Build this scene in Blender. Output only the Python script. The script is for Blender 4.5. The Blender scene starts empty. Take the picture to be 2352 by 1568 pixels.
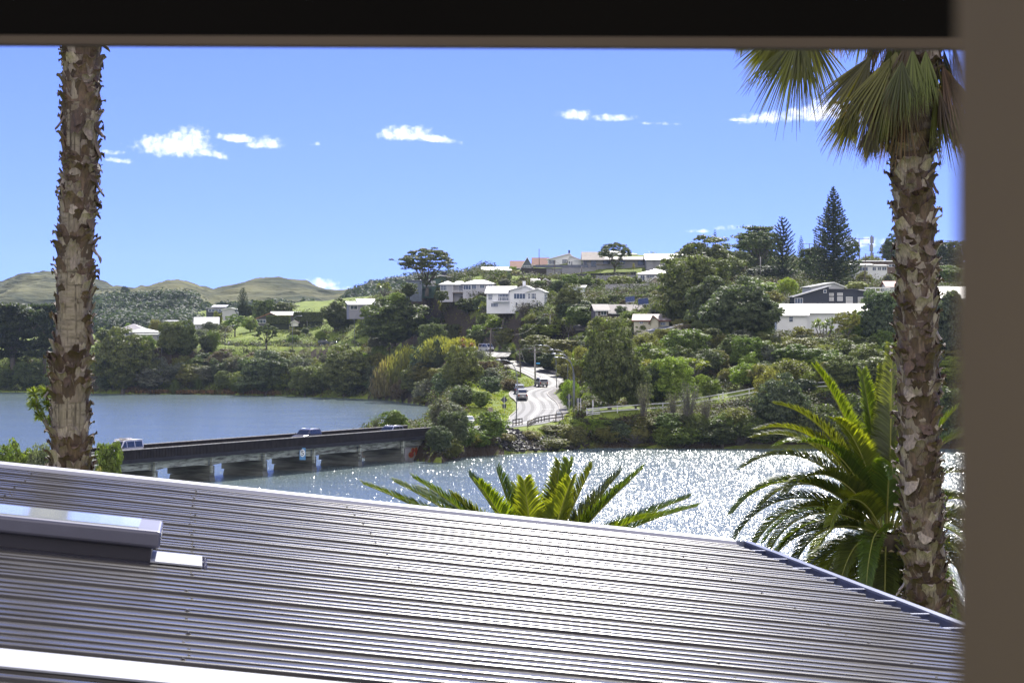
import bpy, math, random
import numpy as np
from mathutils import Vector, Matrix, Euler
R = math.radians
sc = bpy.context.scene
COL = sc.collection
rnd = random.Random(7)

# ---------------------------------------------------------------- camera, light, exposure
FPX, CX, HY, HC = 5553.0, 1176.0, 765.0, 17.3      # focal length, centre column and horizon row of the photograph, eye height
cam = bpy.data.cameras.new('camera'); camo = bpy.data.objects.new('camera', cam); COL.objects.link(camo)
camo.location = (0, 0, HC); camo.rotation_euler = (R(90), 0, 0)
cam.sensor_width = 36; cam.lens = 85; cam.shift_y = -0.0081
cam.clip_start = 0.05; cam.clip_end = 20000
cam.dof.use_dof = True; cam.dof.focus_distance = 300; cam.dof.aperture_fstop = 22
sc.camera = camo

SUN_AZ, SUN_EL = 9.0, 40.0       # degrees right of the view direction, degrees up
sun = bpy.data.lights.new('sun', 'SUN'); suno = bpy.data.objects.new('sun', sun); COL.objects.link(suno)
sun.energy = 3.7; sun.angle = R(0.53); sun.color = (1.0, 0.955, 0.88)
sd = Vector((math.sin(R(SUN_AZ))*math.cos(R(SUN_EL)), math.cos(R(SUN_AZ))*math.cos(R(SUN_EL)), math.sin(R(SUN_EL))))
suno.rotation_euler = sd.to_track_quat('Z', 'Y').to_euler()
suno.location = (0, 0, 60)

def make_world():
    w = bpy.data.worlds.new('World'); sc.world = w; w.use_nodes = True
    nt = w.node_tree; N = nt.nodes; L = nt.links; N.clear()
    out = N.new('ShaderNodeOutputWorld'); bg = N.new('ShaderNodeBackground'); bg.inputs[1].default_value = 0.15
    L.new(bg.outputs[0], out.inputs[0])
    sky = N.new('ShaderNodeTexSky'); sky.sky_type = 'NISHITA'; sky.sun_disc = False
    sky.sun_elevation = R(SUN_EL); sky.sun_rotation = R(SUN_AZ); sky.altitude = 0
    sky.air_density = 1.0; sky.dust_density = 0.0; sky.ozone_density = 3.0
    tc = N.new('ShaderNodeTexCoord')
    # the blue of the photograph's sky deepens quickly with height: the gradient is looked up a little higher in the sky
    sep = N.new('ShaderNodeSeparateXYZ'); L.new(tc.outputs['Generated'], sep.inputs[0])
    ml = N.new('ShaderNodeMath'); ml.operation = 'MULTIPLY_ADD'; ml.inputs[1].default_value = 2.6; ml.inputs[2].default_value = 0.26
    L.new(sep.outputs[2], ml.inputs[0])
    cmb = N.new('ShaderNodeCombineXYZ'); L.new(sep.outputs[0], cmb.inputs[0]); L.new(sep.outputs[1], cmb.inputs[1]); L.new(ml.outputs[0], cmb.inputs[2])
    L.new(cmb.outputs[0], sky.inputs[0])
    tint = N.new('ShaderNodeMix'); tint.data_type = 'RGBA'; tint.blend_type = 'MULTIPLY'; tint.inputs[0].default_value = 1
    L.new(sky.outputs[0], tint.inputs[6]); tint.inputs[7].default_value = (0.49, 0.48, 0.84, 1)
    # clouds: small cumulus given by direction (azimuth, height) with noise-torn edges
    az = N.new('ShaderNodeMath'); az.operation = 'DIVIDE'; L.new(sep.outputs[0], az.inputs[0]); L.new(sep.outputs[1], az.inputs[1])
    el = N.new('ShaderNodeMath'); el.operation = 'DIVIDE'; L.new(sep.outputs[2], el.inputs[0]); L.new(sep.outputs[1], el.inputs[1])
    pos = N.new('ShaderNodeCombineXYZ'); L.new(az.outputs[0], pos.inputs[0]); L.new(el.outputs[0], pos.inputs[1])
    n1 = N.new('ShaderNodeTexNoise'); n1.inputs['Scale'].default_value = 75; n1.inputs['Detail'].default_value = 7; n1.inputs['Roughness'].default_value = 0.62
    L.new(pos.outputs[0], n1.inputs['Vector'])
    n2 = N.new('ShaderNodeTexNoise'); n2.inputs['Scale'].default_value = 320; n2.inputs['Detail'].default_value = 5
    L.new(pos.outputs[0], n2.inputs['Vector'])
    total = None
    # x, y of the middle (photograph units), half width, half height, slant, strength
    clouds = [(400, 338, 88, 34, -.02, 1), (430, 322, 52, 30, 0, 1), (468, 348, 52, 14, -.28, .9), (545, 320, 48, 11, -.10, .9), (610, 331, 40, 16, 0, .85),
              (930, 312, 62, 20, 0, 1), (985, 318, 62, 11, -.15, 1), (1322, 267, 42, 14, -.05, .95), (1410, 273, 46, 10, 0, .9), (1500, 284, 40, 4, -.03, .4),
              (1820, 268, 98, 20, .08, 1), (1900, 258, 80, 30, .15, 1), (1990, 262, 90, 34, 0, 1), (1700, 276, 30, 4, 0, .5),
              (740, 655, 34, 15, -.05, .8), (728, 662, 58, 10, 0, .9), (760, 668, 70, 12, -.1, .6), (724, 332, 10, 5, 0, .5),
              (275, 370, 34, 7, -.1, .6), (240, 348, 22, 5, 0, .45), (1685, 524, 34, 6, .05, .45), (1602, 531, 24, 4, 0, .35), (1965, 560, 90, 14, 0, .6),
              (560, 700, 70, 12, 0, .5), (2200, 600, 60, 14, 0, .4), (250, 352, 30, 5, 0, .3)]
    def math2(op, a, b, c=None):
        m = N.new('ShaderNodeMath'); m.operation = op
        for i, v in enumerate((a, b, c)):
            if v is None: continue
            if isinstance(v, (int, float)): m.inputs[i].default_value = v
            else: L.new(v, m.inputs[i])
        return m.outputs[0]
    for (cx, cy, hw, hh, sl, st) in clouds:
        x = math2('MULTIPLY_ADD', az.outputs[0], FPX/hw, -(cx-CX)/hw)
        y0 = math2('MULTIPLY_ADD', el.outputs[0], FPX/hh, -(HY-cy)/hh)
        y = math2('MULTIPLY_ADD', x, -sl*hw/hh, y0)
        # flat bottom: below the middle falls off twice as fast
        yb = math2('MINIMUM', math2('MULTIPLY', y, 1.7), y)
        d = math2('ADD', math2('MULTIPLY', x, x), math2('MULTIPLY', yb, yb))
        v = math2('MULTIPLY', math2('SUBTRACT', 1.0, d), st)
        total = v if total is None else math2('MAXIMUM', total, v)
    t = math2('ADD', math2('MAXIMUM', total, -1.2), math2('MULTIPLY', math2('SUBTRACT', n1.outputs[0], 0.5), 3.4))
    t = math2('ADD', t, math2('MULTIPLY', math2('SUBTRACT', n2.outputs[0], 0.5), 3.2))
    mr = N.new('ShaderNodeMapRange'); mr.interpolation_type = 'SMOOTHSTEP'; L.new(t, mr.inputs[0])
    mr.inputs[1].default_value = -0.55; mr.inputs[2].default_value = 2.3
    front = math2('GREATER_THAN', sep.outputs[1], 0.0)
    low = math2('GREATER_THAN', total, -1.2)
    fac = math2('MULTIPLY', math2('MULTIPLY', mr.outputs[0], front), low)
    mix = N.new('ShaderNodeMix'); mix.data_type = 'RGBA'; L.new(fac, mix.inputs[0]); L.new(tint.outputs[2], mix.inputs[6])
    mix.inputs[7].default_value = (6.4, 6.4, 6.7, 1)
    # unseen bright cloud bank, added behind the viewer as fill light for shaded walls
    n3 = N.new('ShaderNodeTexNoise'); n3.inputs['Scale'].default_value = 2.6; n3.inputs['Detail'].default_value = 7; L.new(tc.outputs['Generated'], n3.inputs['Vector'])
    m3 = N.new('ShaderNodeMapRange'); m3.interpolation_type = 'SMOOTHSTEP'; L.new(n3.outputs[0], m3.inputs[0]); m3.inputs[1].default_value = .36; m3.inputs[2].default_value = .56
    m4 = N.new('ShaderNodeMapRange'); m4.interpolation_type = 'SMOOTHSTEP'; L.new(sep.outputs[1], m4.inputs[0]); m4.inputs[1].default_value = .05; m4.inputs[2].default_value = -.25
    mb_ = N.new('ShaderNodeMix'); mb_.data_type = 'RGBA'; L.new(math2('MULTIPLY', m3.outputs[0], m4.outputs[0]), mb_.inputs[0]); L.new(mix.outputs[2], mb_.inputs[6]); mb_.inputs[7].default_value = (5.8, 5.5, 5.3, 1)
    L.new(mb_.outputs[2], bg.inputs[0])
make_world()
sc.view_settings.view_transform = 'Standard'; sc.view_settings.look = 'None'
sc.view_settings.exposure = 1.1; sc.view_settings.gamma = 1
sc.view_settings.use_curve_mapping = False
sc.cycles.max_bounces = 6; sc.cycles.diffuse_bounces = 3; sc.cycles.glossy_bounces = 2; sc.cycles.transmission_bounces = 3
sc.cycles.transparent_max_bounces = 6; sc.cycles.volume_bounces = 0
sc.cycles.use_denoising = True; sc.cycles.denoiser = 'OPENIMAGEDENOISE'; sc.cycles.denoising_input_passes = 'RGB_ALBEDO_NORMAL'
sc.cycles.sample_clamp_indirect = 4

# ---------------------------------------------------------------- coordinates
def W(x, y, Y):                       # a point at depth Y whose place in the 2352-wide photograph is (x, y)
    return Vector(((x-CX)/FPX*Y, Y, HC-(y-HY)/FPX*Y))
def crop(x0, y0, w):
    s = w/2352/1.7415
    def f(px, py): return (x0/1.7415+px*s, y0/1.7415+py*s)
    f.s = s
    return f
C3, C4, C5, C6 = crop(1550, 900, 800), crop(2250, 900, 800), crop(2950, 700, 1000), crop(1750, 1300, 800)
CA, CB, CR, CD = crop(0, 900, 1000), crop(950, 900, 1000), crop(1800, 1350, 600), crop(2350, 1300, 800)

# ---------------------------------------------------------------- materials
MATS = {}
def new_mat(name):
    m = bpy.data.materials.new(name); m.use_nodes = True
    nt = m.node_tree; b = nt.nodes.get('Principled BSDF')
    MATS[name] = m
    return m, nt, b
def mat(name, col, rough=.7, metal=0, var=.25, scale=2.0, bump=0, spec=.4, stretch=(1, 1, 1), detail=4):
    """principled with noise-varied colour (the surface's own mottling) and optional bump"""
    if name in MATS: return MATS[name]
    m, nt, b = new_mat(name); N = nt.nodes; L = nt.links
    tc = N.new('ShaderNodeTexCoord'); mp = N.new('ShaderNodeMapping'); mp.inputs['Scale'].default_value = stretch
    L.new(tc.outputs['Object'], mp.inputs[0])
    n = N.new('ShaderNodeTexNoise'); n.inputs['Scale'].default_value = scale; n.inputs['Detail'].default_value = detail
    L.new(mp.outputs[0], n.inputs['Vector'])
    r = N.new('ShaderNodeMapRange'); L.new(n.outputs[0], r.inputs[0])
    r.inputs[1].default_value = .3; r.inputs[2].default_value = .7; r.inputs[3].default_value = 1-var; r.inputs[4].default_value = 1+var
    mx = N.new('ShaderNodeMix'); mx.data_type = 'RGBA'; mx.blend_type = 'MULTIPLY'; mx.inputs[0].default_value = 1
    mx.inputs[6].default_value = (*col, 1); L.new(r.outputs[0], mx.inputs[7])
    L.new(mx.outputs[2], b.inputs['Base Color'])
    b.inputs['Roughness'].default_value = rough; b.inputs['Metallic'].default_value = metal
    b.inputs['Specular IOR Level'].default_value = spec
    if bump:
        bp = N.new('ShaderNodeBump'); bp.inputs['Strength'].default_value = bump; bp.inputs['Distance'].default_value = .05
        L.new(n.outputs[0], bp.inputs['Height']); L.new(bp.outputs[0], b.inputs['Normal'])
    return m
def leaf_mat(name, col, rough=.55, trans=.35, tcol=None, island=.45, spec=.35, use_obj=True):
    """leaf: colour of the object x a value per leaf, with light coming through"""
    m, nt, b = new_mat(name); N = nt.nodes; L = nt.links
    geo = N.new('ShaderNodeNewGeometry')
    r = N.new('ShaderNodeMapRange'); L.new(geo.outputs['Random Per Island'], r.inputs[0])
    r.inputs[3].default_value = 1-island; r.inputs[4].default_value = 1+island
    oi = N.new('ShaderNodeObjectInfo')
    mx = N.new('ShaderNodeMix'); mx.data_type = 'RGBA'; mx.blend_type = 'MULTIPLY'; mx.inputs[0].default_value = 1
    if use_obj:
        L.new(oi.outputs['Color'], mx.inputs[6])
    else:
        mx.inputs[6].default_value = (*col, 1)
    L.new(r.outputs[0], mx.inputs[7])
    L.new(mx.outputs[2], b.inputs['Base Color'])
    b.inputs['Roughness'].default_value = rough; b.inputs['Specular IOR Level'].default_value = spec
    t = N.new('ShaderNodeBsdfTranslucent')
    m2 = N.new('ShaderNodeMix'); m2.data_type = 'RGBA'; m2.blend_type = 'MULTIPLY'; m2.inputs[0].default_value = 1
    L.new(mx.outputs[2], m2.inputs[6]); m2.inputs[7].default_value = (*(tcol or (2.2, 2.4, .9)), 1)
    L.new(m2.outputs[2], t.inputs[0])
    ms = N.new('ShaderNodeMixShader'); ms.inputs[0].default_value = trans
    out = N.get('Material Output')
    L.new(b.outputs[0], ms.inputs[1]); L.new(t.outputs[0], ms.inputs[2]); L.new(ms.outputs[0], out.inputs[0])
    return m
def glass_mat(name, col=(.05, .07, .09), rough=.08):
    m = mat(name, col, rough, 0, .15, 3, 0, .8)
    return m

# ---------------------------------------------------------------- objects
def tag(o, label=None, cat=None, group=None, kind=None):
    if label: o['label'] = label
    if cat: o['category'] = cat
    if group: o['group'] = group
    if kind: o['kind'] = kind
    return o
def link(name, me, parent=None):
    o = bpy.data.objects.new(name, me); COL.objects.link(o)
    if parent: o.parent = parent
    return o
def empty(name, loc=(0, 0, 0), rz=0):
    o = bpy.data.objects.new(name, None); COL.objects.link(o); o.location = loc; o.rotation_euler = (0, 0, rz)
    o.empty_display_size = .3
    return o
def copy_tree(o, parent=None):
    c = o.copy(); COL.objects.link(c); c.parent = parent
    for ch in list(KIDS.get(o.name, [])):
        k = copy_tree(ch, c)
    return c
KIDS = {}
def kids(o):
    KIDS[o.name] = [c for c in bpy.data.objects if c.parent == o]
    for c in KIDS[o.name]: kids(c)
class MB:
    """collects shapes, then links them as one mesh object"""
    def __init__(s): s.v = []; s.f = []; s.m = []; s.mats = []; s.cur = 0; s.sm = []; s.smooth = False
    def use(s, m):
        if m not in s.mats: s.mats.append(m)
        s.cur = s.mats.index(m); return s
    def add(s, vs, fs):
        b = len(s.v); s.v += [tuple(v) for v in vs]
        for f in fs: s.f.append([b+i for i in f]); s.m.append(s.cur); s.sm.append(s.smooth)
        return s
    def box(s, a, b, M=None):
        x0, y0, z0 = a; x1, y1, z1 = b
        vs = [(x0, y0, z0), (x1, y0, z0), (x1, y1, z0), (x0, y1, z0), (x0, y0, z1), (x1, y0, z1), (x1, y1, z1), (x0, y1, z1)]
        if M is not None: vs = [M @ Vector(v) for v in vs]
        return s.add(vs, [(0, 3, 2, 1), (4, 5, 6, 7), (0, 1, 5, 4), (1, 2, 6, 5), (2, 3, 7, 6), (3, 0, 4, 7)])
    def bar(s, p, q, w, h=None, up=(0, 0, 1)):
        """box beam from p to q, w wide, h high"""
        p = Vector(p); q = Vector(q); h = h or w; d = (q-p).normalized(); u = Vector(up)
        sdv = d.cross(u)
        if sdv.length < 1e-4: sdv = d.cross(Vector((1, 0, 0)))
        sdv.normalize(); u = sdv.cross(d).normalized()
        vs = []
        for c in (p, q):
            for (i, j) in ((-1, -1), (1, -1), (1, 1), (-1, 1)): vs.append(c+sdv*i*w/2+u*j*h/2)
        return s.add(vs, [(3, 2, 1, 0), (4, 5, 6, 7), (0, 1, 5, 4), (1, 2, 6, 5), (2, 3, 7, 6), (3, 0, 4, 7)])
    def tube(s, pts, rad, n=8, cap=True):
        pts = [Vector(p) for p in pts]
        rr = rad if isinstance(rad, (list, tuple)) else [rad]*len(pts)
        vs = []; fs = []
        for i, p in enumerate(pts):
            d = (pts[min(i+1, len(pts)-1)]-pts[max(i-1, 0)]).normalized()
            a = d.cross(Vector((0, 0, 1)))
            if a.length < .15: a = d.cross(Vector((0, 1, 0)))
            a.normalize(); b = d.cross(a)
            for k in range(n):
                t = 2*math.pi*k/n; vs.append(p+a*math.cos(t)*rr[i]+b*math.sin(t)*rr[i])
        for i in range(len(pts)-1):
            for k in range(n): fs.append((i*n+k, i*n+(k+1) % n, (i+1)*n+(k+1) % n, (i+1)*n+k))
        if cap: fs.append(tuple(range(n))[::-1]); fs.append(tuple((len(pts)-1)*n+k for k in range(n)))
        s.smooth = True; s.add(vs, fs); s.smooth = False
        return s
    def prism(s, poly, d, M=None):
        """polygon (list of 3D points) pushed by vector d"""
        n = len(poly); p = [Vector(v) for v in poly]; d = Vector(d); vs = p+[v+d for v in p]
        if M is not None: vs = [M @ v for v in vs]
        return s.add(vs, [tuple(range(n))[::-1], tuple(range(n, 2*n))]+[(i, (i+1) % n, n+(i+1) % n, n+i) for i in range(n)])
    def build(s, name, m=None, parent=None):
        me = bpy.data.meshes.new(name); me.from_pydata(s.v, [], s.f)
        if m is not None: me.materials.append(m)
        else:
            for x in s.mats: me.materials.append(x)
            me.polygons.foreach_set('material_index', s.m)
        me.polygons.foreach_set('use_smooth', s.sm)
        me.update()
        return link(name, me, parent)
def quads_mesh(name, V, nper=4, m=None, parent=None, tint=None, smooth=False):
    """V: (n*nper, 3) array, each nper vertices one face"""
    V = np.asarray(V, dtype=np.float32); nv = len(V); nf = nv//nper
    me = bpy.data.meshes.new(name); me.vertices.add(nv); me.vertices.foreach_set('co', V.ravel())
    me.loops.add(nv); me.loops.foreach_set('vertex_index', np.arange(nv, dtype=np.int32))
    me.polygons.add(nf); me.polygons.foreach_set('loop_start', np.arange(0, nv, nper, dtype=np.int32))
    if tint is not None:
        a = me.color_attributes.new('tint', 'FLOAT_COLOR', 'POINT')
        c = np.ones((nv, 4), dtype=np.float32); c[:, :3] = np.repeat(tint, nper, axis=0); a.data.foreach_set('color', c.ravel())
    me.update(calc_edges=True)
    if m: me.materials.append(m)
    return link(name, me, parent) if name != '_' else me
def grid_mesh(name, P, m, smooth=True):
    """P: (rows, cols, 3)"""
    r, c, _ = P.shape; idx = np.arange(r*c).reshape(r, c)
    q = np.stack([idx[:-1, :-1], idx[:-1, 1:], idx[1:, 1:], idx[1:, :-1]], -1).reshape(-1, 4)
    me = bpy.data.meshes.new(name); me.vertices.add(r*c); me.vertices.foreach_set('co', P.astype(np.float32).ravel())
    me.loops.add(q.size); me.loops.foreach_set('vertex_index', q.astype(np.int32).ravel())
    me.polygons.add(len(q)); me.polygons.foreach_set('loop_start', np.arange(0, q.size, 4, dtype=np.int32))
    me.polygons.foreach_set('use_smooth', np.full(len(q), smooth)); me.update(calc_edges=True)
    me.materials.append(m)
    return link(name, me)
HAZE = True
# ---------------------------------------------------------------- value noise for terrain
_ng = np.random.RandomState(3).rand(256, 256)
def vnoise(x, y):
    xi = np.floor(x).astype(int); yi = np.floor(y).astype(int); fx = x-xi; fy = y-yi
    fx = fx*fx*(3-2*fx); fy = fy*fy*(3-2*fy)
    g = lambda a, b: _ng[a % 256, b % 256]
    return (g(xi, yi)*(1-fx)+g(xi+1, yi)*fx)*(1-fy)+(g(xi, yi+1)*(1-fx)+g(xi+1, yi+1)*fx)*fy-.5
def fbm(x, y, o=4):
    s = 0; a = 1
    for i in range(o): s = s+a*vnoise(x*2**i+13*i, y*2**i+7*i); a *= .5
    return s
# ---------------------------------------------------------------- roads
road_ctl = [(978.5, 994.4, 337, 3.36), (*CR(1120, 1345), 378, 3.2), (*CR(1290, 1230), 400, 3.6), (*CR(1385, 1120), 418, 4.2), (*CR(1350, 1010), 439, 4.8),
            (*CR(1255, 930), 446, 5.5), (*CR(1240, 860), 466, 5.9), (*CR(1390, 800), 484, 6.3), (*CR(1590, 760), 500, 6.6), (*CR(1640, 700), 512, 7.1), (*CR(1500, 610), 528, 8.0),
            (*CR(1250, 500), 545, 9.3), (*CR(1050, 425), 560, 10.2), (*CR(850, 350), 578, 11.2), (*CR(690, 290), 598, 12.1), (*CR(560, 215), 625, 13.0), (900, 797, 700, 13.4), (600, 796, 728, 13.3), (300, 798, 735, 13.1), (100, 800, 745, 13), (-300, 800, 760, 13)]
def on_row(x, y, Y, z):               # keep the column and the row, settle the depth from the height
    Yr = FPX*(HC-z)/(y-HY) if y-HY > 12 else Y
    if abs(Yr-Y) > 60: Yr = Y
    return Vector(((x-CX)/FPX*Yr, Yr, z))
def catmull(P, n=10):
    out = []
    P = [P[0]*2-P[1]]+P+[P[-1]*2-P[-2]]
    for i in range(1, len(P)-2):
        a, b, c, d = P[i-1:i+3]
        for k in range(n):
            t = k/n
            out.append(.5*((2*b)+(c-a)*t+(2*a-5*b+4*c-d)*t*t+(3*b-3*c+d-a)*t**3))
    out.append(P[-2]); return out
ROAD = catmull([on_row(*c) for c in road_ctl], 10)
side_ctl = [(1275, 812, 560, 0), (1300, 790, 552, 0), (1322, 775, 548, 0), (1342, 762, 546, 0), (1337, 750, 548, 0), (1350, 745, 552, 0)]
SIDE = catmull([W(x, y, Y) for x, y, Y, _ in side_ctl], 8)
# ---------------------------------------------------------------- land outline and heights
def shore(x, y): Y = FPX*HC/(y-HY); return ((x-CX)/FPX*Y, Y)
LAND = np.array([shore(-2600, 893), shore(-1500, 893), shore(-600, 897), shore(0, 900), shore(220, 903), shore(360, 905), shore(500, 906), shore(620, 908), shore(740, 912), shore(880, 917),
                 shore(960, 928), shore(985, 933), (-17, 520), (-14, 440), (-16, 400), (-22, 368), (-24, 345), (-20, 335), (-14.2, 330.5), (-9.5, 322.5),
                 shore(1040, 1053), shore(1085, 1047), shore(1130, 1045), shore(1220, 1040), shore(1300, 1034), shore(1350, 1028), shore(1520, 1029), shore(1720, 1030), shore(2100, 1030), shore(2350, 1032), shore(3200, 1030),
                 (400, 1400), (-700, 1400)])
NEAR = np.array([(-220, 330), (-70, 310), (-48, 266), (-38, 230), (-19, 190), (0, 165), (8, 140), (9.7, 110), (11.4, 72), (10.8, 50), (60, 40), (120, -60), (-220, -60)])
def poly_dist(P, x, y):
    """signed distance, positive inside"""
    d = np.full(x.shape, 1e9); ins = np.zeros(x.shape, bool)
    for i in range(len(P)):
        ax, ay = P[i]; bx, by = P[(i+1) % len(P)]
        t = np.clip(((x-ax)*(bx-ax)+(y-ay)*(by-ay))/((bx-ax)**2+(by-ay)**2), 0, 1)
        d = np.minimum(d, np.hypot(x-ax-t*(bx-ax), y-ay-t*(by-ay)))
        c = ((ay > y) != (by > y)) & (x < (bx-ax)*(y-ay)/(by-ay+1e-12)+ax); ins ^= c
    return np.where(ins, d, -d)
ctl = [(-500, 872, 765), (-500, 790, 1000), (-1200, 870, 765), (-1200, 780, 1000),
       (0, 878, 725), (0, 850, 765), (0, 800, 860), (0, 768, 1000), (220, 880, 708), (220, 820, 760), (250, 785, 850), (250, 770, 1000),
       (400, 870, 700), (400, 798, 722), (400, 794, 737), (400, 772, 830), (400, 760, 960), (600, 870, 684), (600, 798, 720), (600, 796, 737), (530, 788, 755), (640, 785, 755), (590, 758, 800), (600, 744, 850), (600, 745, 1000),
       (750, 880, 664), (750, 803, 716), (750, 797, 735), (750, 758, 800), (740, 735, 980),
       (860, 888, 645), (860, 800, 705), (860, 740, 730), (860, 700, 765), (860, 690, 900),
       (960, 895, 570), (960, 790, 635), (960, 715, 660), (960, 668, 685), (950, 665, 850),
       (1075, 690, 640), (1000, 690, 650), (1180, 712, 590), (1120, 725, 575), (1068, 727, 565), (1060, 800, 525), (1050, 880, 440), (1100, 930, 405), (1030, 950, 400), (985, 970, 400),
       (1140, 645, 700), (1230, 650, 680), (1350, 645, 665), (1450, 645, 665), (1300, 608, 700), (1500, 606, 695), (1600, 600, 700), (1325, 690, 610), (1250, 742, 565),
       (1395, 740, 535), (1480, 752, 520), (1400, 850, 420), (1470, 850, 420), (1420, 800, 460), (1380, 935, 386), (1500, 908, 395), (1500, 800, 455), (1600, 765, 480), (1600, 690, 560), (1640, 625, 670),
       (1380, 870, 430), (1340, 900, 420), (1700, 895, 390), (1700, 790, 435), (1700, 750, 500), (1760, 655, 620), (1800, 878, 388), (1850, 790, 440), (1760, 768, 480), (1900, 765, 480), (1950, 700, 560), (1820, 698, 540), (2000, 645, 650),
       (1900, 860, 388), (2100, 850, 390), (2100, 780, 450), (2100, 700, 560), (2100, 632, 690), (2400, 850, 400), (2400, 650, 650), (2800, 840, 410), (2800, 640, 650),
       (1400, 640, 850), (1150, 655, 900), (1000, 660, 1000), (2000, 640, 1000), (2600, 640, 1000), (1600, 645, 900), (1300, 645, 850), (3600, 610, 1000), (3600, 840, 420)]
ctl = [W(*c) for c in ctl] + [v for v in ROAD[::6]] + [SIDE[0], SIDE[16], SIDE[32], SIDE[-1]]
ctl += [W(1351, 955, 369), W(1404, 950, 371), W(1485, 944, 375), W(1540, 940, 379), W(1624, 926, 382), W(1684, 917, 385), W(1740, 906, 388), W(1790, 897, 390), W(1900, 893, 391), W(2070, 855, 393), W(1351, 985, 365), W(1485, 975, 367), W(1600, 972, 367), W(1740, 965, 369), W(1900, 955, 370), W(2100, 950, 371), W(2300, 950, 371), W(1600, 900, 392), W(1700, 880, 398), W(1500, 925, 388)]
ctl = [c for c in ctl if c.z > 0]
_cx = np.array([[c.x/c.y*8, math.log(c.y)*7] for c in ctl]); _cz = np.array([c.z for c in ctl])
def _tps(r2): return .5*r2*np.log(r2+1e-9)
_n = len(ctl); _K = _tps(((_cx[:, None]-_cx[None])**2).sum(-1))+np.eye(_n)*.004
_P = np.hstack([np.ones((_n, 1)), _cx]); _A = np.block([[_K, _P], [_P.T, np.zeros((3, 3))]])
_w = np.linalg.solve(_A, np.concatenate([_cz, np.zeros(3)]))
ROADA = np.array([[v.x, v.y, v.z] for v in ROAD]); SIDEA = np.array([[v.x, v.y, v.z] for v in SIDE])
def near_line(L, x, y):
    best = np.full(x.shape, 1e9); z = np.zeros(x.shape); side = np.zeros(x.shape)
    for i in range(len(L)-1):
        ax, ay, az = L[i]; bx, by, bz = L[i+1]; l2 = (bx-ax)**2+(by-ay)**2+1e-9
        t = np.clip(((x-ax)*(bx-ax)+(y-ay)*(by-ay))/l2, 0, 1)
        d = np.hypot(x-ax-t*(bx-ax), y-ay-t*(by-ay)); m = d < best
        best = np.where(m, d, best); z = np.where(m, az+t*(bz-az), z)
        side = np.where(m, np.sign((bx-ax)*(y-ay)-(by-ay)*(x-ax)), side)
    return best, z, side
PADS = []        # house platforms: (cx, cy, z, half, ...)
def height(x, y, detail=True):
    x = np.asarray(x, float); y = np.asarray(y, float); sh = x.shape; x = x.ravel(); y = y.ravel()
    yy = np.maximum(y, 60)
    q = np.stack([x/yy*8, np.log(yy)*7], -1); z = np.zeros(len(x))
    for s in range(0, len(x), 4000):
        qq = q[s:s+4000]; k = _tps(((qq[:, None]-_cx[None])**2).sum(-1))
        z[s:s+4000] = k @ _w[:_n]+_w[_n]+qq @ _w[_n+1:]
    if detail: z = z+fbm(x/9, y/9)*.9
    d = poly_dist(LAND, x, y)
    vx_ = CX+x/yy*FPX; soft = np.clip((vx_-1085)/40, 0, 1)*np.clip((1345-vx_)/30, 0, 1)*(y < 420)
    zl = np.minimum(z, np.maximum(d, 0)*(1.15-.87*soft)+fbm(x/4, y/4)*.5+.1)
    zl = np.maximum(zl, .25)
    bd, bz, _ = near_line(ROADA, x, y)
    t = np.clip((bd-4.3)/4, 0, 1); t = t*t*(3-2*t); zl = zl*t+(bz-.06)*(1-t)
    bd, bz, _ = near_line(SIDEA, x, y)
    t = np.clip((bd-2.2)/3, 0, 1); t = t*t*(3-2*t); zl = zl*t+(bz-.06)*(1-t)
    for (px, py, pz, pr) in PADS:
        dd = np.hypot(x-px, y-py); t = np.clip((dd-pr)/(pr*.6+2), 0, 1); t = t*t*(3-2*t)
        zl = zl*t+pz*(1-t)
    z = np.where(d > 0, zl, -1.5)
    z = np.where((d <= 0), np.maximum(-1.5, d*.5-.1), z)
    dn = poly_dist(NEAR, x, y)
    zn = np.where(y > 60, np.maximum(10.2-(y-60)*.13, 3.0), 10.2+(60-y)*.03)
    zn = np.where(x > -36, zn-np.clip((y-110)/30, 0, 1)*1.5, zn)
    zn = np.minimum(zn, np.maximum(dn, 0)*(np.where(y < 120, 5, .8)))
    z = np.where(dn > 0, zn, z)
    return z.reshape(sh)
def hit_ground(vx, vy, Y0=300, Y1=900):
    def f(Y): X = (vx-CX)/FPX*Y; zr = HC-(vy-HY)/FPX*Y; return np.nonzero(zr <= height(X, Y)+.02)[0]
    A = np.arange(Y0, Y1, 5.0); k = f(A)
    if not len(k): return None
    B = np.arange(A[k[0]]-5, A[k[0]]+.1, .5); k = f(B); return float(B[k[0]]) if len(k) else float(B[-1])
def ground(x, y): return float(height(np.array([x]), np.array([y]), True)[0])

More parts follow.
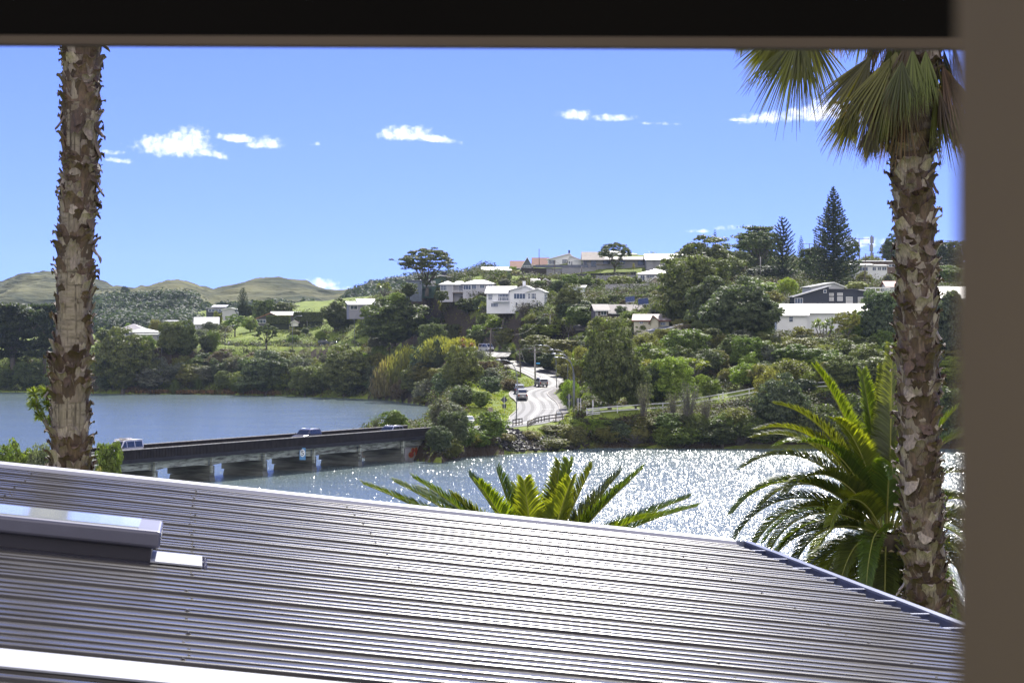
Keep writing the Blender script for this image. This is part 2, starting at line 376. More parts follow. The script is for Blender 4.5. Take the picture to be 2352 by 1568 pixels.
# ---------------------------------------------------------------- ground materials
def grass_mat():
    m, nt, b = new_mat('hillside_grass'); N = nt.nodes; L = nt.links
    tc = N.new('ShaderNodeTexCoord')
    n = N.new('ShaderNodeTexNoise'); n.inputs['Scale'].default_value = .16; n.inputs['Detail'].default_value = 6; L.new(tc.outputs['Object'], n.inputs['Vector'])
    cr = N.new('ShaderNodeValToRGB'); e = cr.color_ramp.elements; e[0].position = .35; e[0].color = (.13, .18, .028, 1); e[1].position = .62; e[1].color = (.21, .26, .045, 1)
    L.new(n.outputs[0], cr.inputs[0])
    n2 = N.new('ShaderNodeTexNoise'); n2.inputs['Scale'].default_value = 2.2; n2.inputs['Detail'].default_value = 5; L.new(tc.outputs['Object'], n2.inputs['Vector'])
    mx = N.new('ShaderNodeMix'); mx.data_type = 'RGBA'; mx.blend_type = 'OVERLAY'; mx.inputs[0].default_value = .6
    L.new(cr.outputs[0], mx.inputs[6]); L.new(n2.outputs[0], mx.inputs[7])
    # bare soil on steep banks
    g = N.new('ShaderNodeNewGeometry'); sp = N.new('ShaderNodeSeparateXYZ'); L.new(g.outputs['True Normal'], sp.inputs[0])
    mr = N.new('ShaderNodeMapRange'); L.new(sp.outputs[2], mr.inputs[0]); mr.inputs[1].default_value = .68; mr.inputs[2].default_value = .84; mr.inputs[3].default_value = 1; mr.inputs[4].default_value = 0
    m3 = N.new('ShaderNodeMix'); m3.data_type = 'RGBA'; L.new(mr.outputs[0], m3.inputs[0]); L.new(mx.outputs[2], m3.inputs[6]); m3.inputs[7].default_value = (.055, .042, .028, 1)
    L.new(m3.outputs[2], b.inputs['Base Color']); b.inputs['Roughness'].default_value = .9; b.inputs['Specular IOR Level'].default_value = .15
    bp = N.new('ShaderNodeBump'); bp.inputs['Strength'].default_value = .7; bp.inputs['Distance'].default_value = .4; L.new(n2.outputs[0], bp.inputs['Height']); L.new(bp.outputs[0], b.inputs['Normal'])
    return m
GRASS = grass_mat()
def build_ground():
    us = np.linspace(-1900, 2400, 330); Ys = np.exp(np.linspace(math.log(308), math.log(1150), 330))
    U, YY = np.meshgrid(us, Ys); X = U/FPX*YY
    # straighten: columns fan out from the camera foot, enough for both slopes
    Z = height(X, YY)
    grid_mesh('hillside', np.stack([X, YY, Z], -1), GRASS)['kind'] = 'structure'
    xs = np.linspace(-150, 60, 160); ys = np.linspace(-20, 330, 200); X, YY = np.meshgrid(xs, ys); Z = height(X, YY)
    Z = np.where(YY > 306, np.minimum(Z, -1.2) if False else Z, Z)
    m = (YY > 300) & (X > -40); Z = np.where(m, -1.6, Z)
    grid_mesh('ground', np.stack([X, YY, Z], -1), GRASS)['kind'] = 'structure'
# ---------------------------------------------------------------- water
def build_water():
    m, nt, b = new_mat('estuary_water'); N = nt.nodes; L = nt.links
    tc = N.new('ShaderNodeTexCoord')
    def noise(scale, st, det, rough=.55):
        mp = N.new('ShaderNodeMapping'); mp.inputs['Scale'].default_value = st; mp.inputs['Rotation'].default_value = (0, 0, R(12)); L.new(tc.outputs['Object'], mp.inputs[0])
        n = N.new('ShaderNodeTexNoise'); n.inputs['Scale'].default_value = scale; n.inputs['Detail'].default_value = det; n.inputs['Roughness'].default_value = rough
        L.new(mp.outputs[0], n.inputs['Vector']); return n
    a = noise(1.4, (1.0, 1.35, 1), 4, .6); c = noise(.05, (1, 2.0, 1), 3)
    bp = N.new('ShaderNodeBump'); bp.inputs['Strength'].default_value = 1; bp.inputs['Distance'].default_value = 1
    md = N.new('ShaderNodeMapRange'); L.new(c.outputs[0], md.inputs[0]); md.inputs[1].default_value = .35; md.inputs[2].default_value = .65; md.inputs[3].default_value = .10; md.inputs[4].default_value = .17
    mu = N.new('ShaderNodeMath'); mu.operation = 'MULTIPLY'; L.new(a.outputs[0], mu.inputs[0]); L.new(md.outputs[0], mu.inputs[1])
    L.new(mu.outputs[0], bp.inputs['Height']); L.new(bp.outputs[0], b.inputs['Normal'])
    cr = N.new('ShaderNodeValToRGB'); e = cr.color_ramp.elements; e[0].position = .3; e[0].color = (.125, .175, .180, 1); e[1].position = .7; e[1].color = (.155, .205, .205, 1)
    L.new(c.outputs[0], cr.inputs[0]); L.new(cr.outputs[0], b.inputs['Base Color'])
    b.inputs['Roughness'].default_value = .13; b.inputs['IOR'].default_value = 1.33; b.inputs['Specular IOR Level'].default_value = .5
    P = np.array([[[-900, 90, 0], [700, 90, 0]], [[-900, 1000, 0], [700, 1000, 0]]], float)
    P[0, :, 1] = 20
    grid_mesh('water', P, m)['kind'] = 'structure'
    # wavelets: small tilted facets of the chop, which catch the sun one by one
    r = np.random.RandomState(17); n = 600000
    u = np.where(r.rand(n) < .6, r.uniform(80, 1180, n), r.uniform(-1180, 300, n)); v = 127+520*r.rand(n)**1.35; Y = FPX*HC/v; X = u/FPX*Y
    k = (poly_dist(LAND, X, Y) < -.6) & (poly_dist(NEAR, X, Y) < -.6); X, Y = X[k], Y[k]; n = len(X); sx = r.normal(0, .10, n); fr_ = np.where(Y > 400, .55, 1.0); sy = (-.13+r.normal(0, .12, n))*fr_
    wd = Y/FPX*(1.1+1.6*r.rand(n)); dp = wd*(.8+.8*r.rand(n)); a = r.normal(0, .35, n); ca, sa = np.cos(a), np.sin(a); q = []
    for i, j in ((-1, 0), (0, -1), (1, 0), (0, 1)):
        lx, ly = i*wd*.5, j*dp*.5; x_ = lx*ca-ly*sa; y_ = lx*sa+ly*ca; q.append(np.stack([X+x_, Y+y_, .03-sx*x_-sy*y_+.14*np.abs(wd)], -1))
    m2, nt, b = new_mat('wavelet_water'); b.inputs['Base Color'].default_value = (.115, .16, .16, 1); b.inputs['Roughness'].default_value = .27; b.inputs['IOR'].default_value = 1.33
    nq = nt.nodes.new('ShaderNodeTexNoise'); nq.inputs['Scale'].default_value = .06; tq = nt.nodes.new('ShaderNodeTexCoord'); nt.links.new(tq.outputs['Object'], nq.inputs['Vector']); rq = nt.nodes.new('ShaderNodeMapRange'); nt.links.new(nq.outputs[0], rq.inputs[0]); rq.inputs[3].default_value = .14; rq.inputs[4].default_value = .24; nt.links.new(rq.outputs[0], b.inputs['Roughness'])
    o = quads_mesh('water_ripples', np.stack(q, 1).reshape(-1, 3), 4, m2); tag(o, 'small wind ripples glinting on the estuary water', 'ripples', None, 'stuff')
# ---------------------------------------------------------------- far hills
def hill_mat():
    m, nt, b = new_mat('far_hills'); N = nt.nodes; L = nt.links
    tc = N.new('ShaderNodeTexCoord')
    n = N.new('ShaderNodeTexNoise'); n.inputs['Scale'].default_value = .012; n.inputs['Detail'].default_value = 9; n.inputs['Roughness'].default_value = .62; L.new(tc.outputs['Object'], n.inputs['Vector'])
    cr = N.new('ShaderNodeValToRGB'); e = cr.color_ramp.elements; e[0].position = .40; e[0].color = (.026, .038, .022, 1); e[1].position = .60; e[1].color = (.135, .135, .062, 1)
    L.new(n.outputs[0], cr.inputs[0])
    n2 = N.new('ShaderNodeTexNoise'); n2.inputs['Scale'].default_value = .09; n2.inputs['Detail'].default_value = 6
    mp = N.new('ShaderNodeMapping'); mp.inputs['Scale'].default_value = (.5, .5, 3); L.new(tc.outputs['Object'], mp.inputs[0]); L.new(mp.outputs[0], n2.inputs['Vector'])
    mx = N.new('ShaderNodeMix'); mx.data_type = 'RGBA'; mx.blend_type = 'OVERLAY'; mx.inputs[0].default_value = .7; L.new(cr.outputs[0], mx.inputs[6]); L.new(n2.outputs[0], mx.inputs[7])
    L.new(mx.outputs[2], b.inputs['Base Color']); b.inputs['Roughness'].default_value = .95; b.inputs['Specular IOR Level'].default_value = .1
    bp = N.new('ShaderNodeBump'); bp.inputs['Strength'].default_value = 1; bp.inputs['Distance'].default_value = 9; L.new(n2.outputs[0], bp.inputs['Height']); L.new(bp.outputs[0], b.inputs['Normal'])
    return m
HILLS = []
def hill(crest, Y0, Y1, vbase, m, amp):
    """crest: (x, y) points along the skyline at depth Y1; the slope comes down towards us to depth Y0"""
    cx = np.array([c[0] for c in crest], float); cy = np.array([c[1] for c in crest], float)
    us = np.linspace(cx[0], cx[-1], 300); yc = np.interp(us, cx, cy)
    k = np.ones(9)/9; yc = np.convolve(np.pad(yc, 4, 'edge'), k, 'valid')
    zc = HC-(yc-HY)/FPX*Y1; z0 = HC-(vbase-HY)/FPX*Y0
    ts = np.concatenate([np.linspace(0, 1, 90), np.linspace(1.03, 1.6, 14)])
    T, U = np.meshgrid(ts, us, indexing='ij'); YY = Y0+(Y1-Y0)*T; X = (U-CX)/FPX*YY
    ZC = np.broadcast_to(zc, T.shape)
    prof = np.where(T <= 1, np.sin(np.clip(T, 0, 1)*math.pi/2)**1.2, 1-(T-1)*1.2)
    Z = z0+(ZC-z0)*prof
    damp = np.clip(T/.2, 0, 1)*np.clip(np.abs(1-T)/.12, .10, 1)
    r = 1-np.abs(fbm(X/150, YY/190, 5))*2.2
    Z = Z+(r-.6)*amp*damp+fbm(X/28, YY/28, 4)*amp*.22*damp
    # sheep-track terraces following the slope
    Z = Z+np.sin(Z*1.1+fbm(X/40, YY/40)*5)*.35*damp
    HILLS.append((us, YY, X, Z))
    grid_mesh('hills', np.stack([X, YY, Z], -1), m)['kind'] = 'structure'
    return us, ts, X, YY, Z
def ribbon(L, off0, off1, dz0, dz1=None):
    """strip along line L between two side offsets (left positive)"""
    dz1 = dz0 if dz1 is None else dz1
    P = []
    for i, v in enumerate(L):
        d = (L[min(i+1, len(L)-1)]-L[max(i-1, 0)]); d.z = 0; d.normalize(); n = Vector((-d.y, d.x, 0))
        P.append([v+n*off0+Vector((0, 0, dz0)), v+n*off1+Vector((0, 0, dz1))])
    return P
def strip(mb, P):
    b = []
    for i in range(len(P)-1):
        mb.add([P[i][1], P[i][0], P[i+1][0], P[i+1][1]], [(0, 1, 2, 3)])
def build_road():
    ra = mat('asphalt', (.062, .061, .063), .5, 0, .18, .6, 0, .15, (1, 1, 1)); wp = mat('road_paint', (.75, .75, .72), .5, 0, .15, 4); yp = mat('centre_paint', (.78, .70, .50), .5, 0, .15, 4)
    kb = mat('kerb_concrete', (.30, .28, .25), .8, 0, .2, 2); fp = mat('footpath_concrete', (.20, .19, .18), .8, 0, .12, 1.5, 0, .1)
    mb = MB(); strip(mb, ribbon(ROAD, 3.5, -3.5, .02)); o = mb.build('road', ra); o['kind'] = 'structure'
    # side: worn wheel tracks show as paler, smoother bands -> own sheet of polished stone
    tr = mat('polished_asphalt', (.042, .041, .043), .55, 0, .3, .5, 0, .10, (1, 1, 1))
    for c in (1.0, 2.55, -1.0, -2.55):
        mb = MB(); strip(mb, ribbon(ROAD[2:], c+.30, c-.30, .0245)); mb.build('road_wheel_track', tr)['kind'] = 'structure'
    i0, i1 = 8, 150
    for c in (.14, -.14):
        mb = MB(); strip(mb, ribbon(ROAD[i0:i1], c+.07, c-.07, .029)); mb.build('road_marking', yp)['kind'] = 'structure'
    for k in (22, 30, 37):     # rows of short bars across the right lane
        v = ROAD[k]; d = (ROAD[k+1]-ROAD[k-1]); d.z = 0; d.normalize(); n = Vector((-d.y, d.x, 0)); mb = MB()
        for j in range(6):
            c = v-n*(.7+j*.42); mb.add([c-d*.5+n*.13+Vector((0, 0, .03)), c-d*.5-n*.13+Vector((0, 0, .03)), c+d*.5-n*.13+Vector((0, 0, .03)), c+d*.5+n*.13+Vector((0, 0, .03))], [(0, 1, 2, 3)])
        mb.build('road_marking', wp)['kind'] = 'structure'
    for sgn in (1, -1):
        mb = MB(); L = ROAD[14:120]
        strip(mb, ribbon(L, 3.5*sgn, 3.5*sgn+.001*sgn, .02, .14)) if sgn < 0 else strip(mb, [[b, a] for a, b in ribbon(L, 3.5, 3.501, .02, .14)])
        P = ribbon(L, 3.5*sgn, 3.72*sgn, .14); strip(mb, P if sgn < 0 else [[b, a] for a, b in P])
        mb.build('kerb', kb)['kind'] = 'structure'
    mb = MB(); P = ribbon(ROAD[12:74], -3.72, -5.5, .145); strip(mb, P); mb.build('footpath', fp)['kind'] = 'structure'
    mb = MB(); P = ribbon(ROAD[92:125], -3.72, -6.0, .145); strip(mb, P); mb.build('footpath', fp)['kind'] = 'structure'
    mb = MB(); strip(mb, ribbon(SIDE, 2.1, -2.1, .03)); mb.build('driveway', mat('driveway_gravel', (.20, .19, .19), .8, 0, .25, 1.2))['kind'] = 'structure'
# ---------------------------------------------------------------- room opening: beam and wall beside the camera
def build_opening():
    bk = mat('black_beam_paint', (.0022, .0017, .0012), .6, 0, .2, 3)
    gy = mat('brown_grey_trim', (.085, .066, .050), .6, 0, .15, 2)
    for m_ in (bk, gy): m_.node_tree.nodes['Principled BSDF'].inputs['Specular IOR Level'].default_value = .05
    root = empty('verandah_beam', (-1.0, 2.2, 17.4)); tag(root, 'dark verandah beam with a grey lower trim along the top edge', 'beam')
    def at(x, y, Y): p = W(x, y, Y); return p-Vector(root.location)
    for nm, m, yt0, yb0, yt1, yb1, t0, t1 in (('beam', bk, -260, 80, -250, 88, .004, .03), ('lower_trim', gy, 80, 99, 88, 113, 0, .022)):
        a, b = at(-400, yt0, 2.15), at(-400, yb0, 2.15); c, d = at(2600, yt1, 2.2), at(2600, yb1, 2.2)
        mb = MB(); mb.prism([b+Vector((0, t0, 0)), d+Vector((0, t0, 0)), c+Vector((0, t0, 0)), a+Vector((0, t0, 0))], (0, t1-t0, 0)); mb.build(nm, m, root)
    wl = mat('brown_wall_render', (.165, .122, .066), .8, 0, .10, 3, 0, .05)
    root = empty('wall_end', (.30, .38, 16.2)); tag(root, 'brown rendered wall end beside the camera, out of focus', 'wall')
    mb = MB(); x0 = (2196-CX)/FPX*.43-.30
    mb.prism([(x0, .05, 0), (x0+.003, 0, 0), (x0+.6, 0, 0), (x0+.6, .05, 0)], (0, 0, 2.2)); o = mb.build('wall_face', wl, root)
    mb = MB(); mb.box((x0+.035, -.008, 0), (x0+.6, -.001, 2.2)); mb.build('corner_trim', mat('brown_wall_trim', (.14, .102, .052), .8, 0, .1, 3, 0, .05), root)

# ---------------------------------------------------------------- ribbed metal roof
RO = Vector((1.31, 14.9, 16.01)); RG = Vector((-.127, .992, 0)); TP = .114
RC = Vector((-.992, -.127, TP))             # up the slope, to the left
RN = RC.cross(RG).normalized()
if RN.z < 0: RN = -RN
def roofp(t, g, h=0): return RO+RC*t+RG*g+RN*h
def build_roof():
    m, nt, b = new_mat('ribbed_roof_metal'); N = nt.nodes; L = nt.links
    tc = N.new('ShaderNodeTexCoord'); mp = N.new('ShaderNodeMapping'); mp.inputs['Rotation'].default_value = (0, 0, R(-7.3)); mp.inputs['Scale'].default_value = (.9, 16, 1)
    L.new(tc.outputs['Object'], mp.inputs[0])
    n = N.new('ShaderNodeTexNoise'); n.inputs['Scale'].default_value = 1.6; n.inputs['Detail'].default_value = 6; n.inputs['Roughness'].default_value = .65; L.new(mp.outputs[0], n.inputs['Vector'])
    cr = N.new('ShaderNodeValToRGB'); e = cr.color_ramp.elements; e[0].position = .3; e[0].color = (.024, .022, .022, 1); e[1].position = .7; e[1].color = (.056, .051, .049, 1)
    L.new(n.outputs[0], cr.inputs[0]); L.new(cr.outputs[0], b.inputs['Base Color'])
    r = N.new('ShaderNodeMapRange'); L.new(n.outputs[0], r.inputs[0]); r.inputs[3].default_value = .20; r.inputs[4].default_value = .32; L.new(r.outputs[0], b.inputs['Roughness'])
    b.inputs['Metallic'].default_value = .0; b.inputs['Specular IOR Level'].default_value = .20
    root = empty('ribbed_roof', RO); tag(root, 'grey ribbed metal roof filling the lower part of the view with a pale far edge flashing', 'roof')
    P = .15; g = 0.0; rr = random.Random(5)
    prof = []      # (g, h) from the far edge towards us: one tall rib, then three low swages
    while g > -14.2:
        H_ = .0112*rr.uniform(.92, 1.08)
        prof += [(g, 0), (g-.010, H_), (g-.034, H_+.001), (g-.044, H_+.0004), (g-.050, H_-.0012), (g-.054, H_-.004), (g-.0555, H_-.007), (g-.058, 0)]
        for q in (.20, .345, .485):
            c = g-q; m_ = .0066*rr.uniform(.9, 1.12); prof += [(c+.030, .0002), (c+.022, m_), (c-.016, m_+.0003), (c-.021, m_-.001), (c-.0235, .0)]
        g -= .6
    mb = MB(); ts = [-.04, 0.6, 1.6, 2.6, 3.6, 4.6, 5.6, 7.5, 9.5]
    vs = [roofp(t, gg, h)-RO for t in ts for gg, h in prof]; n_ = len(prof)
    fs = [(j*n_+i, j*n_+i+1, (j+1)*n_+i+1, (j+1)*n_+i) for j in range(len(ts)-1) for i in range(n_-1)]
    mb.add(vs, fs); o = mb.build('sheet', m, root); o.modifiers.new('s', 'SOLIDIFY').thickness = .0006
    # far edge flashing
    fl = mat('pale_flashing', (.34, .35, .42), .45, .05, .06, 2)
    mb = MB(); a, b_ = roofp(-.05, 0), roofp(9.5, 0)
    for (w, h0, dg) in ((.13, .028, .0), ):
        for i in range(1):
            pts = [(-.11, -.004), (-.10, .022), (.02, .030), (.055, .012), (.055, -.25), (.035, -.25)]
            mb.add([roofp(-.05, p, h)-RO for p, h in pts]+[roofp(9.5, p, h)-RO for p, h in pts], [(i, i+1, 6+i+1, 6+i) for i in range(5)])
    mb.build('edge_flashing', fl, root)
    # screws along the battens
    sm = mat('screw_head_metal', (.06, .058, .07), .5, .3, .2, 20)
    for row, t in enumerate((.62, 1.48, 2.36, 3.24, 4.15, 5.05, 5.95)):
        mb = MB(); k = 0
        while k*P < 14:
            if k % 4 == 0 or rr.random() < .45:
                off = (.034, .20, .345, .485)[k % 4]; hh = .0135 if k % 4 == 0 else .0045; gg = -(k//4)*.6-off; tt = t+rr.uniform(-.012, .012)
                mb.tube([roofp(tt, gg, hh-.004)-RO, roofp(tt, gg, hh+.0015)-RO], .0085, 8); mb.tube([roofp(tt, gg, hh+.001)-RO, roofp(tt, gg, hh+.0055)-RO], .0045, 6)
            k += 1
        mb.build('screw', sm, root)
    # gutter along the low edge
    gm = mat('blue_grey_gutter_metal', (.17, .19, .27), .35, .2, .12, 3); gd = mat('gutter_inside', (.07, .08, .13), .5, .2, .25, 4)
    g0, g1 = -14, .16
    def sect(pts, mb_):
        n6 = len(pts); vv = []
        for gg in (g0, g1):
            for (t, h) in pts: vv.append(roofp(t, gg)-RO+Vector((0, 0, h)))
        mb_.add(vv, [(i, i+1, n6+i+1, n6+i) for i in range(n6-1)])
    root2 = empty('gutter', RO); tag(root2, 'blue grey metal gutter along the lower edge of the ribbed roof', 'gutter')
    mb = MB(); sect([(-.01, -.01), (-.012, -.10), (-.15, -.11), (-.16, .0)], mb); mb.build('channel', gd, root2).modifiers.new('s', 'SOLIDIFY').thickness = .003
    mb = MB(); sect([(-.16, -.12), (-.163, .012), (-.185, .02), (-.195, .008), (-.20, -.12)], mb); mb.build('front_lip', gm, root2)
    gg = -.4
    while gg > -14:
        p = roofp(0, gg)-RO; q = roofp(-.165, gg)-RO; mb = MB(); mb.bar(p+Vector((0, 0, -.012)), q+Vector((0, 0, .004)), .03, .004); mb.build('bracket', gm, root2); gg -= .55
    mb = MB(); P6 = [roofp(-.008, g1)-RO+Vector((0, 0, -.10)), roofp(-.2, g1)-RO+Vector((0, 0, -.12)), roofp(-.2, g1)-RO+Vector((0, 0, .012)), roofp(-.008, g1)-RO+Vector((0, 0, .012))]
    mb.prism(P6, RG*.006); mb.build('end_cap', gm, root2)
    # house wall under the roof so that it stands on something
    wm = mat('lower_house_wall', (.35, .35, .36), .8, 0, .1, 1); mb = MB()
    c = [roofp(.25, -.35), roofp(9.3, -.35), roofp(9.3, -13.8), roofp(.25, -13.8)]
    lo = [Vector((p.x, p.y, 10.0)) for p in c]; hi = [p-Vector((0, 0, .06)) for p in c]
    mb.add([p-RO for p in lo+hi], [(3, 2, 1, 0), (4, 5, 6, 7), (0, 1, 5, 4), (1, 2, 6, 5), (2, 3, 7, 6), (3, 0, 4, 7)]); mb.build('wall', wm, root)

def build_skylight():
    # the box on the roof at the lower left: long side along the ribs, its near face towards us
    # corner of the box base nearest to us on the right: photograph (345, 1290)
    def hit(x, y):
        d = W(x, y, 1)-Vector((0, 0, HC)); o = Vector((0, 0, HC)); k = RN.dot(RO-o)/RN.dot(d); return o+d*k
    def tg(p): q = p-RO; return q.dot(RC)/RC.dot(RC), q.dot(RG)
    t1, g1 = tg(hit(345, 1293)); L0 = 2.2; D = .50
    dark = mat('dark_flashing_metal', (.028, .027, .038), .45, .2, .1, 5); fr = mat('grey_frame_metal', (.11, .11, .145), .35, .4, .1, 5)
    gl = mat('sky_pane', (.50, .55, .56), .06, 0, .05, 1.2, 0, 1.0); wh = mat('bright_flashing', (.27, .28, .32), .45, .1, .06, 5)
    root = empty('skylight', roofp(t1, g1)); tag(root, 'dark framed roof skylight with a sky reflecting pane, on the left of the ribbed roof', 'skylight')
    O = roofp(t1, g1)
    def p(t, g, h): return roofp(t1+t, g1+g, h)-O
    def bx(mb, t0, t1_, g0, g1_, h0, h1): mb.add([p(t, g, h) for h in (h0, h1) for (t, g) in ((t0, g0), (t1_, g0), (t1_, g1_), (t0, g1_))], [(0, 1, 2, 3), (7, 6, 5, 4), (0, 4, 5, 1), (1, 5, 6, 2), (2, 6, 7, 3), (3, 7, 4, 0)])
    mb = MB(); bx(mb, 0, L0, 0, D, 0, .075); mb.build('kerb_box', dark, root)
    mb = MB(); bx(mb, -.03, L0+.03, -.03, D+.03, .06, .130); o = mb.build('frame', fr, root); bv = o.modifiers.new('b', 'BEVEL'); bv.width = .014; bv.segments = 3
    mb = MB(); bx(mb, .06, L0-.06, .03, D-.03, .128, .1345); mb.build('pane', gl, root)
    mb = MB(); mb.add([p(-.02, .0, .075), p(-.02, .015, .012), p(L0, .015, .012), p(L0, 0, .075)], [(0, 1, 2, 3)])
    # apron flashing at the low end, pale, and the dark strip at the foot
    mb = MB(); bx(mb, -.20, .0, -.09, .34, .012, .019); mb.build('apron_flashing', wh, root)
    mb = MB(); bx(mb, -.03, L0, -.085, .0, .003, .008); mb.build('foot_flashing', dark, root)
    for i in range(7):
        mb = MB(); gg_ = -.06+i*.06; mb.tube([p(-.212, gg_, .004), p(-.212, gg_, .012), p(-.212, gg_, .013), p(-.212, gg_, .018)], [.009, .009, .005, .005], 8); mb.build('screw', fr, root)
    # broad pale flashing strip at the very bottom left
    t2, g2 = tg(hit(0, 1500)); ta, ga = tg(hit(700, 1575))
    root = empty('flashing_strip', roofp(0, g2)); tag(root, 'wide smooth white flashing laid across the ribs at the bottom left of the roof', 'flashing')
    O2 = roofp(0, g2); mb = MB(); pts = [roofp(t2-2.6, ga-.02, .012), roofp(t2+1.5, g2+.02, .012), roofp(t2+1.5, g2-.30, .010), roofp(t2-2.6, ga-.34, .010)]
    mb.prism([q-O2 for q in pts], RN*.006); mb.build('sheet', wh, root)

# ---------------------------------------------------------------- bridge
BA = Vector((-34.9, 283, 0)); BD = Vector((.4372, .8994, 0)); BN = Vector((.8994, -.4372, 0))    # near side line, along, towards us
def bp_(s, n, z): return BA+BD*s+BN*n+Vector((0, 0, z))
def build_bridge():
    S0, S1, WD = -34, 59.5, 6.4
    root = empty('road_bridge', bp_(0, 0, 0)); tag(root, 'low concrete road bridge on wide wall piers with dark slatted parapets', 'bridge')
    O = bp_(0, 0, 0)
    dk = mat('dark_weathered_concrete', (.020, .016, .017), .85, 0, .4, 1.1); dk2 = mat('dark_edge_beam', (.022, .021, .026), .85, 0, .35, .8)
    m, nt, b = new_mat('stained_concrete'); N = nt.nodes; L = nt.links       # pale concrete with horizontal dark stains
    tc = N.new('ShaderNodeTexCoord'); mp = N.new('ShaderNodeMapping'); mp.inputs['Scale'].default_value = (.35, .35, 2.6); L.new(tc.outputs['Object'], mp.inputs[0])
    n = N.new('ShaderNodeTexNoise'); n.inputs['Scale'].default_value = 1.3; n.inputs['Detail'].default_value = 7; n.inputs['Roughness'].default_value = .65; L.new(mp.outputs[0], n.inputs['Vector'])
    cr = N.new('ShaderNodeValToRGB'); e = cr.color_ramp.elements; e[0].position = .38; e[0].color = (.07, .07, .065, 1); e[1].position = .58; e[1].color = (.37, .40, .35, 1); L.new(n.outputs[0], cr.inputs[0])
    L.new(cr.outputs[0], b.inputs['Base Color']); b.inputs['Roughness'].default_value = .9
    st = m
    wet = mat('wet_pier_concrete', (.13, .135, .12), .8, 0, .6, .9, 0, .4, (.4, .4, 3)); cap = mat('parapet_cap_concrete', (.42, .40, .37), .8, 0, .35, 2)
    def bx(mb, s0, s1, n0, n1, z0, z1): mb.add([bp_(s, n_, z)-O for z in (z0, z1) for (s, n_) in ((s0, n0), (s1, n0), (s1, n1), (s0, n1))], [(0, 1, 2, 3), (7, 6, 5, 4), (0, 4, 5, 1), (1, 5, 6, 2), (2, 6, 7, 3), (3, 7, 4, 0)])
    PZ, DZ = 4.42, 3.35
    mb = MB(); bx(mb, S0, S1+1.0, -WD+.3, -.3, 2.95, DZ); mb.build('deck', mat('bridge_asphalt', (.09, .09, .09), .6, 0, .2, 1), root)
    for n0 in (0, -WD):
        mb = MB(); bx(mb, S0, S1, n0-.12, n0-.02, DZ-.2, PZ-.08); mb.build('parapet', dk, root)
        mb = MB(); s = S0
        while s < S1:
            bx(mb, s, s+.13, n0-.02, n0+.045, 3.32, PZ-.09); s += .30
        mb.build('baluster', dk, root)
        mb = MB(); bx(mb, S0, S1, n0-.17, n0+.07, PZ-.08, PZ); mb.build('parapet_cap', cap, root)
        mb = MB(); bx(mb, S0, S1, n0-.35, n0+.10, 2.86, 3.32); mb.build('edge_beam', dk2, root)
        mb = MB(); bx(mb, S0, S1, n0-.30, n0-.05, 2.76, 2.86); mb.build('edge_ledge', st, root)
    piers = [-11.7*2, -11.7, 0, 11.7, 23.4, 35.1, 46.8]
    # girders between piers, deeper at the pier (haunch)
    for n0 in (-.85, -WD+.45):
        for i in range(len(piers)):
            a = piers[i]; c = (piers[i+1] if i+1 < len(piers) else S1)
            mb = MB(); q = [(a, 1.80), (a+2.2, 1.98), (c-2.2, 1.98), (c, 1.80), (c, 2.76), (a, 2.76)]
            mb.prism([bp_(s, n0, z)-O for s, z in q], BN*.35); mb.build('girder', st, root)
    for s in piers:
        mb = MB()
        mb.prism([bp_(s-.45, -WD+.2, .75)-O, bp_(s-.45, -.2, .75)-O, bp_(s-.45, -.2, 1.80)-O, bp_(s-.45, -WD+.2, 1.80)-O], BD*.9)
        mb.prism([bp_(s-.55, -WD-.15+.3, -1.5)-O, bp_(s-.55, .10, -1.5)-O, bp_(s-.5, -.32, .72)-O, bp_(s-.5, -WD+.62, .72)-O], BD*1.1)
        mb.build('pier', wet, root)
        mb = MB(); mb.prism([bp_(s-.5, -.22, 1.0)-O, bp_(s-.5, 0.0, 1.0)-O, bp_(s-.5, 0.0, 1.95)-O, bp_(s-.5, .12, 2.75)-O, bp_(s-.5, -.15, 2.75)-O, bp_(s-.5, -.28, 1.95)-O], BD*.34)
        mb.build('bracket', st, root)
    # abutment wall
    ab = mat('abutment_concrete', (.30, .29, .31), .9, 0, .35, .5); mb = MB(); bx(mb, 47.6, S1+1.5, -1.2, -.72, -1, 1.98); bx(mb, 59, 60, -WD, -.72, -1, 2.9); mb.build('abutment', ab, root)
    # graffiti: rounded red letters with yellow outline
    rd = mat('graffiti_red', (.30, .045, .02), .7, 0, .3, 3); yl = mat('graffiti_yellow', (.42, .30, .05), .7, 0, .3, 3)
    mo = MB(); mi = MB()
    def blob(cs, cz, rx, rz, k=14):
        for mbx, g, off in ((mo, .07, .005), (mi, 0, .012)):
            pts = [bp_(cs+(rx+g)*math.cos(2*math.pi*i/k), -.72+off, cz+(rz+g)*math.sin(2*math.pi*i/k))-O for i in range(k)]
            mbx.add(pts, [tuple(range(k))])
    for cs, cz, rx, rz in ((50.0, .82, .75, .38), (50.5, 1.4, .5, .32), (51.4, 1.35, .4, .4), (51.7, .8, .55, .36), (52.9, .8, .85, .40), (52.6, 1.42, .55, .3), (54.3, .82, .85, .38), (54.0, 1.42, .7, .3), (55.6, .86, .8, .38), (55.5, 1.45, .6, .28), (57.4, 1.42, .42, .24)):
        blob(cs, cz, rx, rz)
    for i, f in enumerate(mi.f): pass
    mo.build('graffiti_outline', yl, root); mi.build('graffiti', rd, root)
    # speed sign under the parapet
    s = 19.9
    root = empty('water_speed_sign', bp_(s, .15, 1.9)); tag(root, 'small white and blue 5 sign hanging under the bridge parapet', 'sign'); O = bp_(s, .15, 1.9)
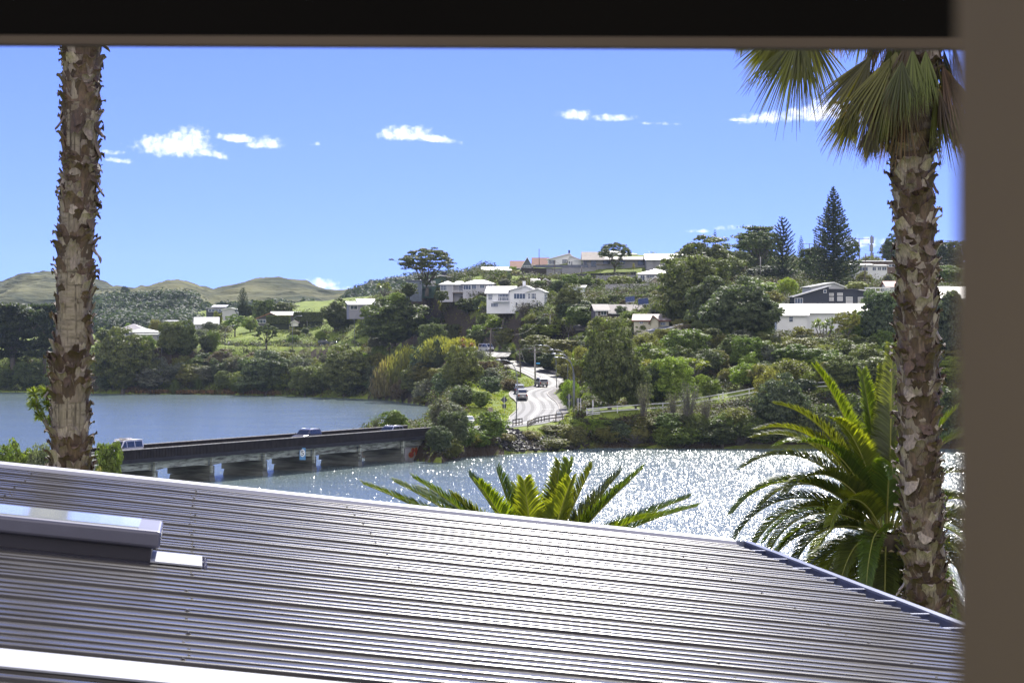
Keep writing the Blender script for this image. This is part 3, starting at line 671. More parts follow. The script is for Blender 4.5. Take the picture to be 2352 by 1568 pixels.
    bl = mat('sign_blue', (.10, .28, .55), .5, 0, .05); wt = mat('sign_white', (.75, .80, .85), .5, 0, .05); bk = mat('sign_black', (.02, .03, .06), .5)
    M = Matrix(((1, 0, 0, 0), (0, 1, 0, 0), (0, 0, 1, 0), (0, 0, 0, 1)))
    mb = MB(); mb.box((-.38, 0, -.35), (.38, .04, 1.15)); mb.build('board', bl, root)
    mb = MB(); k = 20; mb.add([(.33*math.cos(2*math.pi*i/k), -.004, .5+.48*math.sin(2*math.pi*i/k)) for i in range(k)], [tuple(range(k))]); mb.build('disc', wt, root)
    text_mesh('5', .85, bk, root, (-.21, -.008, .22))
def text_mesh(body, size, m, parent, loc, rot=(R(90), 0, 0), name='lettering'):
    cu = bpy.data.curves.new(name, 'FONT'); cu.body = body; cu.size = size; cu.extrude = .002
    o = bpy.data.objects.new(name, cu); COL.objects.link(o)
    bpy.context.view_layer.update()
    me = bpy.data.meshes.new_from_object(o.evaluated_get(bpy.context.evaluated_depsgraph_get()))
    bpy.data.objects.remove(o)
    me.materials.clear(); me.materials.append(m); o = link(name, me, parent); o.location = loc; o.rotation_euler = rot
    return o

# ---------------------------------------------------------------- shaggy palm trunks (leaf bases all around)
def bark_mat():
    m, nt, b = new_mat('palm_boot_bark'); N = nt.nodes; L = nt.links
    g = N.new('ShaderNodeNewGeometry'); cr = N.new('ShaderNodeValToRGB'); el = cr.color_ramp.elements
    el[0].position = 0; el[0].color = (.040, .022, .014, 1); el[1].position = 1; el[1].color = (.30, .25, .21, 1)
    for p, c in ((.3, (.055, .032, .022, 1)), (.55, (.095, .058, .042, 1)), (.75, (.13, .098, .08, 1)), (.9, (.20, .165, .14, 1))):
        e = el.new(p); e.color = c
    L.new(g.outputs['Random Per Island'], cr.inputs[0])
    tc = N.new('ShaderNodeTexCoord'); mp = N.new('ShaderNodeMapping'); mp.inputs['Scale'].default_value = (14, 14, 3); L.new(tc.outputs['Object'], mp.inputs[0])
    n = N.new('ShaderNodeTexNoise'); n.inputs['Scale'].default_value = 3; n.inputs['Detail'].default_value = 7; n.inputs['Roughness'].default_value = .7; L.new(mp.outputs[0], n.inputs['Vector'])
    r = N.new('ShaderNodeMapRange'); L.new(n.outputs[0], r.inputs[0]); r.inputs[1].default_value = .3; r.inputs[2].default_value = .7; r.inputs[3].default_value = .45; r.inputs[4].default_value = 1.5
    mx = N.new('ShaderNodeMix'); mx.data_type = 'RGBA'; mx.blend_type = 'MULTIPLY'; mx.inputs[0].default_value = 1; L.new(cr.outputs[0], mx.inputs[6]); L.new(r.outputs[0], mx.inputs[7])
    L.new(mx.outputs[2], b.inputs['Base Color']); b.inputs['Roughness'].default_value = .65
    bp = N.new('ShaderNodeBump'); bp.inputs['Strength'].default_value = .6; bp.inputs['Distance'].default_value = .02; L.new(n.outputs[0], bp.inputs['Height']); L.new(bp.outputs[0], b.inputs['Normal'])
    return m
def core_mat():
    m, nt, b = new_mat('palm_ringed_trunk'); N = nt.nodes; L = nt.links
    tc = N.new('ShaderNodeTexCoord'); mp = N.new('ShaderNodeMapping'); mp.inputs['Scale'].default_value = (5, 5, 26); L.new(tc.outputs['Object'], mp.inputs[0])
    n = N.new('ShaderNodeTexNoise'); n.inputs['Scale'].default_value = 1; n.inputs['Detail'].default_value = 6; n.inputs['Roughness'].default_value = .7; L.new(mp.outputs[0], n.inputs['Vector'])
    mp2 = N.new('ShaderNodeMapping'); mp2.inputs['Scale'].default_value = (40, 40, 2); L.new(tc.outputs['Object'], mp2.inputs[0])
    n2 = N.new('ShaderNodeTexNoise'); n2.inputs['Scale'].default_value = 1; n2.inputs['Detail'].default_value = 4; L.new(mp2.outputs[0], n2.inputs['Vector'])
    ad = N.new('ShaderNodeMath'); ad.operation = 'MINIMUM'; L.new(n.outputs[0], ad.inputs[0]); L.new(n2.outputs[0], ad.inputs[1])
    cr = N.new('ShaderNodeValToRGB'); e = cr.color_ramp.elements; e[0].position = .30; e[0].color = (.035, .025, .019, 1); e[1].position = .52; e[1].color = (.21, .175, .14, 1); L.new(ad.outputs[0], cr.inputs[0])
    L.new(cr.outputs[0], b.inputs['Base Color']); b.inputs['Roughness'].default_value = .8
    bp = N.new('ShaderNodeBump'); bp.inputs['Strength'].default_value = .8; bp.inputs['Distance'].default_value = .02; L.new(ad.outputs[0], bp.inputs['Height']); L.new(bp.outputs[0], b.inputs['Normal'])
    return m
def boot(mb, c, ang, rad, w, ln, flare, rr, twist=0, drop=False):
    """one old leaf base: a curved tapering flap that leaves the trunk and leans out"""
    er = Vector((math.cos(ang), math.sin(ang), 0)); et = Vector((-math.sin(ang), math.cos(ang), 0)); n, k = 5, 5
    split = rr.random() < .5; vs = []
    for i in range(n+1):
        f = i/n
        out = rad*1.01+flare*(f**1.7)+.004
        ww = w*(1-.55*f if not split else 1-.35*f)*(1+.12*rr.uniform(-1, 1)); z = ln*f*(1-.15*f)*( -1 if drop else 1)
        for j in range(k):
            u = (j/(k-1)-.5)*2
            cup = -.35*w*u*u*(1-f*.3)
            edge = (ln*.16*rr.uniform(-1, .4) if i == n else 0)-(ln*.18*(1-abs(u)) if split and i == n else 0)
            vs.append(Vector(c)+er*(out+cup*.5)+et*(u*ww/2+twist*f*ln*.5)+Vector((0, 0, z+edge)))
    vi = [v-er*.007*(1) for v in vs]; b0 = len(vs); A = vs+vi; fs = []
    for i in range(n):
        for j in range(k-1):
            a = i*k+j; fs.append((a, a+1, a+k+1, a+k)); fs.append((b0+a+k, b0+a+k+1, b0+a+1, b0+a))
    for i in range(n):
        a = i*k; fs.append((a+k, a, b0+a, b0+a+k)[::-1]); a = i*k+k-1; fs.append((a, a+k, b0+a+k, b0+a)[::-1])
    for j in range(k-1): a = n*k+j; fs.append((a, a+1, b0+a+1, b0+a)[::-1])
    mb.add(A, fs)
def fan_trunk(path, radii, bare, seed, label, name='fan_palm'):
    """path: world points from the base up; bare: list of (z0, z1, angle0, angle1) stretches where the ringed bark shows"""
    rr = random.Random(seed); base = path[0]; root = empty(name, base); tag(root, label, 'palm tree')
    P = catmull([Vector(p)-Vector(base) for p in path], 14); zs = [p.z for p in P]; zt = zs[-1]
    def cr_(z):
        z = min(max(z, zs[0]), zt)
        for i in range(len(P)-1):
            if zs[i+1] >= z: f = (z-zs[i])/(zs[i+1]-zs[i]+1e-9); c = P[i].lerp(P[i+1], f); break
        f = z/zt*(len(radii)-1); i = min(int(f), len(radii)-2); return c, radii[i]+(radii[i+1]-radii[i])*(f-i)
    n, rows = 40, int(zt/.035); vs = []
    for i in range(rows+1):
        z = zt*i/rows; c, r = cr_(z)
        for k in range(n):
            a = 2*math.pi*k/n; q = r*(1+.03*math.sin(5*a+z*3)+.02*rr.uniform(-1, 1)+(.025 if i % 3 == 0 else 0)); vs.append(c+Vector((q*math.cos(a), q*math.sin(a), 0)))
    mb = MB(); mb.smooth = True; mb.add(vs, [(i*n+k, i*n+(k+1) % n, (i+1)*n+(k+1) % n, (i+1)*n+k) for i in range(rows) for k in range(n)]); mb.build('trunk', MATS['palm_ringed_trunk'], root)
    mb = MB(); z = 0.0; a = 0
    while z < zt-.05:
        c, r = cr_(z); c = Vector((c.x, c.y, z)); deg = math.degrees(a) % 360; skip = False
        for (z0, z1, a0, a1) in bare:
            if z0 < z < z1 and a0 <= deg <= a1 and rr.random() < .95: skip = True
        if not skip:
            boot(mb, c, a+rr.uniform(-.10, .10), r, r*rr.uniform(.65, 1.2), r*rr.uniform(.7, 1.5), r*rr.choice((.10, .16, .24, .34, .5)), rr, rr.uniform(-.55, .55), rr.random() < .10)
        if rr.random() < .45 and not skip:      # thin torn fibres
            aa = a+rr.uniform(-1, 1); er = Vector((math.cos(aa), math.sin(aa), 0)); et = Vector((-math.sin(aa), math.cos(aa), 0)); q = c+er*(r*1.08); t2 = q+et*rr.uniform(-.09, .09)+er*rr.uniform(0, .04)+Vector((0, 0, rr.uniform(-.02, .12)))
            mb.add([q-et*.006, q+et*.006, t2+et*.002, t2-et*.002], [(0, 1, 2, 3)])
        a += 2.39996; z += r*.030
    mb.build('leaf_bases', MATS['palm_boot_bark'], root)
    return root, cr_, zt
def fan_leaf(mb, hub, dirv, spread, ln, nseg, rr, droop=.5, w=.028, side=None):
    """folded fan of long pointed segments from a hub, tips hanging"""
    dirv = Vector(dirv).normalized(); side = dirv.cross(Vector((0, 0, 1))) if side is None else Vector(side);
    if side.length < .1: side = Vector((1, 0, 0))
    side = (side-dirv*side.dot(dirv)).normalized(); up = side.cross(dirv)
    for i in range(nseg):
        u = (i/(nseg-1)-.5)*2; a = u*spread; d = (dirv*math.cos(a)+side*math.sin(a)+up*rr.uniform(-.12, .12)).normalized(); l = ln*(1-.25*abs(u))*rr.uniform(.8, 1.1)
        s = d.cross(up+dirv*.01).normalized(); p = Vector(hub); pts = []; steps = 6; vel = d.copy()
        for k in range(steps+1):
            f = k/steps; ww = w*(.35+1.4*f if f < .45 else 1.0-(f-.45)*1.75)*.5; ww = max(ww, .0012)
            pts.append((p-s*ww, p+s*ww)); p = p+vel*l/steps; vel = (vel+Vector((rr.uniform(-.03, .03), rr.uniform(-.03, .03), -droop*(.25 if f < .4 else .9)))*.33).normalized()
        vs = [q for pr in pts for q in pr]; mb.add(vs, [(2*k, 2*k+1, 2*k+3, 2*k+2) for k in range(steps)])
def build_fan_palms():
    bark_mat(); core_mat()
    Y = 24.0; px = Y/FPX
    g = ground(-3.8, Y)
    pts = [(166, 1300), (164, 1085), (160, 900), (168, 760), (172, 600), (182, 420), (186, 250), (190, 80), (193, 20), (194, -150)]
    path = [W(x, y, Y) for x, y in pts]; path = [Vector((path[0].x, Y, g-.1))]+path[0:]; gm = leaf_mat('fan_leaf', (.095, .13, .025), .45, .32, (1.9, 1.9, .6), .5, use_obj=True); rr = random.Random(9)
    root, cr_, zt = fan_trunk(path, [48*px, 47*px, 47*px, 45*px, 40*px, 38*px, 37*px, 40*px, 44*px], [(0, 0, 0, 0)]+[(W(0, y1, Y).z-g, W(0, y0, Y).z-g, a0, a1) for y0, y1, a0, a1 in ((575, 790, 175, 320), (905, 985, 200, 350), (250, 330, 210, 300), (470, 520, 200, 290))], 11,
              'tall shaggy palm trunk at the left with patches of bare ringed bark')
    for i in range(22):          # its crown stands above the beam
        a = i*2.4; c = Vector((math.cos(a), math.sin(a), .25+.8*rr.random())).normalized(); hub = W(194, -150, Y)-Vector(root.location)+c*rr.uniform(.45, .7); mb = MB(); fan_leaf(mb, hub, c, .75, .8, 34, rr, .12, .022, (-c.y, c.x, 0)); mb.tube([W(194, -150, Y)-Vector(root.location), hub], .012, 5); o = mb.build('frond', gm, root); o.color = (.09, .11, .025, 1)
    Y = 24.5; px = Y/FPX; g = ground(4.1, Y)
    pts = [(2135, 1600), (2128, 1420), (2120, 1250), (2112, 1080), (2108, 900), (2106, 700), (2100, 520), (2095, 400), (2100, 260), (2108, 120), (2112, -40)]
    path = [W(x, y, Y) for x, y in pts]; path = [Vector((path[0].x, Y, g-.1))]+path
    root, cr_, zt = fan_trunk(path, [44*px, 46*px, 46*px, 43*px, 42*px, 43*px, 41*px, 42*px, 46*px, 52*px], [], 23, 'tall shaggy fan palm with a hanging leaf skirt at the right of the view')
    rr = random.Random(4); base = Vector(root.location)
    def P(x, y, dy=0): return W(x, y, Y+dy)-base
    n = 0
    # skirt: fans that hang close round the trunk
    for i in range(56):
        a = rr.uniform(0, 2*math.pi); c = Vector((math.cos(a), math.sin(a), 0)); hub = P(2100+rr.uniform(-20, 20), rr.uniform(70, 265))+c*rr.uniform(.12, .46)
        mb = MB(); fan_leaf(mb, hub, c*.22+Vector((0, 0, -1)), rr.uniform(.3, .55), rr.uniform(.5, .8), 44, rr, .12, .015, (-c.y, c.x, 0))
        o = mb.build('frond', gm, root); o.color = rr.choice(((.12, .075, .04, 1), (.16, .105, .06, 1), (.085, .06, .032, 1), (.10, .075, .04, 1), (.10, .12, .028, 1), (.09, .10, .025, 1), (.06, .07, .022, 1), (.07, .05, .03, 1)))
    for (x, y, ux, uz, s, l, c) in ((2110, 130, .05, -1, .42, 1.05, (.15, .20, .035, 1)), (2060, 120, -.35, -1, .5, 1.1, (.13, .15, .035, 1)), (2030, 150, -.5, -1, .5, .95, (.13, .09, .05, 1)), (2000, 130, -.6, -1, .45, 1.0, (.09, .10, .03, 1)), (2165, 150, .35, -1, .4, 1.0, (.14, .10, .06, 1)), (2150, 200, .25, -1, .4, .85, (.11, .14, .03, 1)),
                                    (1835, 80, -.25, -1, .62, 1.1, (.085, .11, .022, 1)), (1850, 60, .15, -1, .60, .95, (.09, .11, .022, 1)), (1800, 65, -.55, -.8, .5, .75, (.14, .17, .03, 1)), (1990, 20, -.2, -1, .5, .6, (.09, .11, .022, 1)), (1720, 60, -.5, -1, .5, .34, (.10, .12, .022, 1)), (1910, 30, .25, -1, .55, .52, (.15, .13, .035, 1)), (1770, 45, -.2, -1, .7, .45, (.10, .13, .022, 1)),
                                    (2170, 230, .6, -1, .4, .7, (.13, .13, .04, 1)), (1975, 230, -.5, -1, .4, .70, (.14, .16, .03, 1)), (2010, 280, -.25, -1, .4, .45, (.09, .09, .03, 1))):
        mb = MB(); hub = P(x, y, rr.uniform(-.25, .1)); fan_leaf(mb, hub, (ux, rr.uniform(-.2, .2), uz), s, l, 52, rr, .25, .019, (1, rr.uniform(-.3, .3), 0))
        mb.tube([P(2105, 20), (P(2105, 20)+hub)/2+Vector((0, 0, .25)), hub], .011, 6)
        o = mb.build('frond', gm, root); o.color = (c[0]*.78, c[1]*.66, c[2]*.75, 1)

# ---------------------------------------------------------------- feather palms
def feather_frond(mb, mr, base, az, el0, ln, rr, curl=1.0, nleaf=70, lw=.034, ll=.42, keel=.5):
    """arching rachis with leaflets in two rows (V shape)"""
    d = Vector((math.cos(az)*math.cos(el0), math.sin(az)*math.cos(el0), math.sin(el0))); p = Vector(base); pts = [p.copy()]; dirs = [d.copy()]; n = 22
    for i in range(n):
        p = p+d*ln/n; f = i/n; d = (d+Vector((0, 0, -curl*(.35+1.1*f)/n*1.9))).normalized(); pts.append(p.copy()); dirs.append(d.copy())
    mr.tube(pts, [.030*(1-.85*i/n)+.003 for i in range(n+1)], 5)
    for i in range(nleaf):
        f = .14+.86*i/nleaf; q = f*n; k = min(int(q), n-1); c = pts[k].lerp(pts[k+1], q-k); dd = dirs[k]
        side = dd.cross(Vector((0, 0, 1)));
        if side.length < .05: side = Vector((math.sin(az), -math.cos(az), 0))
        side.normalize(); up = side.cross(dd).normalized(); L_ = ll*(math.sin(min(1, (f+.12)/.5)*math.pi/2))*(1-.62*max(0, f-.45)/.55)
        for sgn in (-1, 1):
            v = (side*sgn*.78+up*keel+dd*(.55+.5*f)).normalized(); v = (v+Vector((rr.uniform(-.1, .1), rr.uniform(-.1, .1), rr.uniform(-.12, .06)))).normalized()
            e1 = c+v*L_*.55; v2 = (v+Vector((0, 0, -.28))).normalized(); e2 = e1+v2*L_*.45*rr.uniform(.8, 1.1); wv = v.cross(up).normalized()*lw*.5
            mb.add([c-wv*.5, c+wv*.5, e1+wv, e1-wv, e2], [(0, 1, 2, 3), (3, 2, 4)])
def feather_palm(x, y, Y, nfr, ln, seed, label, trunk_h, rng=(-.7, 1.45), extra=(), with_trunk=True, ll=.55, tips=()):
    rr = random.Random(seed); c = W(x, y, Y); g = ground(c.x, c.y); root = empty('date_palm', (c.x, c.y, min(g, c.z-.5))); tag(root, label, 'palm tree'); O = Vector(root.location); top = c-O
    fm = MATS.get('feather_leaf') or leaf_mat('feather_leaf', (.09, .13, .02), .38, .50, (2.7, 2.5, .5), .3, .5)
    rm = mat('frond_stalk', (.24, .24, .055), .5, 0, .15, 3)
    fr = []
    for i in range(nfr):
        f = i/nfr; el = rng[1]-(rng[1]-rng[0])*f**.85; fr.append((i*2.39996+rr.uniform(-.2, .2), el+rr.uniform(-.08, .08), ln*rr.uniform(.86, 1.08), 1.0))
    fr += list(extra)
    def run(el, cu):
        d = Vector((math.cos(el), 0, math.sin(el))); q = Vector((0, 0, 0))
        for i in range(22): q = q+d/22; d = (d+Vector((0, 0, -cu*1.25*(.35+1.1*i/22)/22*1.9))).normalized()
        return q
    for (tx, ty, dep, cu) in tips:
        t = W(tx, ty, Y+dep)-c; hz = math.hypot(t.x, t.y); az = math.atan2(t.y, t.x); tgt = math.atan2(t.z, hz); best = min((abs(math.atan2(run(e, cu).z, run(e, cu).x)-tgt), e) for e in [x*.03 for x in range(-40, 52)])
        fr.append((az, best[1], t.length/run(best[1], cu).length, cu))
    for az, el, l, cu in fr:
        mb = MB(); mr = MB(); feather_frond(mb, mr, top+Vector((math.cos(az), math.sin(az), 0))*.22-Vector((0, 0, .5*(1.2-el)*.35)), az, el, l, rr, cu*1.25, int(110*l/2.6), ll=ll, lw=.046)
        o = mb.build('frond', fm, root); o.color = rr.choice(((.105, .145, .022, 1), (.13, .155, .026, 1), (.075, .115, .022, 1), (.09, .11, .03, 1))) if el > -.35 else rr.choice(((.085, .08, .03, 1), (.07, .085, .022, 1)))
        mr.build('stalk', rm, o)
    if with_trunk:
        h = top.z; mb = MB(); tr = .42; k = 28; rows = 40; vs = []
        for i in range(rows+1):
            z = h*i/rows-.1
            for j in range(k): a = 2*math.pi*j/k; q = tr*(1+.05*rr.uniform(-1, 1)+.12*math.sin(math.pi*min(1, max(0, (z-h+2)/2)))); vs.append((q*math.cos(a), q*math.sin(a), z))
        mb.smooth = True; mb.add(vs, [(i*k+j, i*k+(j+1) % k, (i+1)*k+(j+1) % k, (i+1)*k+j) for i in range(rows) for j in range(k)]); mb.build('trunk', mat('date_palm_bark', (.06, .045, .03), .9, 0, .5, 6, .6), root)
        mb = MB(); nrow = 9
        for i in range(nrow):       # pale cut frond stubs in diamonds
            for j in range(13):
                a = 2*math.pi*(j+.5*(i % 2))/13; z = h-.55-i*.17; er = Vector((math.cos(a), math.sin(a), 0)); et = Vector((-math.sin(a), math.cos(a), 0)); q = er*(tr*1.14+.04)+Vector((0, 0, z)); w, hh = .085, .05
                mb.add([q-et*w, q+Vector((0, 0, -hh)), q+et*w, q+Vector((0, 0, hh)), er*tr*.9+Vector((0, 0, z-.12))], [(0, 1, 2, 3), (1, 0, 4), (2, 1, 4), (3, 2, 4), (0, 3, 4)])
        mb.build('frond_stub', mat('cut_stub', (.50, .40, .22), .7, 0, .2, 6), root)
    return root
def build_feather_palms():
    a0 = math.pi
    feather_palm(2035, 1215, 65, 40, 3.9, 5, 'big arching date palm behind the right fan palm, its trunk set with pale cut stubs', 4, (-.75, 1.2),
                 extra=((1.3, 1.3, 3.9, .7), (-1.4, -1.1, 2.6, .6), (-1.9, -1.15, 2.6, .5), (-2.4, -1.0, 2.4, .6), (-1.0, -1.1, 2.4, .6)),
                 tips=((2045, 800, -.3, .25), (2030, 850, .8, .3), (1900, 835, .3, .55), (1890, 845, -.8, .5), (1985, 858, 1, .45), (1800, 925, -.4, .75), (1758, 985, -.6, .9), (1750, 1000, .6, .9), (1720, 1075, -.2, 1.0), (1708, 1160, .4, 1.05), (1700, 1175, -.9, 1.0), (1702, 1240, -.3, 1.1), (1740, 1265, -1.2, 1.1), (1790, 1290, .5, 1.2), (1835, 1310, -.9, 1.2), (1900, 1345, -1, 1.2), (1950, 1350, -1.3, 1.1),
                       (2180, 935, -.4, .5), (2195, 1000, .4, .8), (2215, 1090, -.5, 1.0), (2225, 1170, .5, 1.1), (2220, 1250, -.6, 1.1), (2190, 1320, -.9, 1.2), (1850, 1010, -1.6, .8), (1930, 960, -1.8, .7), (2120, 930, -1.2, .6), (1820, 1130, -1.9, 1.0)), ll=.68)
    feather_palm(1235, 1300, 52, 0, 3.0, 8, 'upright date palm rising behind the middle of the ribbed roof', 4,
                 tips=((858, 1097, 0, 0.12), (925, 1100, .5, 0.14), (968, 1092, -.4, 0.17), (985, 1110, .9, 0.17), (1060, 1125, -.5, 0.14), (1100, 1090, .3, 0.16), (1118, 1105, -.9, 0.14), (1165, 1078, .2, 0.09), (1195, 1120, .9, 0.10), (1210, 1100, -.9, 0.07), (1262, 1068, .1, 0.07), (1290, 1062, .5, 0.07), (1335, 1068, -.3, 0.10), (1300, 1100, -.9, 0.10), (1400, 1080, .3, 0.12), (1455, 1070, -.2, 0.10), (1420, 1110, .9, 0.14), (1560, 1130, .2, 0.14), (1575, 1145, -.4, 0.17), (1500, 1170, -.9, 0.24), (760, 1150, .2, 0.21), (1520, 1235, .5, 0.32)), ll=.62)
# ---------------------------------------------------------------- houses
def wall_white(): return mat('white_weatherboard', (.74, .75, .77), .7, 0, .06, .6)
PANE = None
def window(mb_parent, x0, x1, z0, z1, y, nv=1, nh=0, fr=None, wd=.09, pane=None, name='window', label=None):
    """frame with mullions standing proud of the wall plane y (towards -y), pane as its sub-part"""
    mb = MB(); a = y-.07; b = y-.004
    mb.box((x0, a, z0), (x1, b, z0+wd)); mb.box((x0, a, z1-wd), (x1, b, z1)); mb.box((x0, a, z0+wd), (x0+wd, b, z1-wd)); mb.box((x1-wd, a, z0+wd), (x1, b, z1-wd))
    for i in range(1, nv+1): c = x0+(x1-x0)*i/(nv+1); mb.box((c-wd*.4, a+.006, z0+wd), (c+wd*.4, b-.002, z1-wd))
    for i in range(1, nh+1): c = z0+(z1-z0)*(1-i/(nh+1)*.9); mb.box((x0+wd, a+.01, c-wd*.3), (x1-wd, b-.003, c+wd*.3))
    o = mb.build(name, fr or mat('white_joinery', (.75, .75, .75), .5, 0, .05), mb_parent)
    mb = MB(); mb.box((x0+wd*.6, y-.035, z0+wd*.6), (x1-wd*.6, y-.012, z1-wd*.6)); mb.build('pane', pane or glass_mat('dark_window_glass'), o)
    return o
def house(name, cat, label, zc, Y, yaw, blocks, wallm, roofm, wins=(), found=True, trimm=None, winm=None, sink=2.5, roofcol=None):
    """blocks: (xl, xr, y_eave, y_base, dY, depth, roof kind, y_peak, x_peak) in crop coordinates zc; wins: (x0, y0, x1, y1, nv, nh, block)
    everything is turned into metres at depth Y and stands on the hillside"""
    b0 = blocks[0]; vx, vy = zc((b0[0]+b0[1])/2, b0[3]); o0 = W(vx, vy, Y); s = zc.s*Y/FPX*1.0
    root = empty(name, o0, R(yaw)); tag(root, label, cat); cy = math.cos(R(yaw)); px0, py0 = (b0[0]+b0[1])/2, b0[3]
    X = lambda px, dY=0: (px-px0)*s*(1+dY/Y)/cy
    Z = lambda py, dY=0: -(py-py0)*s*(1+dY/Y)-(dY)*(vy-HY)/FPX*0
    wm = MB(); rm = MB(); tm = MB(); walltop = []
    for bi, (xl, xr, ye, yb, dY, dp, kind, yp, xp) in enumerate(blocks):
        x0, x1 = X(xl, dY), X(xr, dY); ze, zb, zp = Z(ye), Z(yb)-sink, Z(yp); y0, y1 = dY, dY+dp; oh = .45; th = .14; wm.box((x0, y0, zb), (x1, y1, ze))
        if kind == 'F':
            xm = X(xp, dY) if xp else (x0+x1)/2
            wm.prism([(x0, y0+.001, ze), (x1, y0+.001, ze), (xm, y0+.001, zp-.10)], (0, dp-.002, 0))
            for (xa, sg) in ((x0, -1), (x1, 1)):
                sl = (zp-ze)/abs(xm-xa); xe = xa+sg*oh; zE = ze-sl*oh+.03
                rm.prism([(xm, y0-oh, zp), (xe, y0-oh, zE), (xe, y0-oh, zE+th*.6), (xm, y0-oh, zp+th)], (0, dp+2*oh, 0))
                tm.prism([(xm, y0-oh-.04, zp-.10), (xe, y0-oh-.04, zE-.10), (xe, y0-oh-.04, zE+th*.6+.02), (xm, y0-oh-.04, zp+th+.02)], (0, .04, 0))
        elif kind == 'S':
            ym = (y0+y1)/2; zE = ze-.02
            for ya, sg in ((y0, -1), (y1, 1)):
                sl = (zp-ze)/(dp/2); rm.prism([(x0-oh, ym, zp), (x0-oh, ya+sg*oh, zE-sl*oh), (x0-oh, ya+sg*oh, zE-sl*oh+th), (x0-oh, ym, zp+th)], (x1-x0+2*oh, 0, 0))
            for xa in (x0+.001, x1-.10-.001): wm.prism([(xa, y0, ze), (xa, ym, zp-.05), (xa, y1, ze)], (.10, 0, 0))
            tm.box((x0-oh, y0-oh-.06-.02, ze-(zp-ze)/(dp/2)*oh-.10), (x1+oh, y0-oh-.02, ze-(zp-ze)/(dp/2)*oh+.10))
        elif kind == 'H':
            q = min((x1-x0)/2-.3, dp/2) if not xp else xp; ym = (y0+y1)/2; a = [(x0-oh, y0-oh, ze), (x1+oh, y0-oh, ze), (x1+oh, y1+oh, ze), (x0-oh, y1+oh, ze)]; p = [(x0+q, ym, zp), (x1-q, ym, zp)]
            rm.add(a+p, [(0, 1, 5, 4), (1, 2, 5), (2, 3, 4, 5), (3, 0, 4), (3, 2, 1, 0)])
            tm.box((x0-oh-.02, y0-oh-.08, ze-.14), (x1+oh+.02, y0-oh, ze+.04)); tm.box((x0-oh-.08, y0-oh, ze-.14), (x0-oh-.003, y1+oh, ze+.04))
        elif kind == 'M':      # single slope rising to the back
            rm.prism([(x0-oh, y0-oh, ze), (x0-oh, y1+oh, zp), (x0-oh, y1+oh, zp+th), (x0-oh, y0-oh, ze+th)], (x1-x0+2*oh, 0, 0)); tm.box((x0-oh, y0-oh-.06, ze-.08), (x1+oh, y0-oh-.004, ze+th+.02))
            for xa in (x0, x1-.1): wm.prism([(xa, y0, ze), (xa, y1, ze), (xa, y1, zp)], (.1, 0, 0))
            wm.box((x0+.1, y1-.1, ze), (x1-.1, y1, zp))
        elif kind in ('L', 'R'):    # single slope rising to the left or right
            za, zb2 = (zp, ze) if kind == 'L' else (ze, zp)
            wm.prism([(x0, y0+.001, ze), (x1, y0+.001, ze), (x0 if kind == 'L' else x1, y0+.001, zp)], (0, dp-.002, 0))
            rm.prism([(x0-oh, y0-oh, za), (x1+oh, y0-oh, zb2), (x1+oh, y0-oh, zb2+th), (x0-oh, y0-oh, za+th)], (0, dp+2*oh, 0)); tm.prism([(x0-oh, y0-oh-.05, za-.05), (x1+oh, y0-oh-.05, zb2-.05), (x1+oh, y0-oh-.05, zb2+th+.02), (x0-oh, y0-oh-.05, za+th+.02)], (0, .046, 0))
        elif kind == 'T':
            rm.box((x0-oh*.5, y0-oh*.5, ze), (x1+oh*.5, y1+oh*.5, ze+.18))
    wm.build('wall', wallm, root); rm.build('roof', roofm, root)
    if tm.v: tm.build('fascia', trimm or mat('white_joinery', (.75, .75, .75), .5, 0, .05), root)
    for w in wins:
        (a, b, c, d), nv, nh, bi = w[0], w[1], w[2], w[3]; dY = blocks[bi][4]
        window(root, X(a, dY), X(c, dY), Z(d), Z(b), dY, nv, nh, winm, pane=w[4] if len(w) > 4 else None)
    return root, X, Z
def railing(root, x0, x1, z, y, h, m, gap=.9, solid=None):
    mb = MB(); mb.box((x0, y-.03, z+h-.06), (x1, y+.03, z+h)); n = max(1, int((x1-x0)/gap))
    for i in range(n+1): c = x0+(x1-x0)*i/n; mb.box((c-.03, y-.025, z), (c+.03, y+.025, z+h-.06))
    o = mb.build('railing', m, root)
    if solid: mb = MB(); mb.box((x0+.04, y-.01, z+.1), (x1-.04, y+.01, z+h-.08)); mb.build('railing_panel', solid, root)
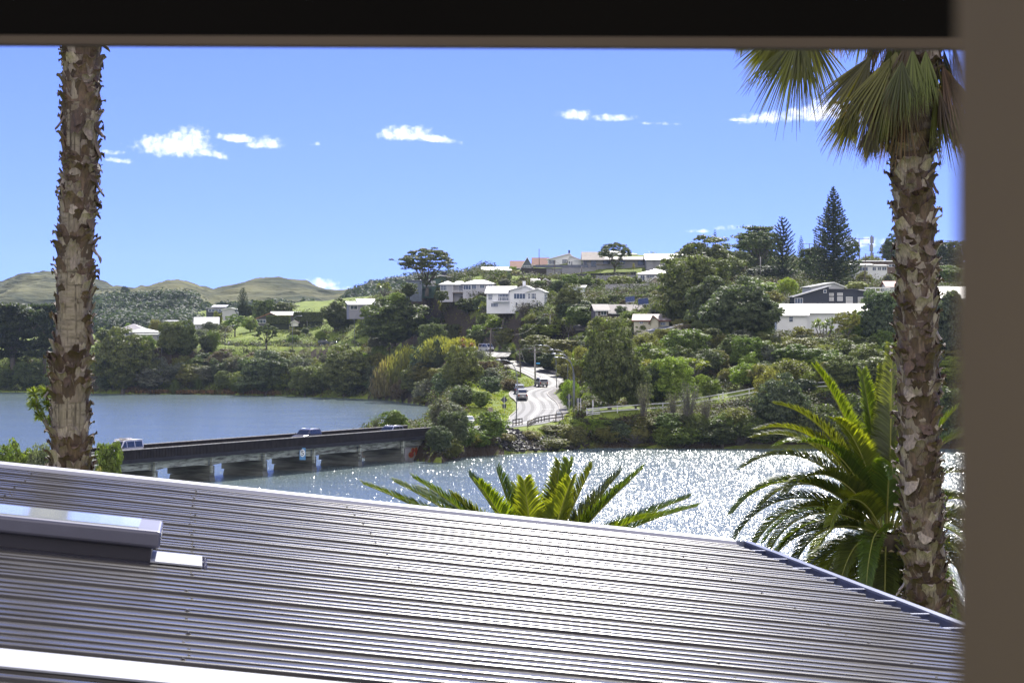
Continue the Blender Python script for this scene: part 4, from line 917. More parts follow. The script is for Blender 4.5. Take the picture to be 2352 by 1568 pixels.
def roof_mat(name, col, rough=.5, metal=.1, spec=.5):
    """sheet or tile roof: lines down the slope"""
    if name in MATS: return MATS[name]
    m, nt, b = new_mat(name); N = nt.nodes; L = nt.links
    tc = N.new('ShaderNodeTexCoord'); wv = N.new('ShaderNodeTexWave'); wv.inputs['Scale'].default_value = 1.1; wv.inputs['Distortion'].default_value = .15; L.new(tc.outputs['Object'], wv.inputs['Vector'])
    n = N.new('ShaderNodeTexNoise'); n.inputs['Scale'].default_value = .9; n.inputs['Detail'].default_value = 6; L.new(tc.outputs['Object'], n.inputs['Vector'])
    r = N.new('ShaderNodeMapRange'); L.new(wv.outputs[1], r.inputs[0]); r.inputs[3].default_value = .78; r.inputs[4].default_value = 1.05
    r2 = N.new('ShaderNodeMapRange'); L.new(n.outputs[0], r2.inputs[0]); r2.inputs[1].default_value = .3; r2.inputs[2].default_value = .7; r2.inputs[3].default_value = .8; r2.inputs[4].default_value = 1.15
    mu = N.new('ShaderNodeMath'); mu.operation = 'MULTIPLY'; L.new(r.outputs[0], mu.inputs[0]); L.new(r2.outputs[0], mu.inputs[1])
    mx = N.new('ShaderNodeMix'); mx.data_type = 'RGBA'; mx.blend_type = 'MULTIPLY'; mx.inputs[0].default_value = 1; mx.inputs[6].default_value = (*col, 1); L.new(mu.outputs[0], mx.inputs[7]); L.new(mx.outputs[2], b.inputs['Base Color'])
    b.inputs['Roughness'].default_value = rough; b.inputs['Metallic'].default_value = metal; b.inputs['Specular IOR Level'].default_value = spec
    return m
def build_houses():
    white = wall_white(); wr = roof_mat('pale_roof_metal', (.52, .52, .54), .5); gr = roof_mat('grey_roof_metal', (.20, .20, .23), .45); dr = roof_mat('dark_roof_metal', (.08, .08, .095), .4); tan = roof_mat('tan_roof_tiles', (.27, .23, .20), .7, 0); ora = roof_mat('orange_roof_tiles', (.21, .08, .05), .8, 0)
    grey = mat('pale_grey_weatherboard', (.46, .46, .50), .7, 0, .06, .6); green = mat('green_weatherboard', (.07, .125, .105), .7, 0, .1, .6); gw = mat('grey_stucco', (.25, .25, .29), .8, 0, .08, .5); dkw = mat('navy_cladding', (.035, .042, .062), .6, 0, .1, .6)
    wood = mat('grey_weathered_boards', (.16, .155, .165), .8, 0, .2, 1, 0, .3, (8, 1, .4)); cream = mat('cream_wall', (.60, .57, .46), .8, 0, .08, .6); yel = mat('yellow_wall', (.62, .52, .30), .8, 0, .06, .6); brick = mat('cream_brick', (.44, .38, .30), .85, 0, .2, 3); wht = mat('white_joinery', (.75, .75, .75), .5, 0, .05); blk = mat('black_flue', (.02, .02, .02), .5)
    dkt = mat('dark_trim', (.07, .07, .085), .6); lit = mat('pale_blind', (.5, .5, .5), .7, 0, .05)
    # --- white two storey house in the middle
    r, X, Z = house('villa', 'house', 'white two storey house with a chimney and low gables in the middle of the hillside', C3, 580, -6,
        [(1165, 1480, 797, 1010, 0, 9, 'S', 722, 0), (1440, 1745, 768, 1010, -.8, 9.4, 'F', 716, 1625), (1648, 1852, 785, 1008, -1.5, 8, 'F', 750, 1775)], white, wr,
        [((1182, 812, 1240, 880), 4, 1, 0), ((1300, 808, 1426, 893), 6, 1, 0), ((1488, 803, 1626, 872), 3, 0, 1), ((1660, 803, 1690, 872), 1, 1, 2), ((1698, 803, 1755, 872), 2, 1, 2), ((1215, 915, 1300, 965), 4, 0, 0), ((1508, 908, 1533, 950), 0, 0, 1), ((1585, 910, 1610, 957), 0, 0, 1), ((1662, 910, 1686, 970), 0, 0, 2), ((1757, 910, 1782, 957), 0, 0, 2)], sink=.6)
    mb = MB(); mb.box((X(1572), 3.5, Z(735)), (X(1604), 4.4, Z(656))); mb.build('chimney', white, r)
    mb = MB(); mb.box((X(1240), -1.2, Z(903)), (X(1430), -.01, Z(895))); mb.build('balcony', white, r); railing(r, X(1240), X(1430), Z(895), -1.15, .9, wht, .5)
    # --- pale grey hipped house left of it
    r, X, Z = house('bungalow', 'house', 'pale grey single storey house with hipped roof, left of the white two storey house', C3, 640, -4,
        [(885, 1250, 690, 852, 0, 9, 'H', 640, 2.8), (617, 768, 697, 792, 0, 8, 'H', 655, 1.5), (765, 888, 697, 792, 2.2, 6, 'H', 655, .6)], grey, wr,
        [((622, 708, 697, 770), 3, 1, 1), ((827, 710, 882, 788), 4, 1, 2), ((889, 703, 982, 762), 2, 0, 0), ((990, 700, 1044, 756), 1, 0, 0), ((1085, 700, 1140, 745), 1, 0, 0), ((1187, 700, 1237, 745), 1, 0, 0)])
    mb = MB(); mb.box((X(765), -.3, Z(800)), (X(888), 2.1, Z(794))); mb.build('deck', mat('weathered_timber', (.16, .13, .10), .9, 0, .2, 3), r); mb = MB(); mb.box((X(765), -.25, Z(772)), (X(888), -.2, Z(768))); mb.box((X(765), -.25, Z(784)), (X(888), -.2, Z(781))); mb.box((X(766), -.2, Z(792)), (X(771), -.1, Z(700))); mb.build('porch_rail', wht, r)
    mb = MB(); k = 960
    while k < 1160: mb.box((X(k), -.06, Z(855)), (X(k+6), -.01, Z(806))); k += 12
    mb.build('base_slats', mat('grey_slats', (.40, .40, .42), .8), r)
    # --- green house behind
    r, X, Z = house('green_cottage', 'house', 'dark green gabled house behind the big spreading tree', C3, 668, 0, [(512, 885, 638, 752, 0, 9, 'F', 592, 620), (395, 515, 655, 752, .6, 7, 'M', 640, 0)], green, gr,
        [((515, 657, 564, 715), 0, 0, 0, lit), ((668, 650, 716, 690), 0, 0, 0, lit), ((425, 665, 508, 720), 3, 0, 1)])
    railing(r, X(400), X(512), Z(745), -1.2, 1.2, dkt, .6); mb = MB(); mb.box((X(400), -1.3, Z(750)), (X(512), 0.5, Z(745))); mb.build('deck', dkt, r); mb = MB(); mb.box((X(632), 3, Z(620)), (X(690), 5, Z(560))); mb.box((X(626), 2.8, Z(560)), (X(696), 5.2, Z(551))); mb.build('roof_box', dkw, r)
    r, X, Z = house('carport', 'carport', 'small blue grey carport under the big spreading tree', C3, 662, 0, [(215, 400, 655, 790, 0, 5, 'T', 640, 0)], mat('blue_grey_boards', (.14, .17, .22), .7), gr, [((240, 700, 330, 790), 1, 0, 0)])
    # --- small upper green house
    house('green_shed_house', 'house', 'small green house with a pale ribbed roof left of the orange roofs', C3, 700, 4, [(1125, 1450, 530, 618, 0, 7, 'S', 497, 0)], green, wr, [((1190, 548, 1293, 613), 1, 1, 0, lit)])
    # --- orange tiled houses
    house('tiled_house', 'house', 'orange tiled roof left of the blue grey gable on the ridge', C3, 735, 0, [(1455, 1640, 500, 512, 0, 9, 'S', 420, 0)], gw, ora)
    house('gabled_house', 'house', 'orange tiled house with a steep blue grey gable on the ridge', C3, 725, 0, [(1572, 1712, 500, 512, 0, 10, 'F', 378, 1643), (1712, 1890, 463, 512, 1.5, 8, 'S', 382, 0)], mat('blue_grey_gable', (.12, .14, .18), .8), ora, [((1590, 477, 1692, 503), 4, 0, 0)])
    # --- white house on ridge
    r, X, Z = house('ridge_house', 'house', 'white low gabled house with corner windows on the ridge right of the orange roofs', C3, 705, 0, [(1890, 2215, 402, 470, 0, 9, 'F', 336, 2140)], white, wr, [((1892, 408, 1978, 465), 4, 0, 0), ((2052, 402, 2122, 455), 2, 1, 0)])
    mb = MB(); mb.tube([(X(2140), 4, Z(345)), (X(2140), 4, Z(290))], .25, 8); mb.build('flue', blk, r)
    r, X, Z = house('sunroom_house', 'house', 'small white house with a tan gabled roof behind the glass railed terrace', C4, 695, -3, [(62, 222, 410, 505, 0, 8, 'F', 360, 90)], white, tan, [((70, 425, 95, 460), 0, 0, 0), ((100, 425, 118, 500), 0, 0, 0)])
    mb = MB()
    for k in range(135, 345, 12): mb.bar((X(k), -.2, Z(410)), (X(k), -4, Z(413)), .08)
    mb.box((X(135), -4.1, Z(418)), (X(345), -4, Z(411))); mb.build('pergola', wht, r)
    # --- long grey house
    r, X, Z = house('long_house', 'house', 'long grey two storey house with dark windows along the ridge', C4, 690, 0,
        [(290, 1015, 408, 552, 0, 9, 'S', 372, 0), (240, 475, 408, 552, -1.6, 8, 'S', 318, 0), (395, 640, 470, 552, -1.7, 1.7, 'T', 0, 0)], gw, tan,
        [((475, 420, 562, 475), 1, 0, 0), ((655, 420, 735, 460), 1, 0, 0), ((885, 420, 965, 473), 2, 0, 0), ((412, 522, 476, 562), 1, 0, 2), ((757, 517, 820, 548), 1, 0, 0), ((330, 420, 395, 495), 1, 0, 1), ((250, 420, 285, 490), 1, 0, 1)], trimm=dkt, winm=dkt)
    house('back_house', 'house', 'pale hipped roof showing above the long grey house', C4, 730, 0, [(300, 870, 345, 400, 0, 12, 'H', 298, 5)], gw, wr)
    house('brown_gable_house', 'house', 'tall grey house with a brown sided white roof, right end of the ridge terrace', C4, 682, 0, [(1060, 1420, 405, 545, 0, 10, 'S', 338, 0), (985, 1062, 405, 545, -.5, 9, 'S', 345, 0)], gw, wr, [((1170, 463, 1254, 510), 1, 0, 0)], winm=dkt)
    mb = MB()
    # terrace walls and fences: each its own thing
    def wallrun(zc, pts, Y, th, m, name, cat, label, pale=None):
        a = W(*zc(*pts[0]), Y); root = empty(name, a); tag(root, label, cat); mb = MB()
        for i in range(len(pts)-1):
            (x0, t0, b0), (x1, t1, b1) = pts[i], pts[i+1]
            q = [W(*zc(x0, b0), Y), W(*zc(x1, b1), Y), W(*zc(x1, t1), Y), W(*zc(x0, t0), Y)]; q[0].z -= 1.5; q[1].z -= 1.5
            mb.prism([v-a for v in q], (0, th, 0))
        mb.build('wall_face', m, root); mb = MB()
        for i in range(len(pts)-1):
            (x0, t0, b0), (x1, t1, b1) = pts[i], pts[i+1]; mb.bar(W(*zc(x0, t0), Y)-a+Vector((0, th/2, .06)), W(*zc(x1, t1), Y)-a+Vector((0, th/2, .06)), th+.12, .1)
        mb.build('coping', pale or m, root)
        return root, a

    rt, a = wallrun2(C3, [(1870, 512, 595), (2352, 505, 600)], 688, .3, gw, 'retaining_wall', 'wall', 'pale grey retaining wall under the glass railed terrace')
    wallrun2(C4, [(-5, 505, 592), (388, 512, 592)], 687, .3, gw, 'terrace_wall', 'wall', 'right half of the grey retaining wall below the sunroom house')
    wallrun2(C3, [(1575, 505, 575), (1870, 512, 590)], 689, .2, mat('dark_timber_fence', (.05, .045, .045), .9, 0, .3, 2), 'timber_retaining_wall', 'wall', 'dark timber pile wall left of the pale retaining wall')
    wallrun2(C4, [(-5, 590, 655), (290, 575, 640)], 660, .15, dkw, 'dark_fence', 'fence', 'low dark fence below the pale retaining wall')
    wallrun2(C4, [(250, 578, 605), (870, 552, 600)], 662, .15, mat('dark_mesh_fence', (.025, .027, .032), .9), 'mesh_fence', 'fence', 'long dark fence in front of the long grey house')
    wallrun2(C4, [(395, 600, 645), (860, 592, 648)], 645, .15, gw, 'grey_fence', 'fence', 'pale grey fence below the long dark fence')
    wallrun2(C4, [(505, 702, 778), (1020, 695, 780)], 622, .2, mat('plaster_wall', (.33, .32, .36), .8, 0, .08, .5), 'garden_wall', 'wall', 'long pale plaster garden wall left of the brick gable house')
    wallrun2(C4, [(450, 828, 850), (1110, 825, 850)], 600, .2, gw, 'carport_wall', 'wall', 'pale wall top behind the tall clipped hedge')
    # glass railing on the terrace
    a = W(*C3(1740, 505), 687); r = empty('terrace_railing', a); tag(r, 'glass railing along the ridge terrace above the retaining wall', 'railing'); s = C3.s*687/FPX
    railing(r, 0, 620*s, 0, 0, 38*s, dkt, 2.2, glass_mat('smoked_glass', (.06, .065, .08)))
    # --- house with sunroom, brick gable
    r, X, Z = house('hipped_house', 'house', 'white house with a pale hipped roof and corner sunroom beside the big domed tree', C4, 645, -5, [(888, 1275, 572, 690, 0, 10, 'H', 508, 5)], white, wr, [((915, 588, 968, 652), 1, 0, 0), ((985, 585, 1082, 632), 4, 0, 0), ((1100, 575, 1140, 600), 1, 0, 0)])
    railing(r, X(985), X(1082), Z(670), -.9, 1.1, wht, .5)
    r, X, Z = house('brick_gable_house', 'house', 'cream brick house with a pale front gable and a black railed deck', C4, 632, -4, [(1022, 1225, 662, 805, 0, 9, 'F', 612, 1090), (985, 1025, 668, 805, .8, 8, 'T', 0, 0)], brick, wr, [((1097, 680, 1165, 750), 1, 0, 0)])
    mb = MB(); mb.box((X(850), -2.4, Z(783)), (X(1085), -.02, Z(775))); mb.build('deck', dkt, r); railing(r, X(850), X(1085), Z(775), -2.35, 1.05, blk, .7)
    r, X, Z = house('white_shed', 'shed', 'small plain white shed with a flat roof among bushes', C4, 610, -6, [(78, 252, 735, 832, 0, 4, 'M', 712, 0)], mat('mint_white_wall', (.55, .60, .60), .7, 0, .05), wr)
    house('garage', 'garage', 'low grey garage roof behind the tall hedge', C4, 585, -5, [(45, 270, 865, 892, 0, 6, 'M', 832, 0)], gw, gr)
    house('timber_garage', 'garage', 'weathered grey shed with a gable, right of the white chimney', C3, 640, 0, [(1775, 1942, 682, 765, 0, 7, 'F', 632, 1855), (1705, 1778, 682, 765, .5, 6, 'S', 632, 0)], mat('grey_shed_boards', (.20, .19, .20), .85, 0, .15, 2), gr)
    # --- brown roofed house with solar panels
    r, X, Z = house('solar_house', 'house', 'long dark timber house with a rusty ribbed roof carrying two tilted solar panels', C4, 535, 5,
        [(525, 1035, 1030, 1125, 0, 8, 'S', 938, 0), (380, 530, 1000, 1125, -1, 8, 'S', 936, 0)], mat('dark_timber_wall', (.10, .085, .085), .85, 0, .2, 2), roof_mat('rusty_grey_roof', (.17, .145, .145), .7, 0, .3),
        [((382, 1002, 408, 1112), 1, 0, 1), ((440, 1000, 512, 1062), 1, 0, 1), ((680, 1038, 762, 1070), 2, 0, 0), ((905, 1045, 960, 1080), 1, 0, 0)])
    for (x0, x1, y0, y1, dx) in ((740, 850, 915, 850, 10), (888, 1010, 945, 872, 12)):
        a = W(*C4((x0+x1)/2, 960), 538); pr = empty('solar_array', a); tag(pr, 'tilted solar panel on thin legs, %s on the rusty roof' % ('left of the two' if x0 < 800 else 'right of the two'), 'solar panel', 'solar panels on the rusty roof')
        s = C4.s*538/FPX; w = (x1-x0)*s/2; mb = MB(); z0, z1 = (960-y0)*s, (960-y1)*s
        mb.prism([(-w, -.9, z0), (w, -.9, z0+.25), (w, .9, z1+.25), (-w, .9, z1)], (0, 0, .07)); mb.build('panel', mat('panel_glass', (.03, .04, .07), .15, 0, .1, 1, 0, 1), pr)
        mb = MB(); mb.bar((-w, -.93, z0+.04), (w, -.93, z0+.29), .08); mb.bar((-w, .93, z1+.04), (w, .93, z1+.29), .08); mb.build('panel_frame', wht, pr)
        for xx, yy, zz in ((-w*.8, .8, z1), (w*.8, .8, z1+.2), (-w*.5, -.8, z0), (w*.6, -.8, z0+.15)): mb = MB(); mb.bar((xx, yy, -.6), (xx, yy, zz), .07); mb.build('leg', wht, pr)
    house('cream_house', 'house', 'cream house with two small pale pink gables below the rusty roof', C4, 512, -6, [(840, 1250, 1118, 1185, 0, 8, 'S', 1052, 0), (1040, 1130, 1118, 1185, -1.2, 4, 'F', 1068, 1065)], cream, roof_mat('pink_grey_roof', (.40, .34, .32), .7, 0), [((1150, 1143, 1215, 1180), 2, 0, 0), ((905, 1135, 950, 1160), 1, 0, 0)], trimm=mat('red_brown_fascia', (.25, .09, .06), .7))
    house('dark_roof_house', 'house', 'pale house with a dark sloping roof below the cream house', C4, 492, 12, [(1120, 1300, 1245, 1320, 0, 7, 'R', 1195, 0)], cream, dr)
    a = W(*C4(1343, 1345), 478); r = empty('porch_canopy', a); tag(r, 'white post carrying a flat grey porch roof among cabbage trees', 'canopy'); s = C4.s*478/FPX
    mb = MB(); mb.box((-.12, -.12, -2), (.12, .12, 160*s)); mb.build('post', wht, r); mb = MB(); mb.prism([(-38*s, -1, 158*s), (72*s, -1, 172*s), (72*s, -1, 186*s), (-38*s, -1, 166*s)], (0, 3, 0)); mb.build('canopy_roof', gr, r)
    # --- right side
    house('white_roof_hall', 'house', 'white house under a very long pale ribbed roof at the right', C5, 470, -3, [(372, 652, 1312, 1470, 0, 8, 'S', 1218, 0), (652, 1300, 1290, 1470, 2.2, 8, 'S', 1214, 0)], white, roof_mat('long_pale_roof', (.42, .41, .40), .5), [((482, 1330, 525, 1385), 0, 1, 0), ((1000, 1380, 1120, 1400), 3, 0, 1)])
    house('modern_house', 'house', 'modern dark navy house with a grey boarded gable at the right', C5, 522, 0, [(855, 1130, 1078, 1215, 0, 8, 'T', 0, 0), (528, 855, 1150, 1220, -.8, 8, 'R', 1042, 0), (1128, 1398, 1110, 1215, .5, 8, 'L', 1078, 0)], dkw, dr,
          [((862, 1110, 905, 1137), 0, 0, 0, lit), ((938, 1108, 990, 1135), 0, 0, 0, lit), ((862, 1148, 905, 1185), 2, 0, 0, lit), ((938, 1145, 990, 1185), 2, 0, 0, lit), ((1020, 1145, 1083, 1210), 0, 1, 0, lit), ((532, 1158, 610, 1210), 2, 0, 1), ((1135, 1147, 1190, 1207), 1, 0, 2, lit), ((1290, 1145, 1347, 1205), 0, 1, 2, lit), ((803, 1078, 833, 1110), 0, 0, 1)], winm=wht)
    house('gable_behind', 'house', 'pale grey gable rising behind the modern navy house', C5, 560, 6, [(690, 1005, 1052, 1100, 0, 9, 'F', 1012, 905)], grey, gr)
    house('far_white_house', 'house', 'white house with a flat roof and balcony below the tall pine at upper right', C5, 640, 0, [(1095, 1270, 848, 945, 0, 8, 'M', 830, 0), (1270, 1415, 852, 935, 1.5, 8, 'M', 838, 0)], white, wr, [((1275, 862, 1312, 900), 1, 0, 1), ((1325, 862, 1360, 897), 1, 0, 1), ((1365, 862, 1412, 897), 1, 0, 1), ((1145, 865, 1228, 905), 2, 0, 0)])
    house('brown_upper_house', 'house', 'brown flat roofed house behind the white house at upper right', C5, 665, 0, [(1180, 1525, 812, 870, 0, 9, 'M', 800, 0)], mat('brown_boards', (.13, .09, .07), .8), wr, [((1420, 840, 1500, 865), 2, 0, 0)])
    house('small_gable_house', 'house', 'small pale gable left of the very long pale roof', C5, 500, 0, [(300, 480, 1250, 1330, 0, 7, 'F', 1212, 440)], grey, dr)
    house('grey_roof_hall', 'house', 'grey ribbed roof at the right edge behind the fan palm trunk', C5, 505, 0, [(1860, 2260, 1158, 1200, 0, 12, 'S', 1050, 0)], gw, roof_mat('brown_grey_roof', (.20, .185, .185), .5))
    house('red_roof_house', 'house', 'red roof peeping out left of the right fan palm', C5, 590, 0, [(1405, 1560, 1050, 1075, 0, 9, 'S', 1000, 0)], white, roof_mat('red_roof_tiles', (.32, .09, .07), .7, 0))
    a = W(*C5(1205, 1092), 560); r = empty('white_pergola', a); tag(r, 'white flat pergola above the navy house', 'pergola'); s = C5.s*560/FPX
    mb = MB(); mb.box((0, 0, 25*s), (230*s, 2.5, 36*s)); mb.build('pergola_top', wht, r)
    for k in range(6): mb = MB(); mb.box((k*45*s, 0, -2), (k*45*s+.15, .15, 25*s)); mb.build('post', wht, r)
    # --- left side
    house('yellow_house', 'house', 'pale yellow gabled house at the left edge above the water', CA, 755, 0, [(108, 285, 1298, 1360, 0, 9, 'F', 1258, 196), (50, 112, 1296, 1355, 1, 8, 'S', 1258, 0)], yel, gr, [((65, 1310, 108, 1350), 2, 0, 1)])
    house('white_cottage', 'house', 'small white gabled house beside the left fan palm trunk', CA, 752, 0, [(335, 465, 1302, 1362, 0, 8, 'F', 1270, 400)], white, wr, [((395, 1305, 440, 1345), 1, 0, 0)])
    house('textured_roof_house', 'house', 'house with a bright tiled hipped roof left of the round tree pair', CA, 850, 0, [(1120, 1345, 982, 1010, 0, 12, 'H', 928, 4)], gw, roof_mat('bright_tiles', (.50, .46, .40), .3, .2))
    house('low_hipped_house', 'house', 'low green grey hipped roof with shaded windows in front of the bright tiled roof', CA, 805, 0, [(1165, 1480, 1008, 1050, 0, 12, 'H', 968, 5), (1285, 1490, 1030, 1055, -3, 3, 'M', 1020, 0)], gw, roof_mat('green_grey_roof', (.30, .32, .29), .6), [((1180, 1015, 1215, 1040), 0, 0, 0), ((1250, 1015, 1280, 1050), 0, 0, 0)])
    house('barn_house', 'house', 'steep pale grey roofed white house at the left of the bright lawn', CA, 835, 6, [(1835, 2050, 930, 975, 0, 10, 'S', 868, 0), (1925, 2030, 950, 985, -2.5, 3, 'M', 918, 0)], grey, wr)
    house('hilltop_house', 'house', 'modern flat roofed house on the hill left of the small pine', CA, 905, 0, [(1940, 2140, 785, 820, 0, 9, 'T', 0, 0), (1990, 2110, 770, 790, 3, 7, 'M', 752, 0)], dkw, wr, [((1960, 792, 2085, 815), 3, 0, 0)])
    house('hilltop_cottage', 'house', 'small white cottage right of the modern hill house', CA, 895, 0, [(2090, 2240, 795, 835, 0, 7, 'F', 780, 2165)], grey, wr, [((2205, 795, 2238, 815), 0, 0, 0)])
    house('boat_shed', 'shed', 'little white shed with a sloping roof among far bushes at left', CA, 850, 0, [(1562, 1665, 905, 940, 0, 5, 'M', 898, 0)], grey, wr)
    house('brown_gable_cottage', 'house', 'dark wide gabled house with orange fascia above the bright lawn', CB, 810, 0, [(178, 440, 880, 930, 0, 9, 'F', 828, 312), (300, 570, 850, 880, 3, 6, 'M', 815, 0)], mat('charcoal_wall', (.07, .07, .085), .7), wr, [((182, 888, 268, 925), 2, 0, 0)], trimm=mat('orange_brown_fascia', (.30, .15, .09), .7))
    house('white_roof_house', 'house', 'house with a bright white roof at the brow of the hill', CB, 725, 8, [(1050, 1190, 750, 805, 0, 10, 'M', 718, 0), (1150, 1300, 745, 790, 1, 9, 'M', 692, 0)], gw, roof_mat('bright_white_roof', (.72, .72, .74), .5), [((1060, 757, 1130, 795), 1, 0, 0)])
    house('lean_to', 'shed', 'grey lean-to behind the wind bent tree', CB, 752, 0, [(985, 1150, 835, 870, 0, 6, 'M', 818, 0)], grey, wr)
    # playhouse and swing
    r, X, Z = house('playhouse', 'playhouse', 'tiny playhouse with a red roof beside the swing frame', CB, 770, 0, [(508, 568, 915, 942, 0, 2.2, 'F', 897, 538)], mat('white_joinery', (.75, .75, .75), .5), roof_mat('red_play_roof', (.35, .10, .09), .7, 0), sink=.3)
    a = W(*CB(618, 940), 772); r = empty('swing_frame', a); tag(r, 'thin grey swing frame beside the red roofed playhouse', 'swing'); pm = mat('grey_pipe', (.30, .30, .32), .5, .3)
    mb = MB(); mb.tube([(-1.2, 0, 1.7), (1.2, 0, 1.7)], .06, 6); mb.build('crossbar', pm, r)
    for sx in (-1.2, 1.2):
        for sy in (-.7, .7): mb = MB(); mb.tube([(sx, 0, 1.7), (sx*1.15, sy, -.3)], .06, 6); mb.build('leg', pm, r)
def wallrun2(zc, pts, Y, th, m, name, cat, label, pale=None):
    a = W(*zc(pts[0][0], pts[0][1]), Y); root = empty(name, a); tag(root, label, cat); mb = MB(); mc = MB()
    for i in range(len(pts)-1):
        (x0, t0, b0), (x1, t1, b1) = pts[i], pts[i+1]
        q = [W(*zc(x0, b0), Y), W(*zc(x1, b1), Y), W(*zc(x1, t1), Y), W(*zc(x0, t0), Y)]; q[0].z -= 1.5; q[1].z -= 1.5
        mb.prism([v-a for v in q], (0, th, 0)); mc.bar(q[3]-a+Vector((0, th/2, .06)), q[2]-a+Vector((0, th/2, .06)), th+.12, .1)
    mb.build('wall_face', m, root); mc.build('coping', pale or m, root)
    return root, a
# ---------------------------------------------------------------- vehicles
def vehicle(name, cat, label, loc, heading, kind, col, metal=.3, extras=(), glass=None, slope=0):
    """heading: degrees of the nose from +Y, clockwise seen from above. built with the nose on +x"""
    root = empty(name, loc); tag(root, label, cat); root.rotation_euler = (0, -R(slope), R(90-heading))
    pm = mat('car_paint_%s' % name, col, .22, metal, .04, 1, 0, .8); gl = glass or glass_mat('car_glass', (.02, .025, .035), .04); tr = mat('tyre_rubber', (.02, .02, .02), .8); rim = mat('wheel_rim', (.35, .35, .37), .35, .8); dkp = mat('car_dark_plastic', (.025, .025, .028), .6); red = mat('tail_lamp_red', (.35, .02, .015), .25); hl = mat('head_lamp', (.7, .72, .75), .15); pl = mat('number_plate', (.75, .75, .75), .5)
    L, Wd, low = {'van': (4.7, 1.75, 0), 'suv': (4.7, 1.85, 0), 'ute': (5.1, 1.85, 0), 'car': (4.4, 1.75, 0)}[kind]
    h = Wd/2; sections = {   # (x, z belt, z roof or None): body side outline lower part, then cabin
        'van': dict(body=[(-2.35, .35), (2.2, .35), (2.35, .6), (2.33, .95), (2.05, 1.12), (-2.35, 1.12)], cab=[(-2.35, 1.12), (2.05, 1.12), (1.35, 1.88), (1.2, 1.95), (-2.2, 1.95), (-2.33, 1.85)], wx=(1.45, -1.35), r=.33),
        'suv': dict(body=[(-2.3, .42), (2.2, .42), (2.33, .7), (2.22, .98), (1.15, 1.10), (-2.35, 1.10), (-2.36, .6)], cab=[(-2.34, 1.10), (1.15, 1.10), (.45, 1.70), (.3, 1.76), (-1.9, 1.78), (-2.15, 1.70)], wx=(1.42, -1.38), r=.37),
        'ute': dict(body=[(-2.55, .5), (2.35, .5), (2.5, .75), (2.4, 1.02), (1.35, 1.12), (-2.55, 1.12)], cab=[(-.75, 1.12), (1.35, 1.12), (.7, 1.70), (.55, 1.76), (-.5, 1.76), (-.68, 1.70)], wx=(1.55, -1.55), r=.39),
        'car': dict(body=[(-2.15, .3), (2.05, .3), (2.2, .5), (2.1, .78), (1.1, .92), (-2.1, .95), (-2.2, .6)], cab=[(-1.95, .94), (1.1, .92), (.35, 1.38), (.2, 1.43), (-1.2, 1.43), (-1.4, 1.38)], wx=(1.33, -1.3), r=.31)}[kind]
    mb = MB()
    # body: outline extruded with a narrower top and bottom edge
    def hull(poly, w_of):
        n = len(poly); vs = [(x, -w_of(x, z), z) for x, z in poly]+[(x, w_of(x, z), z) for x, z in poly]
        mb.add(vs, [tuple(range(n)), tuple(range(2*n-1, n-1, -1))]+[((i+1) % n, i, n+i, n+(i+1) % n) for i in range(n)])
    bz = sections['body'][-1][1] if kind != 'suv' else 1.10
    hull(sections['body'], lambda x, z: h*(.93 if abs(x) > 2 else 1.0)*(.96 if z < .5 else 1.0))
    zt = max(z for x, z in sections['cab']); zb = sections['cab'][0][1]
    taper = lambda z: h*(.985-.16*(z-zb)/(zt-zb))
    hull(sections['cab'], lambda x, z: taper(z))
    o = mb.build('body', pm, root); bv = o.modifiers.new('b', 'BEVEL'); bv.width = .05; bv.segments = 2; bv.limit_method = 'ANGLE'; bv.angle_limit = R(25)
    if kind == 'ute':       # open tray
        mb = MB(); mb.box((-2.45, -h+.1, 1.0), (-.8, h-.1, 1.135)); mb.build('tray', dkp, root)
    # glass: side windows, windscreen, rear window
    cab = sections['cab']; fx0, fx1 = cab[1][0], cab[2][0]; rx0, rx1 = cab[0][0], cab[-1][0]; zr = cab[2][1]
    def side_glass(xa, xb, xc, xd):
        for sg in (-1, 1):
            z0, z1 = zb+.06, zr-.05; y0, y1 = sg*(taper(z0)+.008), sg*(taper(z1)+.008)
            m_ = MB(); q = [(xa, y0, z0), (xb, y0, z0), (xc, y1, z1), (xd, y1, z1)]; m_.prism(q, (0, sg*.012, 0)); m_.build('side_window', gl, root)
    fr = lambda z: fx0+(fx1-fx0)*(z-zb)/(zr-zb)
    if kind == 'van': side_glass(.95, fr(zb+.06)-.12, fr(zr-.05)-.12, .95); side_glass(-.55, .82, .82, -.55); side_glass(-2.1, -.7, -.7, -2.05)
    elif kind == 'ute': side_glass(-.6, fr(zb+.06)-.18, fr(zr-.05)-.16, -.55)
    elif kind == 'suv': side_glass(.0, fr(zb+.06)-.2, fr(zr-.05)-.18, .0); side_glass(-1.1, -.1, -.1, -1.1); side_glass(-2.05, -1.2, -1.2, -1.85)
    else: side_glass(-.25, fr(zb+.06)-.2, fr(zr-.05)-.18, -.25); side_glass(-1.35, -.33, -.33, -1.1)
    mb = MB(); z0, z1 = zb+.05, zr-.04; a, b = fr(z0)+.012, fr(z1)+.012; mb.prism([(a, -taper(z0)+.1, z0), (a, taper(z0)-.1, z0), (b, taper(z1)-.09, z1), (b, -taper(z1)+.09, z1)], (.012, 0, .008)); mb.build('windscreen', gl, root)
    rl = lambda z: rx0+(rx1-rx0)*(z-zb)/(cab[-1][1]-zb); a, b = rl(z0)-.012, rl(z1)-.012; mb = MB(); mb.prism([(a, -taper(z0)+.14, z0+.02), (b, -taper(z1)+.14, z1), (b, taper(z1)-.14, z1), (a, taper(z0)-.14, z0+.02)], (-.012, 0, .004)); mb.build('rear_window', gl, root)
    r = sections['r']
